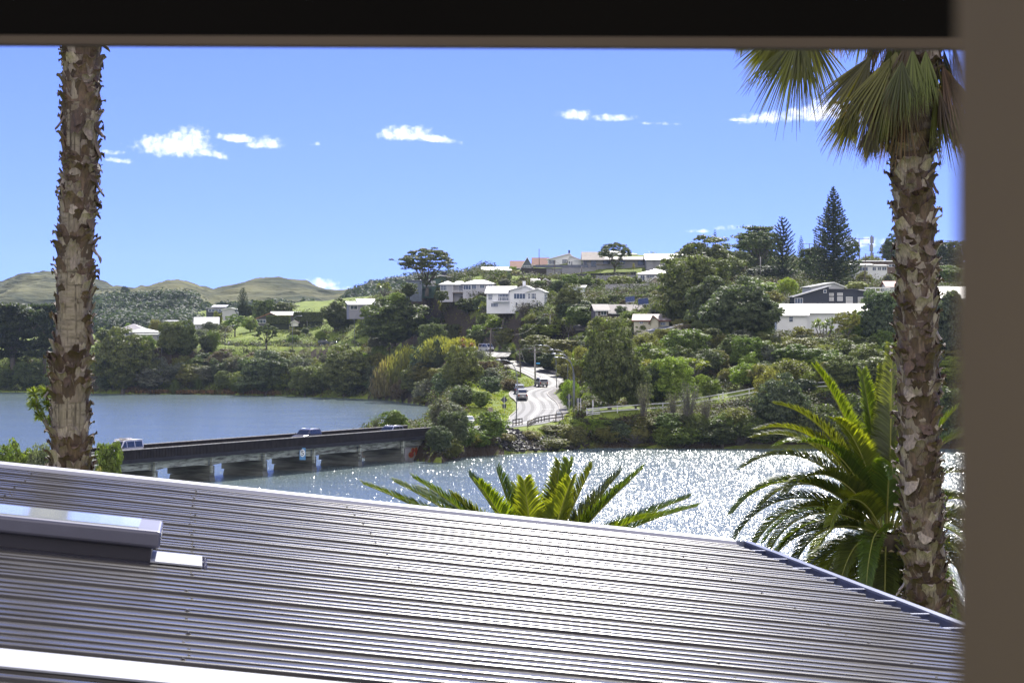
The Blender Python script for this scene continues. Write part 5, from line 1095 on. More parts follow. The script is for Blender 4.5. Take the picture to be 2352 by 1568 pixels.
    for x in sections['wx']:
        for sg in (-1, 1):
            w_ = empty('wheel', (x, sg*(h-.10), r)); w_.parent = root; mb = MB(); mb.tube([(0, -.11, 0), (0, -.10, 0), (0, .10, 0), (0, .11, 0)], [r*.9, r, r, r*.9], 18); mb.build('tyre', tr, w_)
            mb = MB(); mb.tube([(0, -.118, 0), (0, .118, 0)], r*.58, 12); mb.build('rim', rim, w_)
    ex = -L/2 if kind != 'ute' else -2.55
    mb = MB(); mb.box((ex-.06, -h+.08, .38), (ex+.14, h-.08, .60)); mb.build('rear_bumper', dkp if kind != 'ute' else mat('chrome', (.5, .5, .5), .25, .9), root)
    mb = MB(); mb.box((L/2-.12, -h+.1, .33), (L/2+.03, h-.1, .56)); mb.build('front_bumper', dkp, root)
    for sg in (-1, 1):
        zz = .72 if kind != 'van' else .8
        mb = MB(); mb.box((ex-.03, sg*(h-.2)-.1, zz), (ex+.03, sg*(h-.2)+.1, zz+(.34 if kind in ('ute', 'van') else .3))); mb.build('tail_lamp', red, root)
        mb = MB(); mb.box((L/2-.13, sg*(h-.28)-.17, .66), (L/2-.0, sg*(h-.28)+.17, .82)); mb.build('head_lamp', hl, root)
        mb = MB(); mb.box((fx0-.28, sg*(h+.02), zb+.02), (fx0-.16, sg*(h+.2), zb+.19)); mb.build('mirror', dkp, root)
    mb = MB(); mb.box((ex-.075, -.2, .62), (ex-.035, .2, .74)); mb.build('number_plate', pl, root)
    if kind in ('van', 'suv', 'car'):
        mb = MB(); mb.box((L/2-.10, -.45, .68), (L/2+.015, .45, .80)); mb.build('grille', dkp, root)
    for e in extras:
        if e == 'rails':
            for sg in (-1, 1): mb = MB(); mb.tube([(.2, sg*.66, zt), (.1, sg*.66, zt+.07), (-1.6, sg*.66, zt+.07), (-1.75, sg*.66, zt)], .02, 5); mb.build('roof_rail', mat('silver_rail', (.5, .5, .5), .3, .6), root)
        if e == 'rack':
            for x in (-.2, -1.3): mb = MB(); mb.box((x-.04, -.75, zt+.10), (x+.04, .75, zt+.15)); mb.box((x-.04, -.72, zt-.02), (x+.04, -.66, zt+.10)); mb.box((x-.04, .66, zt-.02), (x+.04, .72, zt+.10)); mb.build('roof_rack', mat('silver_rail', (.5, .5, .5), .3, .6), root)
        if e == 'sensor': mb = MB(); mb.box((-.9, -.35, zt+.12), (-.1, .35, zt+.17)); mb.box((-.85, -.3, zt-.02), (-.78, .3, zt+.12)); mb.box((-.2, -.3, zt-.02), (-.13, .3, zt+.12)); mb.build('roof_box', mat('silver_rail', (.5, .5, .5), .3, .6), root)
        if e == 'awning': mb = MB(); mb.box((-2.2, -h-.02, zt+.02), (.9, -h+.22, zt+.15)); mb.box((-2.25, -.7, zt+.0), (1.0, .8, zt+.05)); mb.build('awning', mat('awning_case', (.6, .6, .6), .5), root)
    return root, zt
def build_vehicles():
    hb = math.degrees(math.atan2(.4372, .8994))       # bridge runs this many degrees right of the view
    dz = 3.352
    p = bp_(-14.2, -2.5, dz); rt, zt = vehicle('campervan', 'van', 'white campervan with surfboards on its roof crossing the bridge', p, hb+180, 'van', (.60, .60, .66), .1, ('awning',))
    # surfboards on the roof: own things
    for i, (dx, dy, dz_, c, lb) in enumerate(((.35, .30, .16, (.60, .52, .45), 'tan surfboard lying lowest on the campervan roof'), (.25, .05, .29, (.08, .07, .09), 'dark surfboard stacked on the campervan roof'), (-.35, -.35, .20, (.62, .62, .66), 'white surfboard along the near side of the campervan roof'))):
        a = R(90-(hb+180)); q = p+Vector((dx*math.cos(a)-dy*math.sin(a), dx*math.sin(a)+dy*math.cos(a), zt+dz_-.08)); b = empty('surfboard', q, a+.05*i); tag(b, lb, 'surfboard', 'surfboards on the campervan')
        mb = MB(); n = 16; vs = []; fs = []
        for k in range(n+1):
            t = k/n*2-1; w = .27*(1-abs(t)**2.6)**.7*(1-.12*t)+.004; z = .10*t**2*(1 if t > 0 else .3)
            vs += [(t*1.25, -w, z), (t*1.25, -w*.6, z+.035), (t*1.25, w*.6, z+.035), (t*1.25, w, z), (t*1.25, 0, z-.03)]
        for k in range(n):
            for j in range(5): fs.append((k*5+j, k*5+(j+1) % 5, (k+1)*5+(j+1) % 5, (k+1)*5+j))
        mb.smooth = True; mb.add(vs, fs); mb.build('deck', mat('board_%d' % i, c, .3), b); mb = MB(); mb.prism([(-1.05, -.01, -.03), (-.9, -.01, -.03), (-1.1, -.01, -.16)], (0, .02, 0)); mb.build('fin', mat('board_%d' % i, c, .3), b)
    vehicle('grey_suv', 'car', 'dark grey sport utility car with roof rails on the middle of the bridge', bp_(25.5, -2.6, dz), hb+180, 'suv', (.13, .125, .15), .4, ('rails',))
    vehicle('silver_wagon', 'car', 'silver car with roof rails near the far end of the bridge', bp_(47.5, -2.6, dz-.35), hb+180, 'suv', (.34, .34, .38), .5, ('rails',))
    def onroad(i, off):
        v = ROAD[i]; d = ROAD[i+1]-ROAD[i-1]; hd = math.degrees(math.atan2(d.x, d.y)); sl = math.degrees(math.atan2(d.z, math.hypot(d.x, d.y))); d.z = 0; d.normalize(); n = Vector((-d.y, d.x, 0)); return v+n*off+Vector((0, 0, .03)), hd, sl
    def nearest(x, y):
        return min(range(2, len(ROAD)-2), key=lambda i: (CX+ROAD[i].x/ROAD[i].y*FPX-x)**2+(HY+(HC-ROAD[i].z)/ROAD[i].y*FPX-y)**2)
    def lane(x, y):      # left lane beside the photograph point
        best = None
        for i in range(5, 110):
            p, hd, sl = onroad(i, 1.75); e = (CX+p.x/p.y*FPX-x)**2+(HY+(HC-p.z)/p.y*FPX-y)**2
            if best is None or e < best[0]: best = (e, i)
        return onroad(best[1], 1.75)
    p, hd, sl = lane(*CR(1105, 1000)); vehicle('pickup_truck', 'pickup truck', 'silver pickup truck with an open tray driving away up the road', p, hd*.25, 'ute', (.42, .42, .46), .5, slope=sl)
    p, hd, sl = lane(*CR(1055, 870)); vehicle('blue_people_mover', 'car', 'blue grey car with a white roof rack just ahead of the silver pickup', p, -2, 'suv', (.17, .20, .28), .4, ('rack',), slope=sl)
    p, hd, sl = lane(*CR(1425, 800)); vehicle('silver_suv', 'car', 'silver sport utility car with a roof box at the bend of the road', p, -14, 'suv', (.45, .44, .45), .5, ('rails', 'sensor'), slope=sl)
    x, y = CR(280, 1375); g = W(x, y, hit_ground(x, y, 345) or 352); vehicle('white_sedan', 'car', 'white car parked behind bushes at the far end of the bridge', (g.x, g.y, ground(g.x, g.y)+.02), 172, 'car', (.65, .65, .65), .1, glass=glass_mat('pale_glass', (.20, .24, .25), .1))
    x, y = CB(832, 1140); g = W(x, y, 729); vehicle('dark_pickup', 'pickup truck', 'dark pickup with a covered tray on the road below the hill', (g.x, g.y-1.2, 13.35), 92, 'suv', (.05, .065, .10), .3)
    x, y = CB(925, 1140); g = W(x, y, 731); vehicle('dark_trailer_car', 'car', 'dark car close in front of the dark pickup on the road below the hill', (g.x, g.y-.6, 13.35), 92, 'car', (.04, .045, .06), .3)
    x, y = C5(72, 1035); g = W(x, y, 640); vehicle('blue_hatchback', 'car', 'dark blue car parked high on the hill behind the domed trees', (g.x, g.y, g.z), 80, 'car', (.04, .055, .10), .3)
    x, y = CR(570, 225); g = W(x, y, hit_ground(x, y, 450, 700) or 612); vehicle('parked_white_van', 'van', 'white van half hidden at the top of the road beside the pole', (g.x, g.y, ground(g.x, g.y)+.03), 150, 'van', (.55, .55, .52), .1)
    for (px, py, h, lb) in ((1040, 1535, 200, 'white camper parked behind trees below the long pale roof'), (1085, 1552, 160, 'second white van beside the white camper below the long pale roof')):
        x, y = C5(px, py); g = W(x, y, 462); vehicle('parked_camper', 'van', lb, (g.x, g.y, g.z-.3), h, 'van', (.55, .56, .58), .1)

# ---------------------------------------------------------------- poles, lamps, signs, fences
def build_street():
    gal = mat('galvanised_steel', (.22, .23, .26), .45, .5, .1, 3); timb = mat('pole_timber', (.13, .11, .095), .9, 0, .3, 3); conc = mat('pole_concrete', (.30, .29, .28), .85, 0, .2, 2); wp = mat('white_fence_paint', (.62, .62, .66), .6, 0, .1, 2); lampm = mat('lamp_head_grey', (.34, .36, .40), .35, .3, .1)
    def pt(zc, px, py, Y): return W(*zc(px, py), Y)
    # curved neck street lamps: base point, top of curve, head
    def lamp(zc, bx, by, Y, top, head, label, r=.085):
        Y = hit_ground(*zc(bx, by), 305) or Y; b = pt(zc, bx, by, Y); g = ground(b.x, b.y); t = pt(zc, top[0], top[1], Y); h = pt(zc, head[0], head[1], Y)-b
        root = empty('street_lamp', (b.x, b.y, min(g, b.z))); tag(root, label, 'street lamp', 'curved neck street lamps'); O = Vector(root.location); T = t-O; H = h+b-O
        mb = MB(); s = 12; pts = [Vector((0, 0, -.3)), Vector((T.x*.25, 0, T.z*.5))]; A = Vector((T.x*.4, 0, T.z-(T.x-H.x if False else abs(H.x-T.x))*.75)); pts.append(A)
        B = Vector((T.x*.75, 0, H.z+abs(H.x-T.x)*.12))
        for k in range(1, s+1): u = k/s; pts.append(A*(1-u)**2+Vector((A.x, 0, H.z+.25))*2*u*(1-u)+H*u*u)
        mb.tube(pts, [r]*3+[r*.7]*s, 8); mb.build('pole', gal, root)
        d = (H-pts[-3]).normalized(); mb = MB(); mb.tube([H-d*.05, H+d*.12, H+d*.55, H+d*.75], [.05, .10, .11, .04], 8); mb.build('lamp_head', lampm, root)
    lamp(CR, 1035, 1385, 338, (1085, 500), (800, 352), 'nearest curved lamp, in front of the silver pickup at the left road edge')
    lamp(CR, 1945, 1275, 352, (1970, 480), (1700, 312), 'tall curved lamp standing at the end of the white fence')
    lamp(CR, 1935, 1250, 360, (1935, 430), (1665, 256), 'curved lamp just behind the lamp at the end of the white fence')
    lamp(CR, 1845, 900, 420, (1860, 330), (1622, 190), 'third curved lamp on the right verge beside the diamond sign')
    lamp(CR, 1670, 800, 455, (1660, 300), (1440, 122), 'farthest curved lamp on the right verge above the footpath bend')
    lamp(CA, 1522, 1268, 722, (1524, 1010), (1585, 980), 'curved lamp on the lower road beside the pair of round trees')
    lamp(CA, 2118, 1222, 722, (2117, 985), (2185, 945), 'curved lamp on the lower road below the bright lawn', .07)
    lamp(CA, 1032, 1150, 735, (1035, 1080), (1100, 1048), 'curved lamp rising behind the leftmost round tree', .07)
    lamp(CB, 520, 1165, 722, (515, 890), (585, 855), 'curved lamp below the playhouse on the lower road', .07)
    lamp(CB, 1102, 1148, 722, (1093, 880), (1165, 832), 'curved lamp at the right end of the lower road', .07)
    # utility poles with crossarms
    poles = {}
    def pole(key, zc, bx, by, tx, ty, Y, arms, label, m=timb, r=.14, arm_w=1.1, lampx=None):
        Y = (hit_ground(*zc(bx, by), 345, 700) or Y) if key in 'abcd' else Y; b = pt(zc, bx, by, Y); t = pt(zc, tx, ty, Y); g = min(ground(b.x, b.y), b.z); root = empty('utility_pole', (b.x, b.y, g-.1)); tag(root, label, 'utility pole', 'power poles on the hillside'); O = Vector(root.location)
        mb = MB(); mb.tube([Vector((0, 0, 0)), t-O], [r, r*.75], 8); mb.build('pole', m, root); poles[key] = []
        for dz in arms:
            mb = MB(); c = t-O-Vector((0, 0, dz)); mb.box((c.x-arm_w, c.y-.2, c.z-.06), (c.x+arm_w, c.y-.1, c.z+.06)); mb.build('crossarm', timb, root); mi = MB()
            for u in (-.9, -.35, .35, .9):
                q = c+Vector((u*arm_w, -.15, .06)); mi.tube([q, q+Vector((0, 0, .18))], .05, 5); poles[key].append(q+O+Vector((0, 0, .2)))
            mi.build('insulator', mat('insulator_brown', (.10, .06, .05), .4), root)
        if not arms: poles[key].append(t)
        if lampx:
            mb = MB(); mb.tube([t-O-Vector((0, 0, .3)), t-O+Vector((lampx*.6, 0, .1)), t-O+Vector((lampx, 0, .05))], .04, 6); mb.build('lamp_arm', gal, root); mb = MB(); mb.tube([t-O+Vector((lampx, 0, .05)), t-O+Vector((lampx*1.35, 0, .03))], [.09, .06], 6); mb.build('lamp_head', lampm, root)
    pole('a', CR, 1338, 740, 1328, 145, 470, (.15, 1.0), 'tall grey power pole beside the silver sport utility car', conc, .19, 1.3, 0)
    pole('b', CR, 1108, 590, 1088, 175, 520, (.2,), 'power pole with a lamp arm left of the road', timb, .14, .9, 1.9)
    pole('c', C6, 615, 410, 628, 35, 590, (.2,), 'power pole at the top of the road with a lamp arm', timb, .16, 1.0, 1.9)
    pole('d', C3, 1903, 1300, 1915, 1050, 560, (.1,), 'pale pole on the hillside below the white two storey house', conc, .15, 1.2, -1.2)
    pole('e', C3, 1785, 495, 1782, 280, 715, (), 'thin dark pole in front of the orange tiled roofs', timb, .12)
    pole('f', C3, 1970, 610, 1962, 415, 685, (), 'dark pole standing against the retaining wall', timb, .12)
    pole('g', C3, 2283, 690, 2280, 490, 680, (), 'brown pole below the sunroom house', timb, .12)
    pole('h', C5, 1190, 995, 1206, 740, 600, (), 'leaning pole in front of the white house at upper right', timb, .13)
    pole('i', C5, 1148, 770, 1143, 598, 700, (.1, 1.7), 'power pole with two long crossarms right of the tall pine', timb, .16, 3.0)
    pole('j', C5, 1358, 812, 1360, 680, 690, (), 'small pole behind the brown flat roofed house', timb, .10)
    pole('k', C5, 678, 700, 676, 645, 760, (.1,), 'low power pole between the two large pines', timb, .15, 2.4)
    pole('l', C5, 1998, 740, 1996, 615, 760, (.2,), 'far power pole right of the fan palm trunk', timb, .15, 1.3)
    pole('m', C5, 215, 920, 218, 770, 640, (), 'pale pole left of the shorter large pine', conc, .13)
    pole('n', C4, 2325, 565, 2326, 375, 650, (), 'pale pole behind the domed trees', conc, .13)
    # phone mast
    b = pt(C5, 1262, 750, 720); root = empty('phone_mast', (b.x, b.y, ground(b.x, b.y)-.1)); tag(root, 'grey phone mast with stacked antenna panels on the skyline', 'mast'); O = Vector(root.location); t = pt(C5, 1262, 570, 720)-O
    mb = MB(); mb.tube([(0, 0, 0), t], .25, 8); mb.build('pole', gal, root)
    for i in range(3):
        mb = MB()
        for k in range(3): a = 2*math.pi*k/3+i; mb.box((t.x+.45*math.cos(a)-.17, t.y+.45*math.sin(a)-.12, t.z-.3-i*2.4-2.0), (t.x+.45*math.cos(a)+.17, t.y+.45*math.sin(a)+.12, t.z-.3-i*2.4))
        mb.build('antenna', gal, root)
    b = pt(C4, 2088, 240, 700); root = empty('chimney_stack', (b.x, b.y, b.z-6)); tag(root, 'plain square grey post rising behind the trees left of the pines', 'post'); mb = MB(); mb.box((-.35, -.35, 0), (.35, .35, 6+110*C4.s*700/FPX)); mb.build('post', gal, root); mb = MB(); mb.box((-.42, -.42, 6+110*C4.s*700/FPX), (.42, .42, 6.2+110*C4.s*700/FPX)); mb.build('cap', gal, root)
    # wires
    wm = mat('power_wire', (.03, .03, .035), .6)
    def wire(p, q, sag, label):
        root = empty('power_line', p); tag(root, label, 'power line', 'power lines over the hillside'); mb = MB(); n = 12
        mb.tube([Vector(p).lerp(Vector(q), k/n)-Vector(p)-Vector((0, 0, 4*sag*(k/n)*(1-k/n))) for k in range(n+1)], .022, 4, False); mb.build('cable', wm, root)
    wire(poles['a'][0], poles['b'][0], 2.0, 'upper wire from the tall grey pole to the lamp pole left of the road'); wire(poles['a'][5], poles['b'][2], 3.0, 'lower sagging wire from the tall grey pole towards the left of the road'); wire(poles['b'][1], poles['c'][1], 2.5, 'upper wire from the pole left of the road to the top pole'); wire(poles['b'][3], poles['c'][3], 2.5, 'lower wire from the pole left of the road to the top pole')
    wire(poles['c'][3], poles['d'][0], 3, 'wire climbing from the top pole of the road to the pale hillside pole'); wire(poles['d'][3], poles['g'][0], 3, 'wire from the pale hillside pole to the brown pole below the sunroom house'); wire(poles['i'][7], poles['l'][0], 3, 'upper wire running right from the pole with two long crossarms'); wire(poles['i'][4], poles['l'][1], 4, 'lower wire running right from the pole with two long crossarms')
    wire(poles['e'][0], W(*C3(1895, 375), 705), .6, 'wire from the thin dark pole to the white ridge house'); wire(poles['f'][0], poles['g'][0], 1, 'wire between the two dark poles at the retaining wall'); wire(poles['g'][0], W(*C4(1050, 470), 675), 1.6, 'wire from the brown pole across the long grey house')
    wire(poles['k'][3], poles['i'][0], 2, 'wire passing behind the tall pine'); wire(poles['h'][0], W(*C5(2100, 775), 620), 1.5, 'wire from the leaning pole to the right edge')
    # signs seen from the back
    sg = mat('sign_back_grey', (.06, .065, .085), .5, .2, .15, 3)
    def dsign(zc, bx, by, Y, cx_, cy_, half, rect, label, m=sg, diamond=True, postm=None):
        Y = (hit_ground(*zc(bx, by), 345) or Y) if diamond and m is sg else Y; b = pt(zc, bx, by, Y); s = zc.s*Y/FPX; root = empty('road_sign', (b.x, b.y, min(b.z, ground(b.x, b.y)))); tag(root, label, 'road sign'); O = Vector(root.location); top = pt(zc, cx_, cy_-half*.9, Y)-O
        mb = MB(); mb.tube([(0, 0, 0), top], .04, 6); mb.build('post', postm or wp, root); c = pt(zc, cx_, cy_, Y)-O; h = half*s; mb = MB()
        if diamond: mb.prism([c+Vector((-h, .05, 0)), c+Vector((0, .05, -h)), c+Vector((h, .05, 0)), c+Vector((0, .05, h))], (0, .03, 0))
        else: mb.prism([c+Vector((-h, .05, -h)), c+Vector((h, .05, -h)), c+Vector((h, .05, h)), c+Vector((-h, .05, h))], (0, .03, 0))
        mb.build('plate', m, root)
        if rect: x0, y0, x1, y1 = rect; a, d = pt(zc, x0, y1, Y)-O, pt(zc, x1, y0, Y)-O; mb = MB(); mb.box((a.x, .05, a.z), (d.x, .08, d.z)); mb.build('lower_plate', m, root)
        return root, c, h
    dsign(CR, 850, 1195, 362, 850, 975, 56, (820, 1040, 881, 1105), 'dark diamond warning sign seen from behind on the left grass')
    dsign(CR, 1868, 1215, 372, 1866, 930, 52, (1838, 995, 1898, 1060), 'dark diamond warning sign seen from behind beside the lamps on the right')
    YB = hit_ground(*CR(2028, 1250), 345) or 366; b = pt(CR, 2028, 1250, YB); root = empty('notice_board', (b.x, b.y, min(b.z, ground(b.x, b.y)))); tag(root, 'square dark sign on two white posts beside the end of the white fence', 'sign'); O = Vector(root.location); s = CR.s*YB/FPX
    for px in (2008, 2050): q = pt(CR, px, 950, YB)-O; mb = MB(); mb.tube([(q.x, 0, 0), q], .045, 6); mb.build('post', wp, root)
    a, d = pt(CR, 1980, 1020, YB)-O, pt(CR, 2052, 948, YB)-O; mb = MB(); mb.box((a.x, .06, a.z), (d.x, .1, d.z)); mb.build('plate', sg, root)
    # yellow school/pedestrian sign behind the far parapet
    yg = mat('sign_yellow_green', (.55, .80, .02), .5); root, c, h = dsign(CB, 0, 0, 352, 0, 0, 1, None, 'x') if False else (None, None, None)
    zc = crop(900, 1500, 1000); root, c, h = dsign(zc, 1597, 500, 345, 1597, 352, 31, None, 'bright yellow green diamond pedestrian sign above the bushes at the far end of the bridge', yg)
    blk = mat('sign_black', (.02, .03, .06), .5)
    for dx, hh in ((-.28, .50), (.05, .55)):      # two walking figures
        mb = MB(); q = Vector((c.x+dx, .044, c.z-.32)); z = hh
        mb.add([q+Vector(v) for v in ((-.02, 0, z*.45), (.10, 0, z*.45), (.10, 0, z*.82), (-.02, 0, z*.82))], [(0, 1, 2, 3)]); mb.add([q+Vector(v) for v in ((-.02, 0, z*.45), (.04, 0, z*.45), (-.05, 0, 0), (-.11, 0, 0))], [(3, 2, 1, 0)]); mb.add([q+Vector(v) for v in ((.04, 0, z*.45), (.10, 0, z*.45), (.19, 0, 0), (.13, 0, 0))], [(3, 2, 1, 0)])
        mb.add([q+Vector((.04+.065*math.cos(k*.785), 0, z*.95+.065*math.sin(k*.785))) for k in range(8)], [tuple(range(8))]); mb.build('walking_figure', blk, root)
    # blue street name blade
    b = pt(CR, 1352, 402, hit_ground(*CR(1338, 740), 345, 700) or 470); root = empty('street_name_sign', b); tag(root, 'small bright blue street name blade on the tall grey pole', 'sign'); s = CR.s*480/FPX; mb = MB(); mb.prism([(0, -.2, -8*s), (56*s, -.2, -8*s), (62*s, -.2, 0), (56*s, -.2, 8*s), (0, -.2, 8*s)], (0, .03, 0)); mb.build('blade', mat('street_sign_blue', (.10, .45, .85), .4), root)
    # footpath barrier hoop with white plate
    YB = hit_ground(*CR(1705, 1270), 345) or 366; b = pt(CR, 1705, 1270, YB); root = empty('sandwich_board', (b.x, b.y, ground(b.x, b.y))); tag(root, 'black hoop framed white sign standing at the road edge by the brown fence', 'sign'); s = CR.s*YB/FPX; z0 = b.z-root.location.z
    mb = MB(); w = 39*s; hh = 125*s+z0; mb.tube([(-w, 0, 0), (-w, 0, hh-.25), (-w*.85, 0, hh-.05), (w*.85, 0, hh-.05), (w, 0, hh-.25), (w, 0, 0)], .05, 6); mb.build('hoop', mat('black_pipe', (.03, .03, .03), .5), root)
    mb = MB(); mb.box((-w+.08, -.03, hh*.40), (w-.08, .03, hh*.85)); mb.build('plate', mat('white_plate', (.62, .66, .75), .5, 0, .05), root)
    # brown rail fence at the near road edge
    fm = mat('brown_fence_timber', (.055, .045, .04), .85, 0, .3, 3)
    def rails(name, label, P, hts, post_every, m, h, rail=.16, thick=.06, pw=.14):
        Q = []
        for p in P:
            vx, vy = CX+p.x/p.y*FPX, HY+(HC-p.z)/p.y*FPX; Yh = hit_ground(vx, vy, 340, 460); Q.append(W(vx, vy, Yh) if Yh else p)
        P = Q; root = empty(name, P[0]); tag(root, label, 'fence'); O = Vector(P[0])
        for hh in hts:
            mb = MB()
            for i in range(len(P)-1): mb.bar(P[i]-O+Vector((0, 0, hh)), P[i+1]-O+Vector((0, 0, hh)), thick, rail)
            mb.build('rail', m, root)
        L_ = 0; nxt = 0
        for i in range(len(P)-1):
            sg_ = (P[i+1]-P[i]).length
            while nxt <= L_+sg_:
                q = P[i].lerp(P[i+1], (nxt-L_)/sg_)-O; mb = MB(); mb.box((q.x-pw/2, q.y+.03, q.z-.8), (q.x+pw/2, q.y+.03+pw, q.z+h)); mb.build('post', m, root); nxt += post_every
            L_ += sg_
    rails('rail_fence', 'short weathered brown rail fence at the lower left road edge', [pt(CR, 985, 1395, 341), pt(CR, 1132, 1370, 341)], (.45, 1.0), 2.2, fm, 1.1)
    rails('rail_fence', 'long brown rail fence rising right along the lower road edge', [pt(CR, 1215, 1405, 340), pt(CR, 1350, 1345, 343), pt(CR, 1500, 1310, 346), pt(CR, 1870, 1262, 352)], (.35, .85), 2.4, fm, .95)
    # long white fence climbing to the right
    wf = [(CD, -10, 1068, 368), (CD, 300, 1040, 370), (CD, 700, 1012, 374), (CD, 960, 995, 378), (CD, 1400, 920, 381), (CD, 1700, 870, 384), (CD, 1990, 815, 387), (CD, 2200, 770, 389)]
    P = [pt(*q) for q in wf]; e = [W(1900, 893, 390), W(1990, 868, 391), W(2070, 850, 392)]
    rails('white_fence', 'long white two rail fence climbing the bank to the right', P+e, (.45, 1.08), 5.2, wp, 1.22, .15)
    # white handrail where the fence starts, at the lamp
    P = [pt(CR, 1965, 1290, 350), pt(CR, 2240, 1235, 356), pt(CR, 2352, 1225, 358)]
    rails('white_handrail', 'lower white rail beside the tall lamp leading to the long white fence', P, (.35, .95), 3.4, wp, 1.05, .13)
    for zc, x, yb, yt, lb in ((CD, 62, 1065, 880, 'single tall white post in front of the plywood screen'), (CD, 1590, 915, 780, 'white cross shaped post on the long white fence')):
        b = pt(zc, x, yb, 372 if x < 100 else 382); s = zc.s*372/FPX; root = empty('white_post', (b.x, b.y-.4, b.z-.3)); tag(root, lb, 'post'); mb = MB(); mb.box((-.07, -.07, 0), (.07, .07, (yb-yt)*s+.3)); mb.build('post', wp, root); mb = MB(); mb.box((-.3 if x > 100 else -.07, -.09, (yb-yt)*s*.75), (.3 if x > 100 else .12, -.071, (yb-yt)*s*.75+(.08 if x > 100 else .6))); mb.build('crossbar', wp, root)
    # plywood screen
    a = pt(C6, 1745, 1065, 382); root = empty('plywood_screen', a-Vector((0, 0, .3))); tag(root, 'pale plywood screen behind the start of the white fence', 'screen'); s = C6.s*376/FPX
    mb = MB(); mb.box((0, 0, .4), (222*s, .06, 100*s+.3)); mb.build('panel', mat('weathered_plywood', (.30, .27, .22), .85, 0, .2, 2), root); mb = MB(); mb.box((-.05, -.03, 0), (.08, -.001, 102*s+.3)); mb.box((110*s, -.03, 0), (110*s+.1, -.001, 102*s+.3)); mb.box((222*s-.08, -.03, 0), (222*s+.05, -.001, 102*s+.3)); mb.build('frame', wp, root)
    # white gate fence at the near left end of the bridge
    a = W(212, 1082, 228); root = empty('white_gate', (a.x, a.y, ground(a.x, a.y)-.2)); tag(root, 'short white rail gate beside the left fan palm at the near end of the bridge', 'gate'); O = Vector(root.location)
    for yy in (1044, 1056, 1068): p0, p1 = W(196, yy+3, 228)-O, W(241, yy-3, 228)-O; mb = MB(); mb.bar(p0, p1, .06, .13); mb.build('rail', wp, root)
    q = W(241, 1040, 228)-O; mb = MB(); mb.box((q.x-.12, q.y-.12, 0), (q.x+.12, q.y+.12, q.z+.05)); mb.build('post', wp, root)
    # letter box post at the driveway
    b = pt(C4, 240, 1312, 548); root = empty('letter_box', (b.x, b.y, ground(b.x, b.y))); tag(root, 'dark letter box on a post at the end of the driveway', 'letter box'); mb = MB(); mb.box((-.06, -.06, 0), (.06, .06, 1.6)); mb.build('post', fm, root); mb = MB(); mb.box((-.28, -.2, .9), (.28, .2, 1.4)); mb.box((-.16, -.1, 1.6), (.25, .1, 1.75)); mb.build('box', mat('black_box_paint', (.03, .03, .035), .5), root)
    b = pt(C4, 300, 1305, 552); root = empty('driveway_gate', (b.x, b.y, ground(b.x, b.y))); tag(root, 'white slatted gate post pair beside the dark letter box', 'gate'); mb = MB()
    for k in range(5): mb.box((-.3+k*.3, -.03, .1), (-.15+k*.3, .03, 1.25))
    mb.build('slat', wp, root); mb = MB(); mb.box((-.35, .03, .25), (1.1, .07, .35)); mb.box((-.35, .03, 1.0), (1.1, .07, 1.1)); mb.build('rail', wp, root)
    # small standing person on the lower road verge
    b = W(*CA(2151, 1222), 716); build_person((b.x, b.y, ground(b.x, b.y)))
def build_person(loc):
    root = empty('person', loc); tag(root, 'small person in a white top and dark trousers walking on the lower road verge', 'person')
    me = bpy.data.meshes.new('body'); J = [(0, 0, .95), (0, 0, 1.2), (0, 0, 1.42), (0, 0, 1.52), (0, -.02, 1.66), (.10, 0, .9), (.12, -.08, .5), (.12, .02, .08), (.12, -.14, .03), (-.10, 0, .9), (-.12, .1, .5), (-.13, .16, .08), (-.13, .02, .03), (.2, 0, 1.38), (.27, .05, 1.1), (.27, -.05, .86), (-.2, 0, 1.38), (-.27, -.04, 1.1), (-.26, -.14, .88)]
    E = [(0, 1), (1, 2), (2, 3), (3, 4), (0, 5), (5, 6), (6, 7), (7, 8), (0, 9), (9, 10), (10, 11), (11, 12), (2, 13), (13, 14), (14, 15), (2, 16), (16, 17), (17, 18)]
    Rr = [.14, .13, .13, .055, .105, .10, .06, .045, .04, .10, .06, .045, .04, .06, .045, .035, .06, .045, .035]
    me.from_pydata(J, E, []); o = link('body', me, root); me.skin_vertices or None
    sk = o.modifiers.new('s', 'SKIN'); o.modifiers.new('u', 'SUBSURF').levels = 1
    lay = me.skin_vertices[0].data if len(me.skin_vertices) else None
    if lay:
        for i, r in enumerate(Rr): lay[i].radius = (r, r*.8)
        lay[0].use_root = True
    m, nt, b = new_mat('clothed_person'); N = nt.nodes; L = nt.links; tc = N.new('ShaderNodeTexCoord'); sp = N.new('ShaderNodeSeparateXYZ'); L.new(tc.outputs['Object'], sp.inputs[0]); cr = N.new('ShaderNodeValToRGB'); cr.color_ramp.interpolation = 'CONSTANT'
    e = cr.color_ramp.elements; e[0].position = 0; e[0].color = (.03, .03, .04, 1); e[1].position = .5; e[1].color = (.7, .7, .7, 1); x = e.new(.76); x.color = (.35, .2, .14, 1); x = e.new(.86); x.color = (.04, .025, .02, 1)
    mr = N.new('ShaderNodeMapRange'); L.new(sp.outputs[2], mr.inputs[0]); mr.inputs[2].default_value = 1.9; L.new(mr.outputs[0], cr.inputs[0]); L.new(cr.outputs[0], b.inputs['Base Color']); me.materials.append(m)
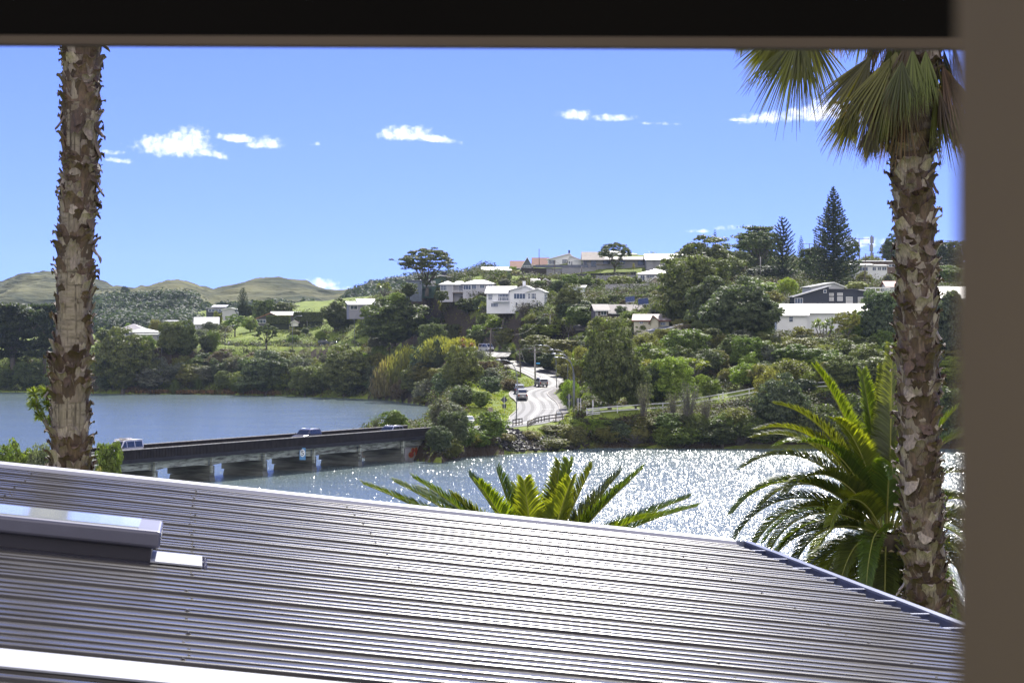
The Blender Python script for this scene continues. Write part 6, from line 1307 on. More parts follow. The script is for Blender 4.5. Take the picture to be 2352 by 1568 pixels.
# ---------------------------------------------------------------- foliage: many small leaves on clumps
def rs(seed): return np.random.RandomState(seed)
def unit(v): return v/np.maximum(np.linalg.norm(v, axis=1, keepdims=True), 1e-6)
def leaves(C, Nn, size, r, aspect=1.7, tilt=.62):
    """diamond leaves at C facing roughly along Nn"""
    n = len(C); Nn = unit(Nn+r.normal(0, tilt, (n, 3))*.6); a = unit(np.cross(Nn, r.normal(0, 1, (n, 3)))); b = np.cross(Nn, a); s = np.asarray(size).reshape(-1, 1)*np.ones((n, 1))
    return np.stack([C-a*s*aspect*.5, C-b*s*.5, C+a*s*aspect*.5, C+b*s*.5], 1).reshape(-1, 3)
def puffs(centers, radii, per, r, size, flat=.75, up=.35):
    """leaf shells round each clump centre; more on the upper outer side"""
    out = []
    k = len(centers); n = k*per; idx = np.repeat(np.arange(k), per); d = r.normal(0, 1, (n, 3)); d[:, 2] = np.abs(d[:, 2])*.9-.35; d = unit(d); rad = radii[idx]*(.65+.4*r.rand(n)**.5)
    P = centers[idx]+d*rad[:, None]*np.array([1, 1, flat]); return leaves(P, d+np.array([0, 0, up]), size*(.6+.8*r.rand(n)), r)
def dome_shape(n, r, low=-.15, power=.5):
    """directions over a crown: fairly even, down to just below the widest part"""
    z = low+(1-low)*r.rand(n); a = r.rand(n)*2*math.pi; q = np.sqrt(np.maximum(0, 1-z*z)); return np.stack([q*np.cos(a), q*np.sin(a), z], -1)
def crown_dome(seed, npuff=230, per=95, size=.021, pr=(.045, .10), lump=.20):
    r = rs(seed); d = dome_shape(npuff, r, -.45); 
    l = 1+lump*np.sin(d[:, 0]*5+seed)*np.sin(d[:, 1]*4+1.3*seed)+lump*.6*np.sin(d[:, 2]*7+seed*2); R_ = np.array([.46, .46, .50]); c = d*R_*l[:, None]*(.93+.1*r.rand(npuff))[:, None]; c[:, 2] = c[:, 2]+.5
    rad = pr[0]+(pr[1]-pr[0])*r.rand(npuff); V = puffs(c, rad, per, r, size)
    n2 = 3500; d2 = unit(r.normal(0, 1, (n2, 3))); P = d2*np.array([.37, .37, .41])*(.75+.25*r.rand(n2))[:, None]; P[:, 2] += .48; V2 = leaves(P, d2, .06, r, 1.3)
    return np.concatenate([V, V2])
def crown_loose(seed, npuff=80, per=75, size=.03, pr=(.05, .15)):
    r = rs(seed); p = unit(r.normal(0, 1, (npuff, 3)))*(.25+.75*r.rand(npuff)[:, None]**.5)*np.array([.40, .40, .40]); p[:, 2] = np.abs(p[:, 2]+.42)*1.08+.04
    rad = pr[0]+(pr[1]-pr[0])*r.rand(npuff); d2 = unit(r.normal(0, 1, (1800, 3))); Q = d2*np.array([.30, .30, .34])*(.7+.3*r.rand(1800))[:, None]; Q[:, 2] += .46; return np.concatenate([puffs(p, rad, per, r, size, .9, .2), leaves(Q, d2, .06, r, 1.3)])
def crown_feathery(seed, npuff=110, per=80, size=.020):
    """olive bush of upright wispy plumes"""
    r = rs(seed); p = unit(r.normal(0, 1, (npuff, 3)))*(.3+.7*r.rand(npuff)[:, None]**.4)*np.array([.42, .42, .38]); p[:, 2] = np.abs(p[:, 2]+.36)*1.15; n = npuff*per; idx = np.repeat(np.arange(npuff), per); t = r.rand(n); d = unit(np.stack([p[idx, 0]*1.2, p[idx, 1]*1.2, .28+.2*r.rand(n)], -1)+r.normal(0, .25, (n, 3)))
    P = p[idx]+d*(t*.16)[:, None]+r.normal(0, .012, (n, 3)); d2 = unit(r.normal(0, 1, (1800, 3))); Q = d2*np.array([.30, .30, .32])*(.7+.3*r.rand(1800))[:, None]; Q[:, 2] += .42; return np.concatenate([leaves(P, r.normal(0, 1, (n, 3)), size*(.6+.8*r.rand(n)), r, 2.6), leaves(Q, d2, .06, r, 1.3)])
def crown_flax(seed, n=420, ln=1.0, wd=.03, bend=.6):
    """clump of long blades leaning out from the foot"""
    r = rs(seed); out = []
    for i in range(n):
        a = r.rand()*2*math.pi; el = R(35+55*r.rand()); l = ln*(.5+.5*r.rand()); p = np.array([.10*math.cos(a)*r.rand(), .10*math.sin(a)*r.rand(), 0.]); d = np.array([math.cos(a)*math.cos(el), math.sin(a)*math.cos(el), math.sin(el)]); sd = np.array([-math.sin(a), math.cos(a), 0]); k = 4; prev = (p-sd*wd*.3, p+sd*wd*.3)
        for j in range(1, k+1):
            p = p+d*l/k; d = d+np.array([0, 0, -bend*.35]); d = d/np.linalg.norm(d); w = wd*.5*(1-j/k*.92); cur = (p-sd*w, p+sd*w); out += [prev[0], prev[1], cur[1], cur[0]]; prev = cur
    return np.array(out)*np.array([.6, .6, 1.0])
def head_spiky(c, rad, r, n=70, w=.028):
    """one cabbage tree head: stiff swords in all directions, lower ones drooping"""
    out = []
    for i in range(n):
        z = r.rand()*1.5-.55; a = r.rand()*2*math.pi; q = math.sqrt(max(.02, 1-min(1, z*z))); d = np.array([q*math.cos(a), q*math.sin(a), z]); d /= np.linalg.norm(d); l = rad*(.75+.35*r.rand()); sd = np.cross(d, [0, 0, 1.]); sd /= np.linalg.norm(sd)+1e-6; m = c+d*l*.6; e = c+d*l+np.array([0, 0, -l*.14]); out += [c-sd*w*.3*rad/.2, m-sd*w*.5*rad/.2, e, m+sd*w*.5*rad/.2]
    return out
def cabbage(seed, heads):
    r = rs(seed); out = []; mb = MB(); mb.tube([(0, 0, -.2), (0, 0, .25)], [.035, .028], 6)
    for i in range(heads):
        a = 2*math.pi*i/heads+r.rand()*.8; rr_ = .12+.24*r.rand(); c = np.array([rr_*math.cos(a), rr_*math.sin(a), .48+.42*r.rand()]) if heads > 1 else np.array([0, 0, .72]); hr = .26*(1 if heads < 3 else .78); out += head_spiky(c, hr, r); mb.tube([(0, 0, .22), (c[0]*.6, c[1]*.6, .22+.5*(c[2]-.22)), tuple(c)], [.026, .018, .014], 5)
    return np.array(out), mb
def limbs(seed, spread=.42, top=.78, fork=.12, nl=7, r0=.035, sub=4):
    """trunk forking into long bending limbs; returns (mesh builder, limb ends)"""
    r = rs(seed); mb = MB(); ends = []
    mb.tube([(0, 0, -.12), (0.01, 0, fork*.5), (0, 0.01, fork)], [r0*1.3, r0*1.05, r0], 8)
    for i in range(nl):
        a = 2*math.pi*i/nl+r.rand()*.7; q = spread*(.45+.55*r.rand()); e = Vector((q*math.cos(a), q*math.sin(a), top*(.75+.25*r.rand())-q*.28)); b = Vector((0, 0, fork)); m = Vector((e.x*.45, e.y*.45, fork+(e.z-fork)*.42))+Vector(r.normal(0, .015, 3)); mb.tube([b, m, e], [r0*.62, r0*.42, r0*.2], 6); ends.append(e)
        for j in range(sub):
            t = .35+.5*r.rand(); s = m.lerp(e, t) if r.rand() > .4 else b.lerp(m, .7); f = s+Vector(r.normal(0, .10, 3))+Vector((s.x*.3, s.y*.3, .12)); mb.tube([s, (s+f)/2+Vector((0, 0, .02)), f], [r0*.25, r0*.17, r0*.08], 5); ends.append(f)
    return mb, ends
def crown_umbrella(seed, ends, size=.018, per=80, pr=.075, extra=60, top=.95, rad=.47, flatz=.45):
    """clumps at limb ends and over an umbrella shaped canopy, gaps between"""
    r = rs(seed); c = [np.array(e) for e in ends]; d = dome_shape(extra, r, .0)
    for q in d: c.append(np.array([q[0]*rad, q[1]*rad, top-flatz+q[2]*flatz])*np.array([1, 1, 1])+r.normal(0, .02, 3))
    c = np.array(c); radii = pr*(.6+.7*r.rand(len(c))); return puffs(c, radii, per, r, size, .55, .4)
def crown_layers(seed, n=60, per=520, size=.026, rad=.46):
    """dark conifer of flat shelves with ragged edges"""
    r = rs(seed); V = []
    for i in range(n):
        z = .22+.74*r.rand(); a = r.rand()*6.28; q = (.08+.3*r.rand())*(1.1-.35*z); c = np.array([q*math.cos(a), q*math.sin(a), z]); w = .10+.12*r.rand(); p = r.normal(0, 1, (per, 3))*np.array([w, w, .018])*.62; p[:, 2] += .03*np.hypot(p[:, 0], p[:, 1])/w; V.append(leaves(c+p, np.tile([0, 0, 1.], (per, 1)), size*(.6+r.rand(per)), r, 2.2, .8))
    return np.concatenate(V)
def norfolk(seed, tiers, wid=.5, topthin=.62, dens=1.0, up=.35):
    """whorled conifer: tiers of branches with upturned fingers; width 1 unit at the foot, height 1"""
    r = rs(seed); mb = MB(); mb.tube([(0, 0, -.05), (0, 0, .5), (0, 0, 1)], [.014, .009, .001], 6); V = []
    for t in range(tiers):
        f = t/tiers; z = .02+.97*f**.93; l = wid*((1-f)**topthin)*(.92+.12*r.rand()); l = max(l, .006); nb = 7 if f < .8 else 5; a0 = r.rand()*6
        for b in range(nb):
            a = a0+2*math.pi*b/nb+r.normal(0, .1); ll = l*(.78+.3*r.rand()); d = np.array([math.cos(a), math.sin(a), 0]); n = max(6, int(110*dens*ll/.3)); u = r.rand(n)**.8; P = d*(u*ll)[:, None]; zz = z+(u**1.6)*ll*up*.35-.006*np.sin(u*3.14); P[:, 2] = zz; sd = np.array([-math.sin(a), math.cos(a), 0]); P = P+sd*(r.normal(0, .05, n)*ll*(1-.3*u))[:, None]+np.stack([np.zeros(n), np.zeros(n), np.abs(r.normal(0, .006, n))], -1)
            V.append(leaves(P, np.tile([0, 0, 1.], (n, 1))+sd*.2, .0125*(.7+.7*r.rand(n)), r, 2.2, 1.0)); mb.tube([(0, 0, z-.004), tuple(d*ll*.6+np.array([0, 0, z+ll*.05*up])), tuple(d*ll*.95+np.array([0, 0, z+ll*up*.3]))], [.0028, .0018, .001], 3, False)
    return np.concatenate(V), mb
def crown_toetoe(seed, n=900):
    r = rs(seed); c = r.normal(0, 1, (n, 3))*np.array([.2, .2, 0]); h = .45+.5*r.rand(n)-np.hypot(c[:, 0], c[:, 1])*.6; k = 7; out = []
    for j in range(k):
        t = (j+.5)/k; P = c*(1+.5*t)+np.stack([r.normal(0, .02, n), r.normal(0, .02, n), h*t], -1); a = unit(np.stack([r.normal(0, .35, n), r.normal(0, .35, n), np.ones(n)], -1)); b = unit(np.cross(a, r.normal(0, 1, (n, 3)))); s = .013; out.append(np.stack([P-a*.07, P-b*s, P+a*.08, P+b*s], 1).reshape(-1, 3))
    return np.concatenate(out)
def twigs(seed, n=70, leafy=900, ht=1.0):
    r = rs(seed); mb = MB()
    P = []
    for i in range(n):
        a = r.rand()*6.28; q = .42*r.rand()**.7; e = Vector((q*math.cos(a), q*math.sin(a), ht*(.45+.5*r.rand()))); m = Vector((e.x*.4, e.y*.4, e.z*.5))+Vector(r.normal(0, .03, 3)); b = Vector((e.x*.1, e.y*.1, -.05)); mb.tube([b, m, e], [.007, .005, .002], 4, False)
        for j in range(5): s = m.lerp(e, r.rand()); f = s+Vector(r.normal(0, .07, 3))+Vector((0, 0, .05)); mb.tube([s, f], [.003, .001], 3, False); P.append(np.array(f))
        P += [np.array(m.lerp(e, t)) for t in (.3, .6, .9)]
    V = None
    if leafy:
        P = np.array(P); idx = r.randint(0, len(P), leafy); C = P[idx]+r.normal(0, .03, (leafy, 3)); V = leaves(C, r.normal(0, 1, (leafy, 3)), .022*(.6+.7*r.rand(leafy)), r, 2.2)
    return V, mb
def hedge_box(seed, n=16000):
    r = rs(seed); P = r.rand(n, 3)-np.array([.5, .5, 0]); f = r.randint(0, 4, n); P[f == 0, 1] = -.5; P[f == 1, 2] = 1; P[f == 2, 1] = .5; P[f == 3, 1] = -.48; P += r.normal(0, .012, (n, 3)); N_ = np.where((f == 1)[:, None], [[0, 0, 1.]], np.where((f == 2)[:, None], [[0, 1., 0]], [[0, -1., .2]])); return leaves(P, N_, 1, r)
PROTO = {}
def proto(kind, crownV, trunkMB, leafm, barkm, tname='trunk', cname='crown', trunk_first=False):
    me = quads_mesh('_', crownV, 4, leafm) if crownV is not None else None
    t = None
    if trunkMB is not None:
        o = trunkMB.build('tmp', barkm); t = o.data; bpy.data.objects.remove(o)
    PROTO[kind] = (me, t, cname, tname)
TINT = {'pohu': (.118, .136, .044), 'dark': (.078, .096, .035), 'bluegreen': (.092, .115, .062), 'olive': (.160, .155, .045), 'lime': (.19, .235, .035), 'green': (.125, .165, .034), 'straw': (.20, .165, .075), 'grey': (.135, .14, .105),
        'flax': (.105, .13, .045), 'cab': (.14, .175, .045), 'brown': (.11, .085, .05), 'far': (.050, .068, .048), 'mac': (.050, .062, .030), 'red': (.20, .075, .03), 'pine': (.045, .062, .035), 'yel': (.19, .20, .045)}
def build_protos():
    lm = leaf_mat('tree_leaf', (1, 1, 1), .55, .36, (1.9, 2.2, .9), .5, .30); lg = leaf_mat('blade_leaf', (1, 1, 1), .38, .42, (2.0, 2.0, .8), .4, .5); bk = mat('tree_bark', (.11, .095, .08), .9, 0, .3, 4); gb = mat('grey_twig_bark', (.13, .115, .105), .9, 0, .3, 6)
    def stub(): mb = MB(); mb.tube([(0, 0, -.15), (.01, 0, .2), (0, .01, .5)], [.045, .035, .02], 7); mb.tube([(0, 0, .15), (.15, .05, .5)], [.02, .008], 5); mb.tube([(0, 0, .18), (-.14, -.06, .5)], [.02, .008], 5); return mb
    for i in range(3): proto('dome%d' % i, crown_dome(10+i), stub(), lm, bk)
    for i in range(2): proto('small_dome%d' % i, crown_dome(30+i, 90, 80, .034, (.07, .15), .24), stub(), lm, bk)
    for i in range(3): proto('loose%d' % i, crown_loose(20+i), stub(), lm, bk)
    for i in range(2): proto('feather%d' % i, crown_feathery(40+i), stub(), lm, bk)
    mb, e = limbs(51, .42, .80, .14, 9, .03, 5); proto('umbrella', crown_umbrella(52, e, .0165, 85, .066, 150, .97, .46, .42), mb, lm, bk)
    mb, e = limbs(53, .40, .85, .30, 6, .03, 4); proto('airy', crown_umbrella(54, e, .026, 75, .085, 26, .95, .40, .35), mb, lm, bk)
    mb, e = limbs(57, .36, .85, .35, 8, .016, 3); proto('thicket', crown_umbrella(58, e, .024, 60, .08, 40, .95, .42, .28), mb, lm, gb)
    mb, e = limbs(55, .36, .9, .25, 6, .045, 3); proto('macrocarpa', crown_layers(56), mb, lm, bk)
    for i, h in enumerate((1, 3, 6)): V, mb = cabbage(60+i, h); proto('cabbage%d' % h, V, mb, lg, gb)
    proto('flax', crown_flax(70), None, lg, None, cname='blades'); proto('toetoe', crown_toetoe(71), None, lg, None, cname='plumes')
    V, mb = norfolk(80, 38, .5, .86, 1.0, .5); proto('norfolk_tall', V, mb, lm, bk); V, mb = norfolk(81, 17, .5, .55, 1.5, .9); proto('norfolk_open', V, mb, lm, bk); V, mb = norfolk(82, 14, .5, .8, 1.2, .9); proto('norfolk_tip', V, mb, lm, bk)
    V, mb = twigs(90); proto('twiggy', V, mb, lm, gb, 'branches', 'leaves'); V, mb = twigs(91, 120, 150, .8); proto('dead', V, mb, lm, gb, 'branches', 'leaves')
    # small palm with arching fronds
    mb = MB(); mr = MB(); rr = random.Random(3)
    for i in range(16): feather_frond(mb, mr, (0, 0, .45), i*2.4, 1.2-1.3*i/16, .62, rr, 1.5, 22, .012, .13)
    q = [];
    for f in mb.f:
        v = [mb.v[j] for j in f]; v = v if len(v) == 4 else v+[v[-1]]; q += v
    t = MB(); t.tube([(0, 0, -.1), (0, 0, .45)], [.06, .05], 8); proto('palm', np.array(q), t, lg, bk)
GROUPS = {}
def plant(kind, x, yt, yb, w, Y, tint, name, label, cat='tree', group=None, yaw=None, lean=0, var=.12, ground_it=True):
    me, t, cn, tn = PROTO[kind]
    if ground_it and 330 < Y < 780 and yb > 700:
        Yh = hit_ground(x, yb, 310, 880)
        if Yh and abs(Yh/Y-1) < .20: Y = Yh
    p = W(x, yb, Y); g = ground(p.x, p.y); zt = W(x, yt, Y).z; zb = min(p.z, g) if ground_it and p.z-g < 7 else p.z
    if g > p.z and ground_it: zb = max(p.z, min(g, p.z+1.0))
    H = zt-zb; wd = w*Y/FPX; root = empty(name, (p.x, p.y, zb-.1), yaw if yaw is not None else rnd.uniform(0, 6.28)); tag(root, label, cat, group)
    c = TINT[tint]; k = 1+rnd.uniform(-var, var); col = (c[0]*k*rnd.uniform(.93, 1.07), c[1]*k, c[2]*k*rnd.uniform(.9, 1.1), 1)
    for m_, nm in ((me, cn), (t, tn)):
        if m_ is None: continue
        o = link(nm, m_, root); o.scale = (wd, wd, H); o.color = col
        if lean: o.rotation_euler = (0, lean, 0)
    if lean: root.rotation_euler = (0, 0, 0)
    return root
def build_plants():
    P = plant
    # ---- left edge
    P('macrocarpa', 30, 700, 860, 130, 740, 'mac', 'macrocarpa', 'broad dark macrocarpa at the left edge above the yellow house')
    P('macrocarpa', 103, 700, 858, 80, 738, 'mac', 'macrocarpa', 'dark macrocarpa just left of the left fan palm trunk')
    P('small_dome0', 14, 848, 896, 62, 715, 'dark', 'shoreline_shrub', 'round dark shrub at the left edge of the far shore', 'shrub')
    P('dome1', 66, 832, 897, 76, 713, 'dark', 'shoreline_shrub', 'dark rounded shrub below the white cottage on the far shore', 'shrub')
    P('loose0', 115, 850, 897, 40, 716, 'bluegreen', 'shoreline_shrub', 'small shrub against the left fan palm trunk on the far shore', 'shrub')
    P('dome0', 282, 767, 903, 128, 703, 'pohu', 'coastal_tree', 'broad dark tree at the waterline right of the left fan palm')
    P('dome2', 232, 790, 880, 50, 708, 'pohu', 'coastal_tree', 'dark tree half hidden by the left fan palm trunk')
    P('dome1', 392, 740, 822, 56, 735, 'pohu', 'round_tree', 'left and darker one of the pair of round trees')
    P('dome0', 424, 744, 826, 62, 730, 'pohu', 'round_tree', 'right one of the pair of round trees beside the bright lawn')
    P('small_dome1', 335, 768, 812, 40, 745, 'green', 'shrub', 'shrub below the low hipped roof left of the round trees', 'shrub')
    P('small_dome0', 248, 757, 790, 46, 765, 'dark', 'shrub', 'dark shrub under the bright tiled roof', 'shrub')
    P('loose1', 270, 742, 775, 24, 780, 'dark', 'shrub', 'pointed dark shrub left of the bright tiled roof', 'shrub')
    P('loose2', 360, 730, 770, 40, 850, 'olive', 'shrub', 'olive shrub between the bright tiled roof and the barn house', 'shrub')
    P('loose0', 300, 740, 765, 40, 860, 'green', 'shrub', 'shrub behind the bright tiled roof', 'shrub')
    P('palm', 233, 738, 765, 34, 850, 'green', 'distant_palm', 'small palm left of the bright tiled roof', 'palm tree')
    P('loose1', 488, 755, 812, 44, 728, 'green', 'shrub', 'dense shrub at the left foot of the bright lawn', 'shrub')
    P('small_dome1', 475, 768, 813, 34, 726, 'dark', 'shrub', 'dark shrub right of the round tree pair', 'shrub')
    P('airy', 540, 720, 772, 56, 790, 'green', 'garden_tree', 'loose green tree between the barn house and the bright lawn')
    P('loose2', 575, 725, 760, 44, 800, 'green', 'garden_tree', 'dark green tree behind the lawn left of the brown gable')
    P('loose0', 500, 712, 745, 30, 860, 'olive', 'shrub', 'shrub below the modern hill house', 'shrub')
    P('loose1', 600, 715, 742, 50, 870, 'green', 'shrub', 'shrub on the hilltop in front of the white cottage', 'shrub')
    P('norfolk_open', 558, 658, 712, 40, 880, 'pine', 'norfolk_pine', 'small norfolk pine on the hill at left, behind the roofs')
    P('palm', 695, 700, 726, 34, 830, 'green', 'distant_palm', 'small feathery palm above the dark clipped hedge', 'palm tree')
    P('small_dome0', 605, 690, 728, 46, 850, 'dark', 'shrub', 'dark rounded shrub right of the small norfolk pine', 'shrub')
    P('small_dome1', 650, 692, 730, 60, 860, 'dark', 'shrub', 'low dark shrub behind the brown gabled cottage', 'shrub')
    P('airy', 612, 742, 806, 62, 715, 'dark', 'slender_tree', 'small dark tree with bare stems below the swing frame')
    P('cabbage1', 586, 746, 784, 20, 745, 'olive', 'cabbage_tree', 'thin cabbage tree standing on the bright lawn', 'cabbage tree')
    P('cabbage3', 560, 788, 815, 24, 716, 'dark', 'cabbage_tree', 'dark cabbage tree below the lawn left of the slender tree', 'cabbage tree')
    P('cabbage3', 472, 810, 850, 34, 707, 'dark', 'cabbage_tree', 'cabbage tree pair on the bank below the round trees', 'cabbage tree')
    # ---- bank of the far shore, left to right
    for i, (k, x, yt, yb, w, Y, t, lb) in enumerate((
        ('feather0', 325, 838, 892, 56, 694, 'brown', 'brownish bush on the far bank right of the broad waterline tree'), ('loose1', 368, 815, 878, 60, 700, 'grey', 'grey green bush at the left end of the far bank'), ('flax', 400, 862, 903, 46, 690, 'flax', 'clump of flax low on the far bank, farthest left'),
        ('loose2', 415, 812, 870, 62, 702, 'olive', 'olive bush on the far bank below the round trees'), ('flax', 455, 850, 900, 50, 689, 'flax', 'second clump of flax low on the far bank'), ('feather1', 440, 838, 890, 60, 695, 'brown', 'brown wispy bush in the middle of the left far bank'),
        ('loose0', 500, 820, 880, 60, 697, 'bluegreen', 'dark bush on the far bank below the lawn'), ('flax', 540, 858, 903, 52, 686, 'flax', 'third clump of flax near the waterline'), ('feather0', 545, 812, 862, 70, 700, 'grey', 'grey scrubby bush below the thin cabbage tree'),
        ('dome2', 610, 806, 905, 112, 680, 'bluegreen', 'large blue green tree at the waterline below the lawn'), ('loose1', 560, 860, 906, 50, 683, 'dark', 'dark bush at the foot of the large blue green tree'), ('loose2', 690, 812, 880, 80, 684, 'grey', 'grey green bush between the two large bank trees'),
        ('dome1', 700, 842, 909, 70, 672, 'pohu', 'dark rounded tree at the waterline between the two large bank trees'), ('feather1', 668, 836, 888, 50, 678, 'olive', 'olive wispy bush between the two large bank trees'), ('dome0', 792, 804, 911, 122, 655, 'pohu', 'large domed tree overhanging the water in mid bank'),
        ('feather0', 868, 806, 868, 60, 648, 'olive', 'olive bush right of the large domed bank tree'), ('loose0', 868, 850, 914, 60, 640, 'bluegreen', 'grey leaved bush at the water right of the large domed bank tree'), ('small_dome0', 852, 840, 872, 34, 650, 'lime', 'small bright green bush right of the large domed bank tree'),
        ('toetoe', 905, 800, 905, 66, 612, 'straw', 'tall straw coloured reeds on the bank, left clump'), ('toetoe', 935, 778, 880, 70, 612, 'yel', 'yellow green bamboo like clump above the straw reeds'), ('toetoe', 880, 820, 912, 44, 625, 'straw', 'low straw reeds at the waterline'),
        ('dome2', 955, 838, 905, 74, 575, 'pohu', 'dark tree right of the straw reeds'), ('dome1', 980, 795, 880, 72, 560, 'bluegreen', 'leaning blue green tree on the point above the straw reeds'), ('feather1', 925, 868, 920, 60, 585, 'brown', 'brown scrub at the waterline of the point'),
        ('loose2', 975, 866, 925, 66, 560, 'grey', 'grey bush near the tip of the point'), ('small_dome1', 972, 906, 930, 44, 566, 'olive', 'round olive bush standing in the water at the tip of the point'),
        ('dome0', 1060, 806, 905, 92, 520, 'pohu', 'round topped dark tree left of the road with visible stems'), ('loose1', 1020, 850, 915, 70, 500, 'bluegreen', 'grey green bush left of the round topped roadside tree'),
        ('toetoe', 1010, 760, 830, 70, 570, 'yel', 'bright yellow bamboo clump left of the road bend'), ('toetoe', 1060, 765, 812, 60, 565, 'yel', 'second bright yellow bamboo clump nearer the road'), ('cabbage3', 1068, 775, 812, 50, 555, 'red', 'orange tinged shrub palm beside the yellow bamboo'),
        ('dome1', 995, 744, 812, 62, 600, 'pohu', 'dark rounded tree above the left yellow bamboo'), ('loose0', 1010, 775, 850, 50, 560, 'dark', 'dark bush below the left yellow bamboo'))):
        P(k, x, yt, yb, w, Y, t, 'flax_clump' if k == 'flax' else 'reed_clump' if k == 'toetoe' else 'cabbage_tree' if k.startswith('cab') else 'bank_tree' if k.startswith('dome') else 'bank_bush', lb, 'flax' if k == 'flax' else 'reeds' if k == 'toetoe' else 'tree' if k.startswith('dome') else 'cabbage tree' if k.startswith('cab') else 'bush')
    # ---- middle hillside
    P('umbrella', 980, 570, 668, 126, 640, 'dark', 'spreading_tree', 'big spreading tree with an umbrella crown on the ridge, its bare limbs against the sky', yaw=.6)
    P('dome2', 905, 682, 795, 152, 660, 'pohu', 'hillside_tree', 'very large dark domed tree below the brow, left of the middle')
    P('dome0', 768, 692, 760, 76, 700, 'dark', 'bent_tree', 'wind bent dark tree below the bright white roof', lean=.35)
    P('small_dome0', 940, 650, 682, 36, 655, 'dark', 'clipped_shrub', 'dark clipped shrub left of the big spreading tree', 'shrub')
    P('cabbage6', 882, 648, 690, 44, 665, 'cab', 'cabbage_tree', 'cabbage tree cluster left of the clipped shrub', 'cabbage tree')
    P('loose1', 912, 668, 700, 40, 650, 'lime', 'shrub', 'yellow green shrub left of the big spreading tree', 'shrub')
    P('small_dome1', 1073, 683, 720, 48, 566, 'dark', 'round_bush', 'nearly round dark bush on the small sunlit lawn', 'bush')
    P('feather0', 1024, 676, 722, 36, 600, 'olive', 'hillside_bush', 'tall olive bush below the pale grey house', 'bush')
    P('small_dome0', 1014, 668, 692, 28, 620, 'dark', 'hillside_bush', 'dark bush in front of the bungalow porch', 'bush')
    P('cabbage6', 1112, 692, 738, 32, 565, 'cab', 'cabbage_tree', 'cabbage tree at the left corner of the white two storey house', 'cabbage tree')
    P('feather1', 1165, 694, 735, 50, 562, 'brown', 'garden_bush', 'brownish flowering bush in front of the white two storey house', 'bush')
    P('twiggy', 1200, 690, 730, 50, 562, 'brown', 'bare_bush', 'bare twiggy bush below the right half of the white two storey house', 'bush')
    P('loose0', 1140, 720, 765, 62, 560, 'lime', 'hillside_bush', 'bright green bush below the left corner of the white two storey house', 'bush')
    P('loose1', 1000, 725, 775, 70, 600, 'green', 'hillside_bush', 'light green bush below the small lawn', 'bush')
    P('dome1', 1036, 745, 800, 50, 570, 'dark', 'hillside_tree', 'dark tree below the small lawn')
    P('loose2', 1100, 742, 792, 64, 545, 'green', 'hillside_bush', 'leafy bush above the top of the road', 'bush')
    P('dome2', 1098, 760, 800, 52, 535, 'pohu', 'hillside_tree', 'small dark tree left of the top pole')
    P('feather0', 1165, 750, 800, 62, 530, 'olive', 'hillside_bush', 'olive bush right of the top pole', 'bush')
    P('loose0', 1172, 786, 808, 40, 600, 'green', 'roadside_shrub', 'shrub beside the road below the top pole', 'shrub')
    P('flax', 1178, 782, 812, 40, 522, 'flax', 'flax_clump', 'flax clump at the right of the upper road', 'flax')
    P('loose2', 1212, 740, 790, 50, 540, 'dark', 'hillside_bush', 'dark bush below the pale hillside pole', 'bush')
    P('small_dome0', 1258, 745, 785, 56, 540, 'lime', 'hillside_bush', 'bright large leaved bush right of the pale hillside pole', 'bush')
    P('cabbage6', 1306, 728, 778, 44, 542, 'green', 'banana_clump', 'broad leaved banana like clump left of the driveway', 'plant')
    P('dome0', 1310, 640+20, 735, 70, 600, 'pohu', 'hillside_tree', 'dark tree between the white two storey house and the plain white shed')
    P('dome1', 1285, 645, 700, 46, 615, 'dark', 'hillside_tree', 'dark round tree right of the weathered grey shed')
    P('loose1', 1268, 665, 700, 30, 590, 'lime', 'shrub', 'yellow green shrub beside the white two storey house', 'shrub')
    P('small_dome1', 1202, 643, 662, 50, 645, 'green', 'shrub', 'green shrub behind the white chimney', 'shrub')
    P('feather1', 1156, 622, 655, 44, 690, 'brown', 'ridge_shrub', 'rusty shrub in front of the small green house', 'shrub')
    P('feather0', 1098, 618, 645, 26, 700, 'brown', 'ridge_shrub', 'brown shrub left of the small green house', 'shrub')
    P('loose0', 1185, 618, 648, 40, 690, 'straw', 'ridge_shrub', 'pale dry shrub right of the small green house', 'shrub')
    P('loose1', 1215, 625, 650, 40, 680, 'grey', 'ridge_shrub', 'grey shrub below the orange tiled roofs', 'shrub')
    P('small_dome0', 1178, 612, 632, 16, 702, 'lime', 'ridge_shrub', 'small bright shrub at the right corner of the small green house', 'shrub')
    P('dome2', 1330, 690, 740, 90, 585, 'dark', 'hillside_tree', 'dark green tree mass below the plain white shed')
    P('dome1', 1345, 705, 752, 90, 570, 'green', 'hillside_tree', 'leafy tree left of the solar panel roof')
    for i, (x, w, yt, t) in enumerate(((1310, 40, 630, 'green'), (1345, 44, 628, 'green'), (1385, 40, 640, 'lime'), (1420, 50, 634, 'yel'), (1450, 40, 635, 'lime'), (1395, 60, 668, 'green'), (1370, 46, 665, 'lime'), (1462, 30, 633, 'dark'))):
        P(('small_dome0', 'loose0', 'loose1')[i % 3], x, yt, yt+32+(22 if i in (2,) else 0), w, 635, t, 'terrace_shrub', ('green shrub below the left end of the dark terrace fence', 'green shrub below the brown pole', 'tall yellow green shrub under the terrace fence', 'yellowish shrub row over the plaster garden wall', 'bright shrub at the right end of the plaster garden wall', 'low shrub in front of the plaster garden wall', 'bright low shrub right of the plain white shed', 'dark drooping shrub below the slim cabbage tree')[i], 'shrub')
    P('cabbage1', 1455, 596, 645, 22, 655, 'olive', 'cabbage_tree', 'slim cabbage tree in front of the long grey house', 'cabbage tree')
    P('umbrella', 1412, 557, 612, 74, 683, 'dark', 'ridge_tree', 'dark tree with a spreading crown in front of the long grey house', yaw=2)
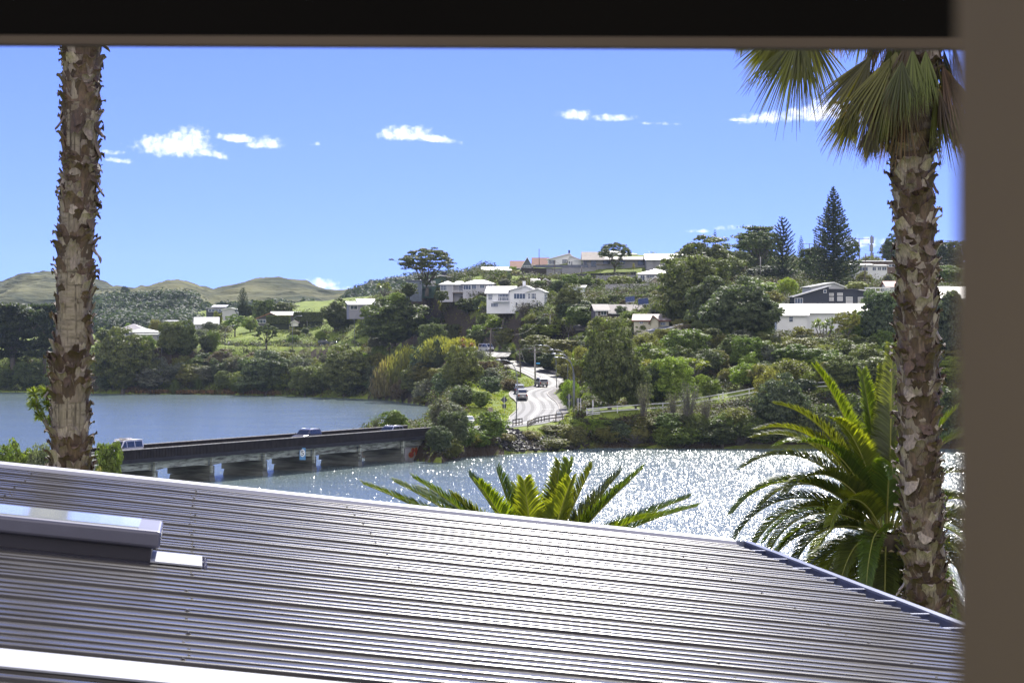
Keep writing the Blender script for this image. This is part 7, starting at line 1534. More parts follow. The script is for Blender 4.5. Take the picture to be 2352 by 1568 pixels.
    P('palm', 1499, 570, 590, 34, 705, 'green', 'distant_palm', 'small wind blown palm behind the long grey house', 'palm tree')
    P('cabbage1', 1449, 660, 690, 20, 600, 'lime', 'cabbage_tree', 'short cabbage tree left of the black railed deck', 'cabbage tree')
    P('flax', 1423, 662, 680, 20, 605, 'dark', 'flax_clump', 'dark flax against the plaster garden wall', 'flax')
    # ---- the big domes right of centre
    P('dome0', 1620, 556, 680, 165, 640, 'pohu', 'domed_tree', 'highest of the big domed trees, below the thin norfolk tip')
    P('dome1', 1595, 592, 752, 160, 585, 'pohu', 'domed_tree', 'largest domed tree, reaching down beside the cream house')
    P('dome2', 1640, 636, 765, 120, 530, 'bluegreen', 'domed_tree', 'steep sided domed tree in the middle of the big dome group')
    P('dome0', 1705, 653, 790, 165, 500, 'bluegreen', 'domed_tree', 'broad wind smoothed domed tree at the right of the dome group', yaw=2.2)
    P('dome2', 1548, 690, 750, 60, 560, 'pohu', 'domed_tree', 'lower left skirt tree of the big dome group')
    P('loose2', 1510, 692, 735, 56, 560, 'grey', 'hillside_bush', 'grey green bush between the solar roof and the big domed trees', 'bush')
    P('umbrella', 1700, 575, 640, 60, 660, 'dark', 'ridge_tree', 'open dark tree right of the highest domed tree', yaw=4)
    P('macrocarpa', 1735, 522, 640, 90, 690, 'dark', 'skyline_pine', 'ragged dark pine left of the shorter norfolk pine')
    P('umbrella', 1750, 530, 620, 100, 670, 'dark', 'skyline_tree', 'dense dark tree on the skyline left of the shorter norfolk pine', yaw=1)
    P('norfolk_tip', 1642, 523, 575, 30, 690, 'pine', 'norfolk_pine', 'thin norfolk pine tip above the highest domed tree')
    P('norfolk_open', 1798, 493, 650, 84, 640, 'pine', 'norfolk_pine', 'shorter of the two large norfolk pines, with open tiers')
    P('norfolk_tall', 1914, 424, 655, 150, 630, 'pine', 'norfolk_pine', 'tallest norfolk pine, rising on the skyline at right')
    P('norfolk_tip', 1840, 538, 600, 30, 720, 'pine', 'norfolk_pine', 'thin distant norfolk pine between the two large ones')
    P('dome1', 1868, 570, 650, 60, 650, 'dark', 'skyline_tree', 'dark tree at the left foot of the tallest norfolk pine')
    P('dome2', 1770, 610, 660, 110, 645, 'pine', 'hillside_tree', 'dark tree mass below the shorter norfolk pine')
    P('airy', 1960, 548, 600, 44, 700, 'dark', 'skyline_tree', 'small open tree right of the tallest norfolk pine')
    P('feather1', 2000, 583, 605, 60, 690, 'olive', 'ridge_shrub', 'olive shrub row behind the brown flat roofed house', 'shrub')
    P('dome0', 2050, 545, 600, 50, 740, 'dark', 'skyline_tree', 'round dark tree left of the right fan palm trunk on the skyline')
    P('dome1', 2180, 555, 640, 90, 740, 'dark', 'skyline_tree', 'dark tree on the skyline right of the fan palm trunk')
    P('dome2', 2175, 610, 660, 70, 640, 'green', 'hillside_tree', 'leafy green tree right of the fan palm trunk')
    P('loose0', 1745, 640, 690, 90, 590, 'lime', 'yellow_shrub', 'wide yellow green shrub mass above the broad domed tree', 'shrub')
    P('feather0', 1808, 634, 690, 48, 585, 'lime', 'yellow_shrub', 'taller yellow green shrub right of the wide yellow mass', 'shrub')
    P('loose1', 1775, 665, 705, 60, 570, 'olive', 'yellow_shrub', 'olive shrub below the yellow green shrubs', 'shrub')
    P('loose2', 1850, 655, 690, 60, 600, 'green', 'hillside_bush', 'green bush at the foot of the tallest norfolk pine, left', 'bush')
    P('loose0', 1985, 620, 655, 44, 615, 'olive', 'hillside_bush', 'olive bush in front of the white flat roofed house', 'bush')
    P('small_dome1', 1968, 645, 670, 50, 590, 'yel', 'round_bush', 'yellowish rounded bush above the navy house', 'bush')
    P('loose1', 2040, 625, 660, 36, 610, 'grey', 'hillside_bush', 'silvery bush left of the right fan palm', 'bush')
    P('loose2', 1945, 635, 665, 40, 610, 'dark', 'hillside_bush', 'dark bush between the tall norfolk pine and the white house', 'bush')
    P('feather1', 1870, 680, 712, 76, 505, 'grey', 'garden_bush', 'grey green bush in front of the boarded gable of the navy house', 'bush')
    P('feather0', 1935, 690, 712, 40, 508, 'grey', 'garden_bush', 'small grey bush below the navy house windows', 'bush')
    # ---- right middle
    P('cabbage6', 1722, 698, 778, 70, 470, 'cab', 'cabbage_tree', 'many headed cabbage tree under the broad domed tree', 'cabbage tree')
    P('cabbage3', 1655, 735, 800, 46, 460, 'cab', 'cabbage_tree', 'cabbage tree left of the many headed one', 'cabbage tree')
    P('cabbage3', 1690, 752, 800, 52, 450, 'cab', 'cabbage_tree', 'bright low cabbage tree below the many headed one', 'cabbage tree')
    P('cabbage1', 1582, 744, 808, 34, 452, 'dark', 'cabbage_tree', 'single dark cabbage tree right of the white porch post', 'cabbage tree')
    P('loose1', 1755, 742, 792, 50, 455, 'green', 'hillside_bush', 'leafy bush left of the long pale roofed house', 'bush')
    P('airy', 1880, 705, 770, 60, 462, 'bluegreen', 'garden_tree', 'grey leaved tree in front of the long pale roof')
    P('loose2', 1845, 745, 800, 70, 455, 'olive', 'hillside_bush', 'rounded olive bush below the white wall', 'bush')
    P('cabbage6', 1895, 728, 810, 70, 448, 'cab', 'cabbage_tree', 'large bright cabbage tree group in front of the long pale roof', 'cabbage tree')
    P('thicket', 1945, 710, 810, 66, 450, 'olive', 'thicket_tree', 'tree with many bare grey stems below the right end of the pale roof')
    P('dome1', 2030, 670, 800, 110, 445, 'bluegreen', 'broad_tree', 'dense grey green tree left of the right fan palm trunk')
    P('dome2', 2190, 670, 850, 110, 440, 'bluegreen', 'broad_tree', 'dense grey green tree right of the right fan palm trunk')
    P('dome0', 1970, 690+30, 800, 60, 446, 'green', 'broad_tree', 'small leafy tree between the bare stemmed tree and the dense grey green tree')
    P('dome2', 1830, 790, 850, 110, 425, 'green', 'bank_tree', 'bright green rounded tree above the white fence')
    P('loose0', 1900, 800, 855, 100, 422, 'green', 'bank_bush', 'green bush mass right of the bright rounded tree', 'bush')
    P('dome1', 1715, 775, 850, 70, 425, 'green', 'bank_tree', 'dark green rounded tree below the cabbage trees')
    P('loose1', 1760, 785, 850, 60, 420, 'grey', 'bank_bush', 'pale leaved bush left of the bright rounded tree', 'bush')
    P('feather1', 1775, 835, 960, 96, 385, 'olive', 'bank_tree', 'tall olive tree standing through the white fence')
    P('dome0', 1795, 870, 1000, 110, 378, 'bluegreen', 'bank_tree', 'large grey green tree below the white fence at right')
    P('small_dome1', 1845, 868, 900, 56, 386, 'bluegreen', 'bank_bush', 'small grey bush left of the far end of the white fence', 'bush')
    P('dome0', 1400, 752, 940, 132, 398, 'pohu', 'roadside_tree', 'tall dense dark tree standing beside the lamps at the road')
    P('dome1', 1460, 838, 940, 70, 392, 'pohu', 'roadside_tree', 'lower right part tree leaning against the tall dense one')
    P('feather0', 1335, 790, 880, 66, 470, 'olive', 'roadside_bush', 'olive feathery bush above the lamp posts', 'bush')
    P('small_dome0', 1300, 836, 872, 40, 500, 'olive', 'roadside_bush', 'round olive bush at the inside of the road bend', 'bush')
    P('feather1', 1310, 866, 935, 50, 410, 'lime', 'roadside_bush', 'yellow green bush on the verge beside the lamps', 'bush')
    P('flax', 1318, 878, 935, 44, 405, 'flax', 'flax_clump', 'flax clump at the foot of the tall dense tree', 'flax')
    P('dome2', 1235, 770, 822, 84, 570, 'olive', 'clipped_bush', 'flat topped wind clipped bush at the left above the road', 'bush')
    P('dome1', 1290, 780, 820, 80, 560, 'olive', 'clipped_bush', 'pale flat topped bush above the retaining wall of the road', 'bush')
    P('feather0', 1300, 800, 862, 60, 520, 'olive', 'clipped_bush', 'lower olive bush under the pale flat topped bush', 'bush')
    P('dome0', 1225, 796, 838, 70, 560, 'dark', 'roadside_bush', 'dark bush overhanging the shaded footpath', 'bush')
    P('dome2', 1262, 812, 852, 56, 545, 'dark', 'roadside_bush', 'dark hanging bush behind the tall grey pole', 'bush')
    P('cabbage1', 1316, 790, 830, 30, 430, 'lime', 'cabbage_tree', 'small spiky cabbage tree above the lamps', 'cabbage tree')
    P('feather1', 1395, 722, 775, 90, 455, 'olive', 'hillside_bush', 'olive feathery tree above the tall dense tree', 'bush')
    P('feather0', 1480, 760, 830, 90, 440, 'olive', 'hillside_bush', 'olive brown tree right of the tall dense tree', 'bush')
    P('small_dome1', 1522, 752, 800, 44, 450, 'olive', 'hillside_bush', 'flat topped olive bush below the dark roofed house', 'bush')
    P('feather1', 1440, 745, 790, 70, 460, 'grey', 'hillside_bush', 'greyish tree below the cream house', 'bush')
    P('cabbage3', 1530, 788, 830, 44, 436, 'cab', 'cabbage_tree', 'cabbage tree pair right of the tall dense tree', 'cabbage tree')
    P('loose0', 1570, 790, 850, 70, 432, 'dark', 'hillside_bush', 'dark bush in the middle of the right bank', 'bush')
    P('loose1', 1630, 800, 860, 80, 428, 'dark', 'hillside_bush', 'dark bush under the bright low cabbage tree', 'bush')
    P('loose2', 1475, 705+30, 775, 60, 480, 'green', 'hillside_bush', 'cabbage leaved shrub in front of the cream house', 'bush')
    P('dome1', 1545, 822, 925, 92, 402, 'lime', 'bank_tree', 'yellow green rounded tree above the white fence')
    P('cabbage6', 1595, 820, 880, 80, 400, 'lime', 'cabbage_tree', 'bright many headed cabbage tree behind the white fence', 'cabbage tree')
    P('dome2', 1500, 835, 930, 80, 404, 'dark', 'bank_tree', 'dark tree between the tall dense tree and the yellow green one')
    P('loose0', 1630, 860, 920, 60, 398, 'green', 'bank_bush', 'leafy bush behind the twiggy grey shrub', 'bush')
    P('twiggy', 1478, 870, 975, 48, 376, 'grey', 'grey_shrub', 'pale grey narrow shrub rising through the white fence, left one', 'shrub')
    P('twiggy', 1580, 868, 985, 70, 373, 'grey', 'grey_shrub', 'tall twiggy grey shrub in front of the white fence', 'shrub')
    P('twiggy', 1545, 895, 970, 46, 374, 'grey', 'grey_shrub', 'middle grey shrub between the two tall ones', 'shrub')
    P('twiggy', 1620, 900, 985, 46, 374, 'grey', 'grey_shrub', 'right grey shrub leaning from the tall twiggy one', 'shrub')
    P('loose2', 1425, 968, 1012, 66, 371, 'bluegreen', 'bank_bush', 'grey green bush below the plywood screen', 'bush')
    P('small_dome0', 1385, 962, 995, 60, 370, 'lime', 'bank_bush', 'bright grassy bush under the start of the white fence', 'bush')
    P('dead', 1460, 985, 1030, 90, 366, 'grey', 'dead_scrub', 'tangle of dead grey branches at the waterline', 'scrub')
    P('feather0', 1560, 975, 1030, 130, 366, 'green', 'bank_bush', 'wide ferny bush at the waterline below the grey shrubs', 'bush')
    P('loose0', 1660, 960, 1030, 110, 367, 'dark', 'bank_bush', 'dark bush at the waterline right of the ferny bush', 'bush')
    P('feather1', 1690, 930, 985, 90, 374, 'olive', 'bank_bush', 'olive bush just below the white fence at right', 'bush')
    P('loose1', 1750, 975, 1030, 90, 368, 'dark', 'bank_bush', 'dark bush at the waterline behind the date palm tips', 'bush')
    P('dead', 1700, 990, 1032, 80, 365, 'grey', 'dead_scrub', 'grey hanging dry grass on the bank at right', 'scrub')
    P('loose2', 1870, 920, 1020, 130, 372, 'dark', 'bank_bush', 'dark bush behind the upper date palm fronds', 'bush')
    P('loose0', 1980, 900, 1020, 130, 375, 'dark', 'bank_bush', 'dark bush behind the date palm crown', 'bush')
    P('loose1', 2180, 880, 1020, 120, 380, 'dark', 'bank_bush', 'dark bush right of the right fan palm trunk', 'bush')
    P('twiggy', 1340, 1000, 1030, 26, 360, 'olive', 'mangrove', 'small mangrove bush at the edge of the black rocks', 'mangrove')
    P('small_dome1', 1318, 975, 1030, 54, 357, 'olive', 'mangrove', 'leafy mangrove at the right end of the black rocks', 'mangrove')
    P('small_dome0', 1275, 1008, 1036, 60, 351, 'olive', 'mangrove', 'low mangrove spreading over the black rocks', 'mangrove')
    P('small_dome1', 1355, 1022, 1036, 20, 360, 'olive', 'mangrove', 'tiny mangrove standing in the water', 'mangrove')
    P('small_dome0', 1472, 1016, 1032, 34, 361, 'olive', 'mangrove', 'tiny mangrove below the dead branches', 'mangrove')
    # ---- around the bridge end
    P('loose1', 1130, 938, 1012, 92, 343, 'green', 'roadside_bush', 'large leafy bush below the road in front of the diamond sign', 'bush')
    P('dome1', 1040, 945, 1048, 74, 332, 'bluegreen', 'abutment_bush', 'dark bush growing over the far end of the bridge', 'bush')
    P('loose0', 1012, 912, 990, 66, 395, 'grey', 'abutment_bush', 'thin grey bush behind the end of the bridge', 'bush')
    P('feather1', 1075, 985, 1040, 60, 336, 'olive', 'abutment_bush', 'olive bush below the parked white car', 'bush')
    P('feather0', 1110, 992, 1040, 60, 342, 'brown', 'abutment_bush', 'brown dry bush above the black rocks', 'bush')
    P('small_dome0', 1105, 898, 935, 46, 395, 'green', 'round_bush', 'round green bush on the sunlit grass left of the pickup', 'bush')
    P('loose2', 1065, 880, 935, 70, 410, 'bluegreen', 'verge_bush', 'grey green bush left of the round green bush', 'bush')
    P('loose0', 1040, 920, 970, 60, 385, 'grey', 'verge_bush', 'grey bush between the bridge end and the grass verge', 'bush')
    P('loose1', 1130, 860, 905, 70, 470, 'bluegreen', 'verge_bush', 'leafy bush below the upper road', 'bush')
    P('feather1', 1172, 866, 898, 50, 500, 'brown', 'verge_bush', 'low brown bush left of the silver sport utility car', 'bush')
    P('dome0', 1125, 848, 884, 56, 520, 'bluegreen', 'verge_bush', 'dark rounded bush below the flax beside the road', 'bush')
    P('flax', 1112, 818, 862, 50, 545, 'flax', 'flax_clump', 'wide flax clump left of the upper road', 'flax')
    P('loose2', 1080, 818, 870, 40, 515, 'brown', 'verge_bush', 'brownish bush between the roadside tree and the flax', 'bush')
    P('small_dome1', 904, 940, 990, 52, 342, 'green', 'embankment_bush', 'bush under the yellow green diamond sign', 'bush')
    P('twiggy', 862, 948, 990, 36, 340, 'green', 'embankment_bush', 'thin sparse bush left of the diamond sign bush', 'bush')
    P('loose1', 928, 958, 990, 28, 343, 'green', 'embankment_bush', 'small bush right of the diamond sign bush', 'bush')
    P('feather0', 1215, 985, 1008, 60, 350, 'straw', 'dry_bush', 'dry straw coloured bush below the brown fence', 'bush')
    P('small_dome1', 1280, 972, 1006, 80, 356, 'olive', 'dry_bush', 'olive bush below the right end of the brown fence', 'bush')
    P('loose0', 1330, 960, 1010, 60, 360, 'lime', 'dry_bush', 'bright leafed bush below the tall lamp', 'bush')
    P('dome2', 1008, 978, 1056, 60, 326, 'bluegreen', 'abutment_bush', 'dark leafy bush hanging over the graffiti wall', 'bush')
    P('loose1', 1065, 955, 1046, 70, 337, 'green', 'abutment_bush', 'leafy bush right of the dark bush over the bridge end', 'bush')
    P('feather1', 1030, 1000, 1056, 70, 330, 'olive', 'abutment_bush', 'grassy olive bush at the waterline below the bridge end', 'bush')
    P('small_dome1', 1100, 985, 1045, 60, 343, 'green', 'abutment_bush', 'green bush in front of the parked white car', 'bush')
    P('feather0', 1160, 992, 1014, 50, 352, 'straw', 'dry_bush', 'straw coloured bush just above the black rocks', 'bush')
    # ---- near shore at left
    near_cabbage()
    P('loose1', 2, 1005, 1100, 80, 190, 'green', 'near_bush', 'leafy bush cut by the left edge above the roof', 'bush')
    P('loose0', 42, 1000, 1095, 84, 195, 'green', 'near_bush', 'leafy bush above the roof edge at left', 'bush')
    P('loose2', 88, 1004, 1100, 80, 190, 'grey', 'near_bush', 'grey leaved bush touching the left fan palm trunk', 'bush')
    P('small_dome0', 250, 1018, 1095, 62, 222, 'green', 'near_bush', 'green bush at the near end of the bridge', 'bush')
    P('feather1', 226, 1062, 1100, 36, 205, 'straw', 'near_bush', 'dry pale bush below the white rail gate', 'bush')
    scatter_plants()
    # ---- far slope trees
    for i, (k, x, yt, yb, w, Y, lb) in enumerate((('umbrella', 287, 657, 690, 20, 1500, 'round crowned tree on the left hill skyline, tallest'), ('dome0', 262, 670, 692, 16, 1500, 'squat tree on the left hill skyline'), ('umbrella', 340, 663, 690, 18, 1600, 'tree on the skyline left of the peaked hill'), ('dome1', 377, 673, 694, 14, 1650, 'dark tree on the slope of the peaked hill'),
            ('airy', 400, 651, 662, 6, 1950, 'tiny tree on top of the peaked hill'), ('airy', 446, 656, 670, 7, 2000, 'tiny thin tree on the right shoulder of the peaked hill'), ('dome2', 594, 646, 660, 9, 2100, 'small tree on the skyline of the long grassy hill'), ('airy', 721, 652, 668, 7, 2100, 'thin tree in front of the low cloud on the grassy hill'), ('airy', 68, 633, 646, 5, 2300, 'tiny tree on top of the far left hill'),
            ('umbrella', 670, 680, 700, 18, 1500, 'tree on the flank of the long grassy hill'), ('umbrella', 685, 674, 690, 14, 1520, 'second tree on the flank of the long grassy hill'), ('airy', 727, 689, 702, 10, 1500, 'small tree lower on the flank of the grassy hill'), ('airy', 742, 691, 704, 10, 1480, 'small tree lowest on the flank of the grassy hill'), ('umbrella', 307, 672, 700, 12, 1500, 'spindly tree left of the peaked hill'))):
        x_, Y_ = x, Y; p = W(x, yb, Y); z = hill_z(p.x, p.y); o = plant(k, x, yt, yb, w, Y, 'far', 'hill_tree', lb, ground_it=False)
    # hedges
    lm = MATS['tree_leaf']
    def hedge(zc, x0, x1, y0, y1, Y, dp, tint, label, cuts=0):
        a, b = W(*zc(x0, y1), Y), W(*zc(x1, y0), Y); r_ = rs(int(x0)); L_, H_ = b.x-a.x, b.z-a.z; n = int(700*L_); P_ = r_.rand(n, 3)*np.array([L_, dp, H_]); f = r_.randint(0, 5, n); P_[f < 3, 1] = 0; P_[f == 3, 2] = H_; P_[f == 4, 1] = dp; P_ += r_.normal(0, .09, (n, 3)); N_ = np.zeros((n, 3)); N_[f < 3, 1] = -1; N_[f == 3, 2] = 1; N_[f == 4, 1] = 1
        root = empty('clipped_hedge', a); tag(root, label, 'hedge'); o = quads_mesh('foliage', leaves(P_, N_, .26*(.6+.8*r_.rand(n)), r_, 1.5, .7), 4, lm, root); o.color = (*TINT[tint], 1)
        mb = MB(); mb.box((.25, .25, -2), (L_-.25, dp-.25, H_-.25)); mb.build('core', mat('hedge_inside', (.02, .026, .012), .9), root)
    hedge(CB, 275, 490, 858, 925, 760, 2, 'dark', 'lower dark clipped hedge beside the brown gabled cottage')
    hedge(CB, 528, 805, 822, 905, 772, 2, 'dark', 'long dark clipped hedge behind the playhouse')
    hedge(CA, 2240, 2600, 762, 800, 880, 2, 'dark', 'dark clipped hedge on the hill below the small norfolk pine')
    hedge(C4, 450, 1100, 838, 925, 575, 2.5, 'dark', 'tall clipped hedge above the solar panel roof')
    # ---- ground cover masses
    build_cover()
def scatter_plants():
    r = random.Random(77); fy = lambda x: np.interp(x, [1345, 1485, 1624, 1740, 1900, 2070], [955, 944, 926, 906, 893, 855])
    zones = [  # x range, base row range, count, height in rows, top limit, group, label
        ((1470, 2200), (800, 895), 70, (34, 74), lambda x: 768 if 1780 < x < 1860 else 752, 'bushes on the right bank', 'on the right bank above the fence'),
        ((1350, 2200), (975, 1026), 46, (26, 60), lambda x: fy(x)+14, 'bushes at the right waterline', 'between white fence and water'),
        ((228, 890), (828, 902), 70, (24, 52), lambda x: 806, 'bushes on the far left bank', 'on the far left bank'),
        ((850, 1120), (705, 890), 60, (24, 50), lambda x: 680, 'bushes on the middle hillside', 'left of the upper road'),
        ((1180, 1560), (690, 775), 34, (14, 30), lambda x: 672, 'bushes between the houses', 'between the hillside houses'),
        ((1560, 2050), (700, 790), 46, (26, 48), lambda x: 690, 'bushes on the upper right slope', 'on the upper right slope'),
        ((1150, 1560), (640, 690), 30, (10, 20), lambda x: 626, 'bushes under the ridge terrace', 'below the ridge terrace'),
        ((1040, 1190), (905, 1000), 26, (18, 36), lambda x: 890, 'bushes left of the road', 'left of the sunlit verge'),
        ((230, 760), (745, 800), 26, (12, 24), lambda x: 738, 'bushes above the lower road', 'above the lower road')]
    for (xa, xb), (ya, yb), n, (ha, hb), lim, grp, lb in zones:
        done = []; todo = []; place_ = lb
        for _ in range(n*6):
            if len(done) >= n: break
            x = r.uniform(xa, xb); y = r.uniform(ya, yb)
            if any(abs(x-a)/1.4+abs(y-b) < (hb+ha)*.26 for a, b in done): continue
            if any(a-8 < x < c+8 and b-4 < y < d_+14 for a, b, c, d_ in LAWNS): continue
            Y = hit_ground(x, y, 310, 880)
            if not Y: continue
            h = min(r.uniform(ha, hb), y-lim(x))
            if h < ha*.5: continue
            X = (x-CX)/FPX*Y; q = np.array([X]), np.array([Y])
            if near_line(ROADA, *q)[0][0] < 6+h*Y/FPX*.5 or near_line(SIDEA, *q)[0][0] < 4+h*Y/FPX*.4: continue
            if any(abs(x-hx) < hw and hy0-6 < y-h and y-h < hy1 and Y < hY for hx, hy0, hy1, hw, hY in KEEP): continue
            k = r.choice(('dome0', 'dome1', 'dome2', 'small_dome0', 'small_dome1', 'feather0', 'feather1', 'loose0', 'loose1', 'loose2', 'dome2')); t = r.choice(('pohu', 'pohu', 'dark', 'bluegreen', 'green', 'olive', 'olive', 'grey', 'green', 'brown', 'lime'))
            done.append((x, y)); todo.append((x, k, h, y, h*r.uniform(1.0, 1.7), Y, t))
        cnt = {}; tot = {}
        for q in todo: kk = (q[6], q[1].rstrip('0123456789')); tot[kk] = tot.get(kk, 0)+1
        for x, k, h, y, w_, Y, t in sorted(todo):
            kk = (t, k.rstrip('0123456789')); i = cnt.get(kk, 0); cnt[kk] = i+1; o_ = 'only' if tot[kk] == 1 else ordinal(i)
            plant(k, x, y-h, y, w_, Y, t, 'scrub_bush', '%s %s %s bush %s%s' % (o_, SHADE[t], SHAPE[kk[1]], place_, '' if o_ in ('only', 'leftmost') else ' from the left'), 'bush', grp)
SHAPE = {'dome': 'rounded', 'small_dome': 'small leaved', 'feather': 'feathery', 'loose': 'loose'}
SHADE = {'pohu': 'deep green', 'dark': 'very dark', 'bluegreen': 'blue green', 'green': 'mid green', 'olive': 'olive', 'grey': 'greyish', 'brown': 'brownish', 'lime': 'bright green'}
def ordinal(i): return ('leftmost', 'second', 'third', 'fourth', 'fifth', 'sixth', 'seventh', 'eighth', 'ninth', 'tenth', 'eleventh', 'twelfth')[i] if i < 12 else '%dth' % (i+1)
KEEP = [(1192, 660, 700, 74, 600), (1075, 640, 678, 66, 650), (1350, 690, 735, 60, 540), (1500, 700, 722, 48, 515), (1838, 700, 766, 70, 490), (1400, 650, 676, 90, 640), (1870, 650, 700, 80, 540), (1330, 650, 690, 22, 620), (1530, 730, 760, 40, 500)]
def near_cabbage():
    Y = 110; rr = rs(5); c = W(88, 1000, Y); g = ground(c.x, c.y); root = empty('cabbage_tree', (c.x, c.y, g-.1)); tag(root, 'bright cabbage tree just left of the left fan palm trunk', 'cabbage tree'); O = Vector(root.location); out = []; mb = MB(); f = W(122, 1010, Y)-O
    mb.tube([(f.x+.1, 0, 0), (f.x, 0, f.z)], [.14, .10], 7)
    for (x, y, rad, dy) in ((78, 905, .50, 0), (102, 900, .52, .3), (84, 930, .45, -.3), (108, 930, .5, .1), (96, 955, .45, -.4), (112, 968, .42, .2), (120, 915, .5, .4), (70, 925, .4, .4)):
        p = W(x, y, Y)-O; p.y += dy; out += head_spiky(np.array(p), rad, rr, 95, .03); mb.tube([f, (f+p)/2+Vector((.12, 0, -.1)), p], [.07, .055, .04], 6)
    o = quads_mesh('leaf_heads', np.array(out), 4, MATS['blade_leaf'], root); o.color = (.16, .20, .04, 1); mb.build('trunk', MATS['grey_twig_bark'], root)
def hill_z(x, y):
    best = -1
    for us, YY, X, Z in HILLS:
        Yl = YY[:, 0]
        if Yl[0] <= y <= Yl[-1]:
            i = int(np.argmin(np.abs(Yl-y))); z = np.interp(x, X[i], Z[i]); best = max(best, z)
    return best
def cover_mat():
    m, nt, b = new_mat('undergrowth_leaf'); N = nt.nodes; L = nt.links; at = N.new('ShaderNodeAttribute'); at.attribute_name = 'tint'; g = N.new('ShaderNodeNewGeometry'); r = N.new('ShaderNodeMapRange'); L.new(g.outputs['Random Per Island'], r.inputs[0]); r.inputs[3].default_value = .75; r.inputs[4].default_value = 1.28
    mx = N.new('ShaderNodeMix'); mx.data_type = 'RGBA'; mx.blend_type = 'MULTIPLY'; mx.inputs[0].default_value = 1; L.new(at.outputs[0], mx.inputs[6]); L.new(r.outputs[0], mx.inputs[7]); L.new(mx.outputs[2], b.inputs['Base Color']); b.inputs['Roughness'].default_value = .65; b.inputs['Specular IOR Level'].default_value = .2
    t = N.new('ShaderNodeBsdfTranslucent'); m2 = N.new('ShaderNodeMix'); m2.data_type = 'RGBA'; m2.blend_type = 'MULTIPLY'; m2.inputs[0].default_value = 1; L.new(mx.outputs[2], m2.inputs[6]); m2.inputs[7].default_value = (1.9, 2.1, .9, 1); L.new(m2.outputs[2], t.inputs[0]); ms = N.new('ShaderNodeMixShader'); ms.inputs[0].default_value = .3
    L.new(b.outputs[0], ms.inputs[1]); L.new(t.outputs[0], ms.inputs[2]); L.new(ms.outputs[0], N.get('Material Output').inputs[0]); return m
OPEN = []    # places kept clear of cover: (x, y, radius)
def build_cover():
    m = cover_mat(); r = rs(99)
    n = 38000; u = r.uniform(-1330, 1250, n); Yc = np.exp(r.uniform(math.log(322), math.log(860), n)); x = u/FPX*Yc; y = Yc; u2 = r.uniform(150, 1100, 5000); Y2 = r.uniform(356, 384, 5000); x = np.concatenate([x, u2/FPX*Y2]); y = np.concatenate([y, Y2]); Yc = y; d = poly_dist(LAND, x, y); z = height(x, y)
    bd, bz, side = near_line(ROADA, x, y); sd, _, _ = near_line(SIDEA, x, y); vx = CX+x/y*FPX; vy = HY+(HC-z)/y*FPX
    keep = (d > .8) & (bd > 6.2) & (sd > 3.4)
    for (a, b, c, dd) in LAWNS: keep &= ~((vx > a) & (vx < c) & (vy > b) & (vy < dd))
    fl_ = np.interp(vx, [1345, 1485, 1624, 1740, 1900, 2070], [955, 944, 926, 906, 893, 855]); keep &= ~((vx > 1335) & (vx < 2070) & (vy-fl_ > -16) & (vy-fl_ < 16))
    for (hx, hy, hr) in OPEN: keep &= np.hypot(x-hx, y-hy) > hr
    keep &= ~((vy < 640) & (vx > 1150) & (vx < 1560))
    keep &= r.rand(len(x)) < np.where((Yc > 700) & (vy < 800), .45, 1)
    x, y, z, vx, vy = x[keep], y[keep], z[keep], vx[keep], vy[keep]; n = len(x); per = 70; idx = np.repeat(np.arange(n), per); N_ = n*per
    size = (.9+1.5*r.rand(n)**2)*(.8+.3*np.clip(y/500, 0, 1.6)); hill_ = (x > 12) & (y < 600) & (poly_dist(LAND, x, y) > 16); size = np.where(hill_, .8+1.3*r.rand(n)**2, size); size = np.where(y > 560, size*1.25, size); low = near_line(ROADA, x, y)[0] < 9; size = np.where(low, size*.45, size); dd = r.normal(0, 1, (N_, 3)); dd[:, 2] = np.abs(dd[:, 2]); dd = unit(dd); P_ = np.stack([x[idx], y[idx], z[idx]-.15], -1)+dd*(size[idx]*(.55+.5*r.rand(N_)))[:, None]*np.array([1, 1, .85])
    pal = np.array([TINT['pohu'], TINT['green'], TINT['olive'], TINT['grey'], TINT['brown'], TINT['bluegreen'], TINT['lime'], TINT['dark'], TINT['straw']]); cn = fbm(x/14, y/14, 3); ci = np.clip(((cn+.75)/1.5*9+r.normal(0, 1.3, n)).astype(int), 0, 8); perm = np.array([7, 5, 0, 3, 1, 4, 2, 6, 8]); tint = pal[perm[ci]]*(.38+.32*r.rand(n))[:, None]
    V = leaves(P_, dd+np.array([0, 0, .3]), (.17+.10*r.rand(N_))*(.7+.5*np.clip(y[idx]/600, 0, 1.3)), r, 1.9)
    o = quads_mesh('undergrowth', V, 4, m, None, tint[idx]); tag(o, 'mixed low scrub and ground cover over the banks and hillside', 'undergrowth', None, 'stuff')
    # reed fringe on the far waterline and dry grass on banks
    n = 5200; t = r.rand(n); xs = np.interp(t, [0, 1], [290, 640]); pts = np.array([shore(a, np.interp(a, [220, 360, 500, 620, 740, 880], [903, 905, 906, 908, 912, 917])) for a in xs]); x = pts[:, 0]+r.normal(0, .8, n); y = pts[:, 1]+.8+r.rand(n)*2.2; z = np.maximum(.05, height(x, y)); h = .5+.5*r.rand(n); w = .16; a = r.rand(n)*3.14
    V = np.stack([np.stack([x-w*np.cos(a), y-w*np.sin(a), z-.1], -1), np.stack([x+w*np.cos(a), y+w*np.sin(a), z-.1], -1), np.stack([x+.4*w+r.normal(0, .25, n), y, z+h], -1), np.stack([x-.4*w+r.normal(0, .25, n), y, z+h], -1)], 1).reshape(-1, 3)
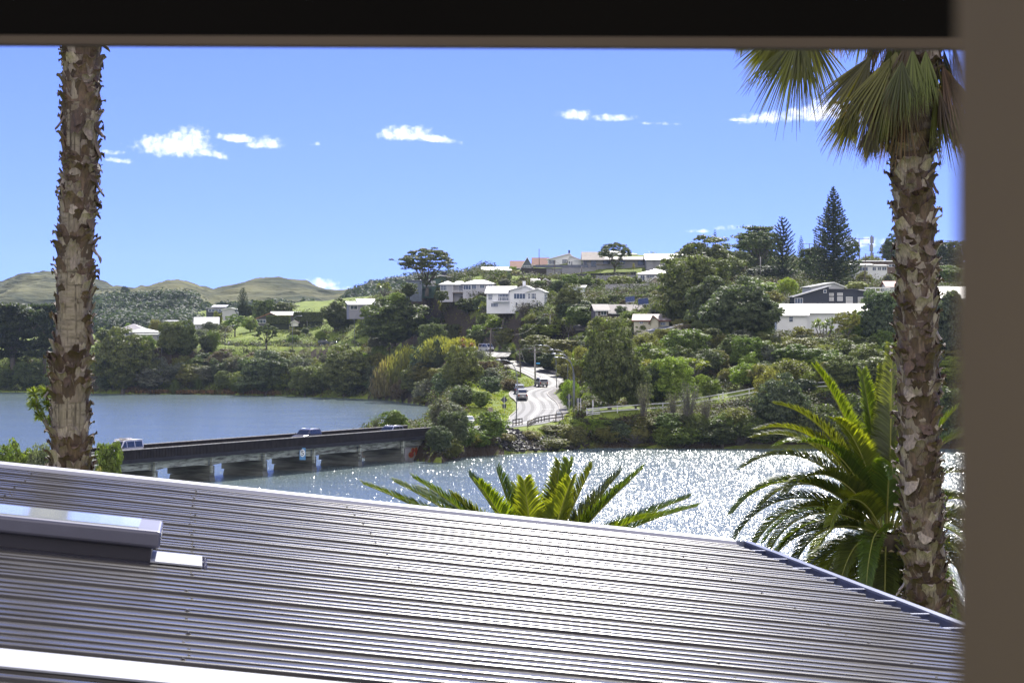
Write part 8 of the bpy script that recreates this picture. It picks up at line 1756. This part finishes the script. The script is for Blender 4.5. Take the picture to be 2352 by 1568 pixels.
    tint = np.tile([[.15, .09, .04]], (n, 1))*(.6+.8*r.rand(n))[:, None]; o = quads_mesh('reeds', V, 4, m, None, tint); tag(o, 'rust coloured reed fringe along the far waterline', 'reeds', None, 'stuff')
    # grass tufts on verges and lawns
    n = 60000; u = r.uniform(-900, 700, n); Yc = np.exp(r.uniform(math.log(336), math.log(800), n)); x = u/FPX*Yc; y = Yc; z = height(x, y); bd, _, _ = near_line(ROADA, x, y); vx = CX+u; vy = HY+(HC-z)/y*FPX; inl = np.zeros(n, bool)
    for (a, b, c, dd) in LAWNS: inl |= (vx > a) & (vx < c) & (vy > b) & (vy < dd)
    k = (poly_dist(LAND, x, y) > 2) & (((bd > 4.2) & (bd < 9)) | (inl & (bd > 4.2))) & (near_line(SIDEA, x, y)[0] > 2.4) & ~((x > 0) & (bd > 3.6) & (bd < 5.7) & (y < 470)); x, y, z = x[k], y[k], z[k]; n = len(x); per = 4; idx = np.repeat(np.arange(n), per); x = x[idx]+r.normal(0, .35, n*per); y = y[idx]+r.normal(0, .35, n*per); z = height(x, y); n = len(x); h = .10+.16*r.rand(n)+.35*(r.rand(n) > .97); w = .10+.06*r.rand(n); a = r.rand(n)*3.14
    V = np.stack([np.stack([x-w*np.cos(a), y-w*np.sin(a), z-.03], -1), np.stack([x+w*np.cos(a), y+w*np.sin(a), z-.03], -1), np.stack([x+r.normal(0, .08, n), y+r.normal(0, .08, n), z+h], -1), np.stack([x-.2*w, y, z+h*.8], -1)], 1).reshape(-1, 3)
    g1 = np.array([.18, .24, .035]); g2 = np.array([.26, .25, .06]); f = np.clip(fbm(x/6, y/6)+.4, 0, 1)[:, None]; o = quads_mesh('grass', V, 4, m, None, (g1*(1-f)+g2*f)*(.8+.4*r.rand(n))[:, None]); tag(o, 'sunlit green grass on the verges and lawns', 'grass', None, 'stuff')
    # black rocks along the water
    bm_v = []; bm_f = []; rk = random.Random(12); L_ = [(1040, 1050), (1085, 1046), (1130, 1044), (1220, 1039), (1300, 1033), (1325, 1031)]
    base = [(-.5, -.4, -.4), (.5, -.45, -.35), (.45, .5, -.4), (-.5, .4, -.35), (-.4, -.35, .3), (.4, -.3, .45), (.35, .4, .3), (-.35, .35, .4), (0, 0, .55)]; fc = [(0, 3, 2, 1), (0, 1, 5, 4), (1, 2, 6, 5), (2, 3, 7, 6), (3, 0, 4, 7), (4, 5, 8), (5, 6, 8), (6, 7, 8), (7, 4, 8)]
    mb = MB(); k = 0
    while k < 1500:
        t = rk.random()*(len(L_)-1); i = int(t); f = t-i; sx, sy = (L_[i][0]+(L_[i+1][0]-L_[i][0])*f, L_[i][1]+(L_[i+1][1]-L_[i][1])*f); X_, Y_ = shore(sx, sy); in_ = rk.random(); lim = 8.5*min(1, max(.25, (sx-1040)/120)); X_ += rk.uniform(-.5, .5); Y_ += in_*lim-.4; z = max(.0, ground(X_, Y_)); s = rk.uniform(.35, .85); e = Euler((rk.uniform(-.6, .6), rk.uniform(-.6, .6), rk.uniform(0, 6.28))).to_matrix()
        mb.add([Vector((X_, Y_, z+.1))+e @ Vector((v[0]*s*rk.uniform(.8, 1.3), v[1]*s, v[2]*s*.8)) for v in base], fc); k += 1
    o = mb.build('rocks', mat('black_basalt', (.024, .020, .018), .6, 0, .4, 1.5, .5)); tag(o, 'heap of black riprap rocks along the waterline below the road', 'rocks', None, 'stuff')
    # distant wood on the hill behind
    n = 1500; C = []; us_, YY_, X_, Z_ = HILLS[1]; xs = r.uniform(225, 450, n*3); Ys = r.uniform(1020, 1560, n*3); k = 0; PP = []; RR = []
    for a, b in zip(xs, Ys):
        p = W(a, 700, b); z = hill_z(p.x, p.y)
        if z < 0: continue
        v = HY+(HC-z)/b*FPX
        if v < 690+rnd.uniform(-6, 10)+abs(a-330)*.02: continue
        PP.append((p.x, p.y, z+rnd.uniform(0, 2.5))); RR.append(rnd.uniform(2.2, 5.5))
    for a, b in zip(r.uniform(450, 800, 900), r.uniform(1020, 1300, 900)):
        p = W(a, 700, b); z = hill_z(p.x, p.y)
        if z < 0 or HY+(HC-z)/b*FPX < 702+rnd.uniform(-4, 12): continue
        PP.append((p.x, p.y, z+rnd.uniform(0, 1.5))); RR.append(rnd.uniform(2.0, 4.0))
    V = puffs(np.array(PP), np.array(RR), 70, r, .95, .95); tint = np.repeat(np.array([TINT['far']])*(.6+.8*r.rand(len(PP)))[:, None], 70, axis=0)
    o = quads_mesh('far_wood', V, 4, m, None, tint); tag(o, 'bluish bush covered slope below the far hills', 'wood', None, 'stuff')
    # bush on the low dark ridge left of the spreading tree
    PP = []; RR = []; us_, YY_, X_, Z_ = HILLS[2]
    for a, b in zip(r.uniform(790, 1130, 900), r.uniform(1130, 1500, 900)):
        p = W(a, 700, b); z = np.interp(p.x, X_[int(np.argmin(np.abs(YY_[:, 0]-b)))], Z_[int(np.argmin(np.abs(YY_[:, 0]-b)))]); PP.append((p.x, p.y, z+rnd.uniform(-.5, 1.5))); RR.append(rnd.uniform(2.5, 5))
    V = puffs(np.array(PP), np.array(RR), 70, r, .95, .95); tint = np.repeat(np.array([TINT['far']])*(.6+.7*r.rand(len(PP)))[:, None], 70, axis=0)
    o = quads_mesh('ridge_wood', V, 4, m, None, tint); tag(o, 'bush covered ridge left of the big spreading tree', 'wood', None, 'stuff')
LAWNS = [(528, 738, 652, 792), (1040, 705, 1098, 742), (1150, 725, 1212, 738), (1065, 888, 1180, 970), (1170, 872, 1215, 900), (1180, 975, 1330, 1010), (1300, 935, 1330, 965)]
# ---------------------------------------------------------------- assemble
build_ground(); build_water(); build_road()
HM = hill_mat()
hill([(-700, 690), (-300, 668), (-120, 672), (0, 662), (40, 647), (80, 641), (150, 640), (215, 655), (260, 672), (330, 690), (420, 712)], 1500, 2350, 740, HM, 17)
hill([(150, 690), (230, 674), (300, 676), (345, 670), (372, 662), (398, 657), (420, 658), (450, 668), (485, 681), (530, 673), (570, 661), (610, 655), (650, 654), (700, 663), (745, 676), (790, 681), (840, 678), (900, 690), (1000, 720)], 1020, 2100, 765, HM, 11)
hill([(740, 720), (790, 697), (822, 676), (860, 661), (905, 652), (950, 640), (1010, 636), (1070, 628), (1105, 618), (1160, 612), (1230, 612), (1400, 660)], 1100, 1500, 745, HM, 5)
build_opening(); build_roof(); build_skylight(); build_bridge()
build_fan_palms(); build_feather_palms()
build_houses(); build_vehicles(); build_street()
build_protos(); build_plants()
# the air: even haze from just round the camera to beyond the hills
hm = bpy.data.materials.new('haze_air'); hm.use_nodes = True; N = hm.node_tree.nodes; N.clear(); out = N.new('ShaderNodeOutputMaterial'); pv = N.new('ShaderNodeVolumePrincipled'); pv.inputs['Color'].default_value = (.62, .76, 1, 1); pv.inputs['Density'].default_value = .00004; pv.inputs['Anisotropy'].default_value = .2
hm.node_tree.links.new(pv.outputs[0], out.inputs['Volume'])
if HAZE:
    mb = MB(); mb.box((-1400, -60, -4), (1400, 4200, 150)); o = mb.build('haze', hm); tag(o, 'thin blue haze over the estuary and hills', 'haze', None, 'stuff')
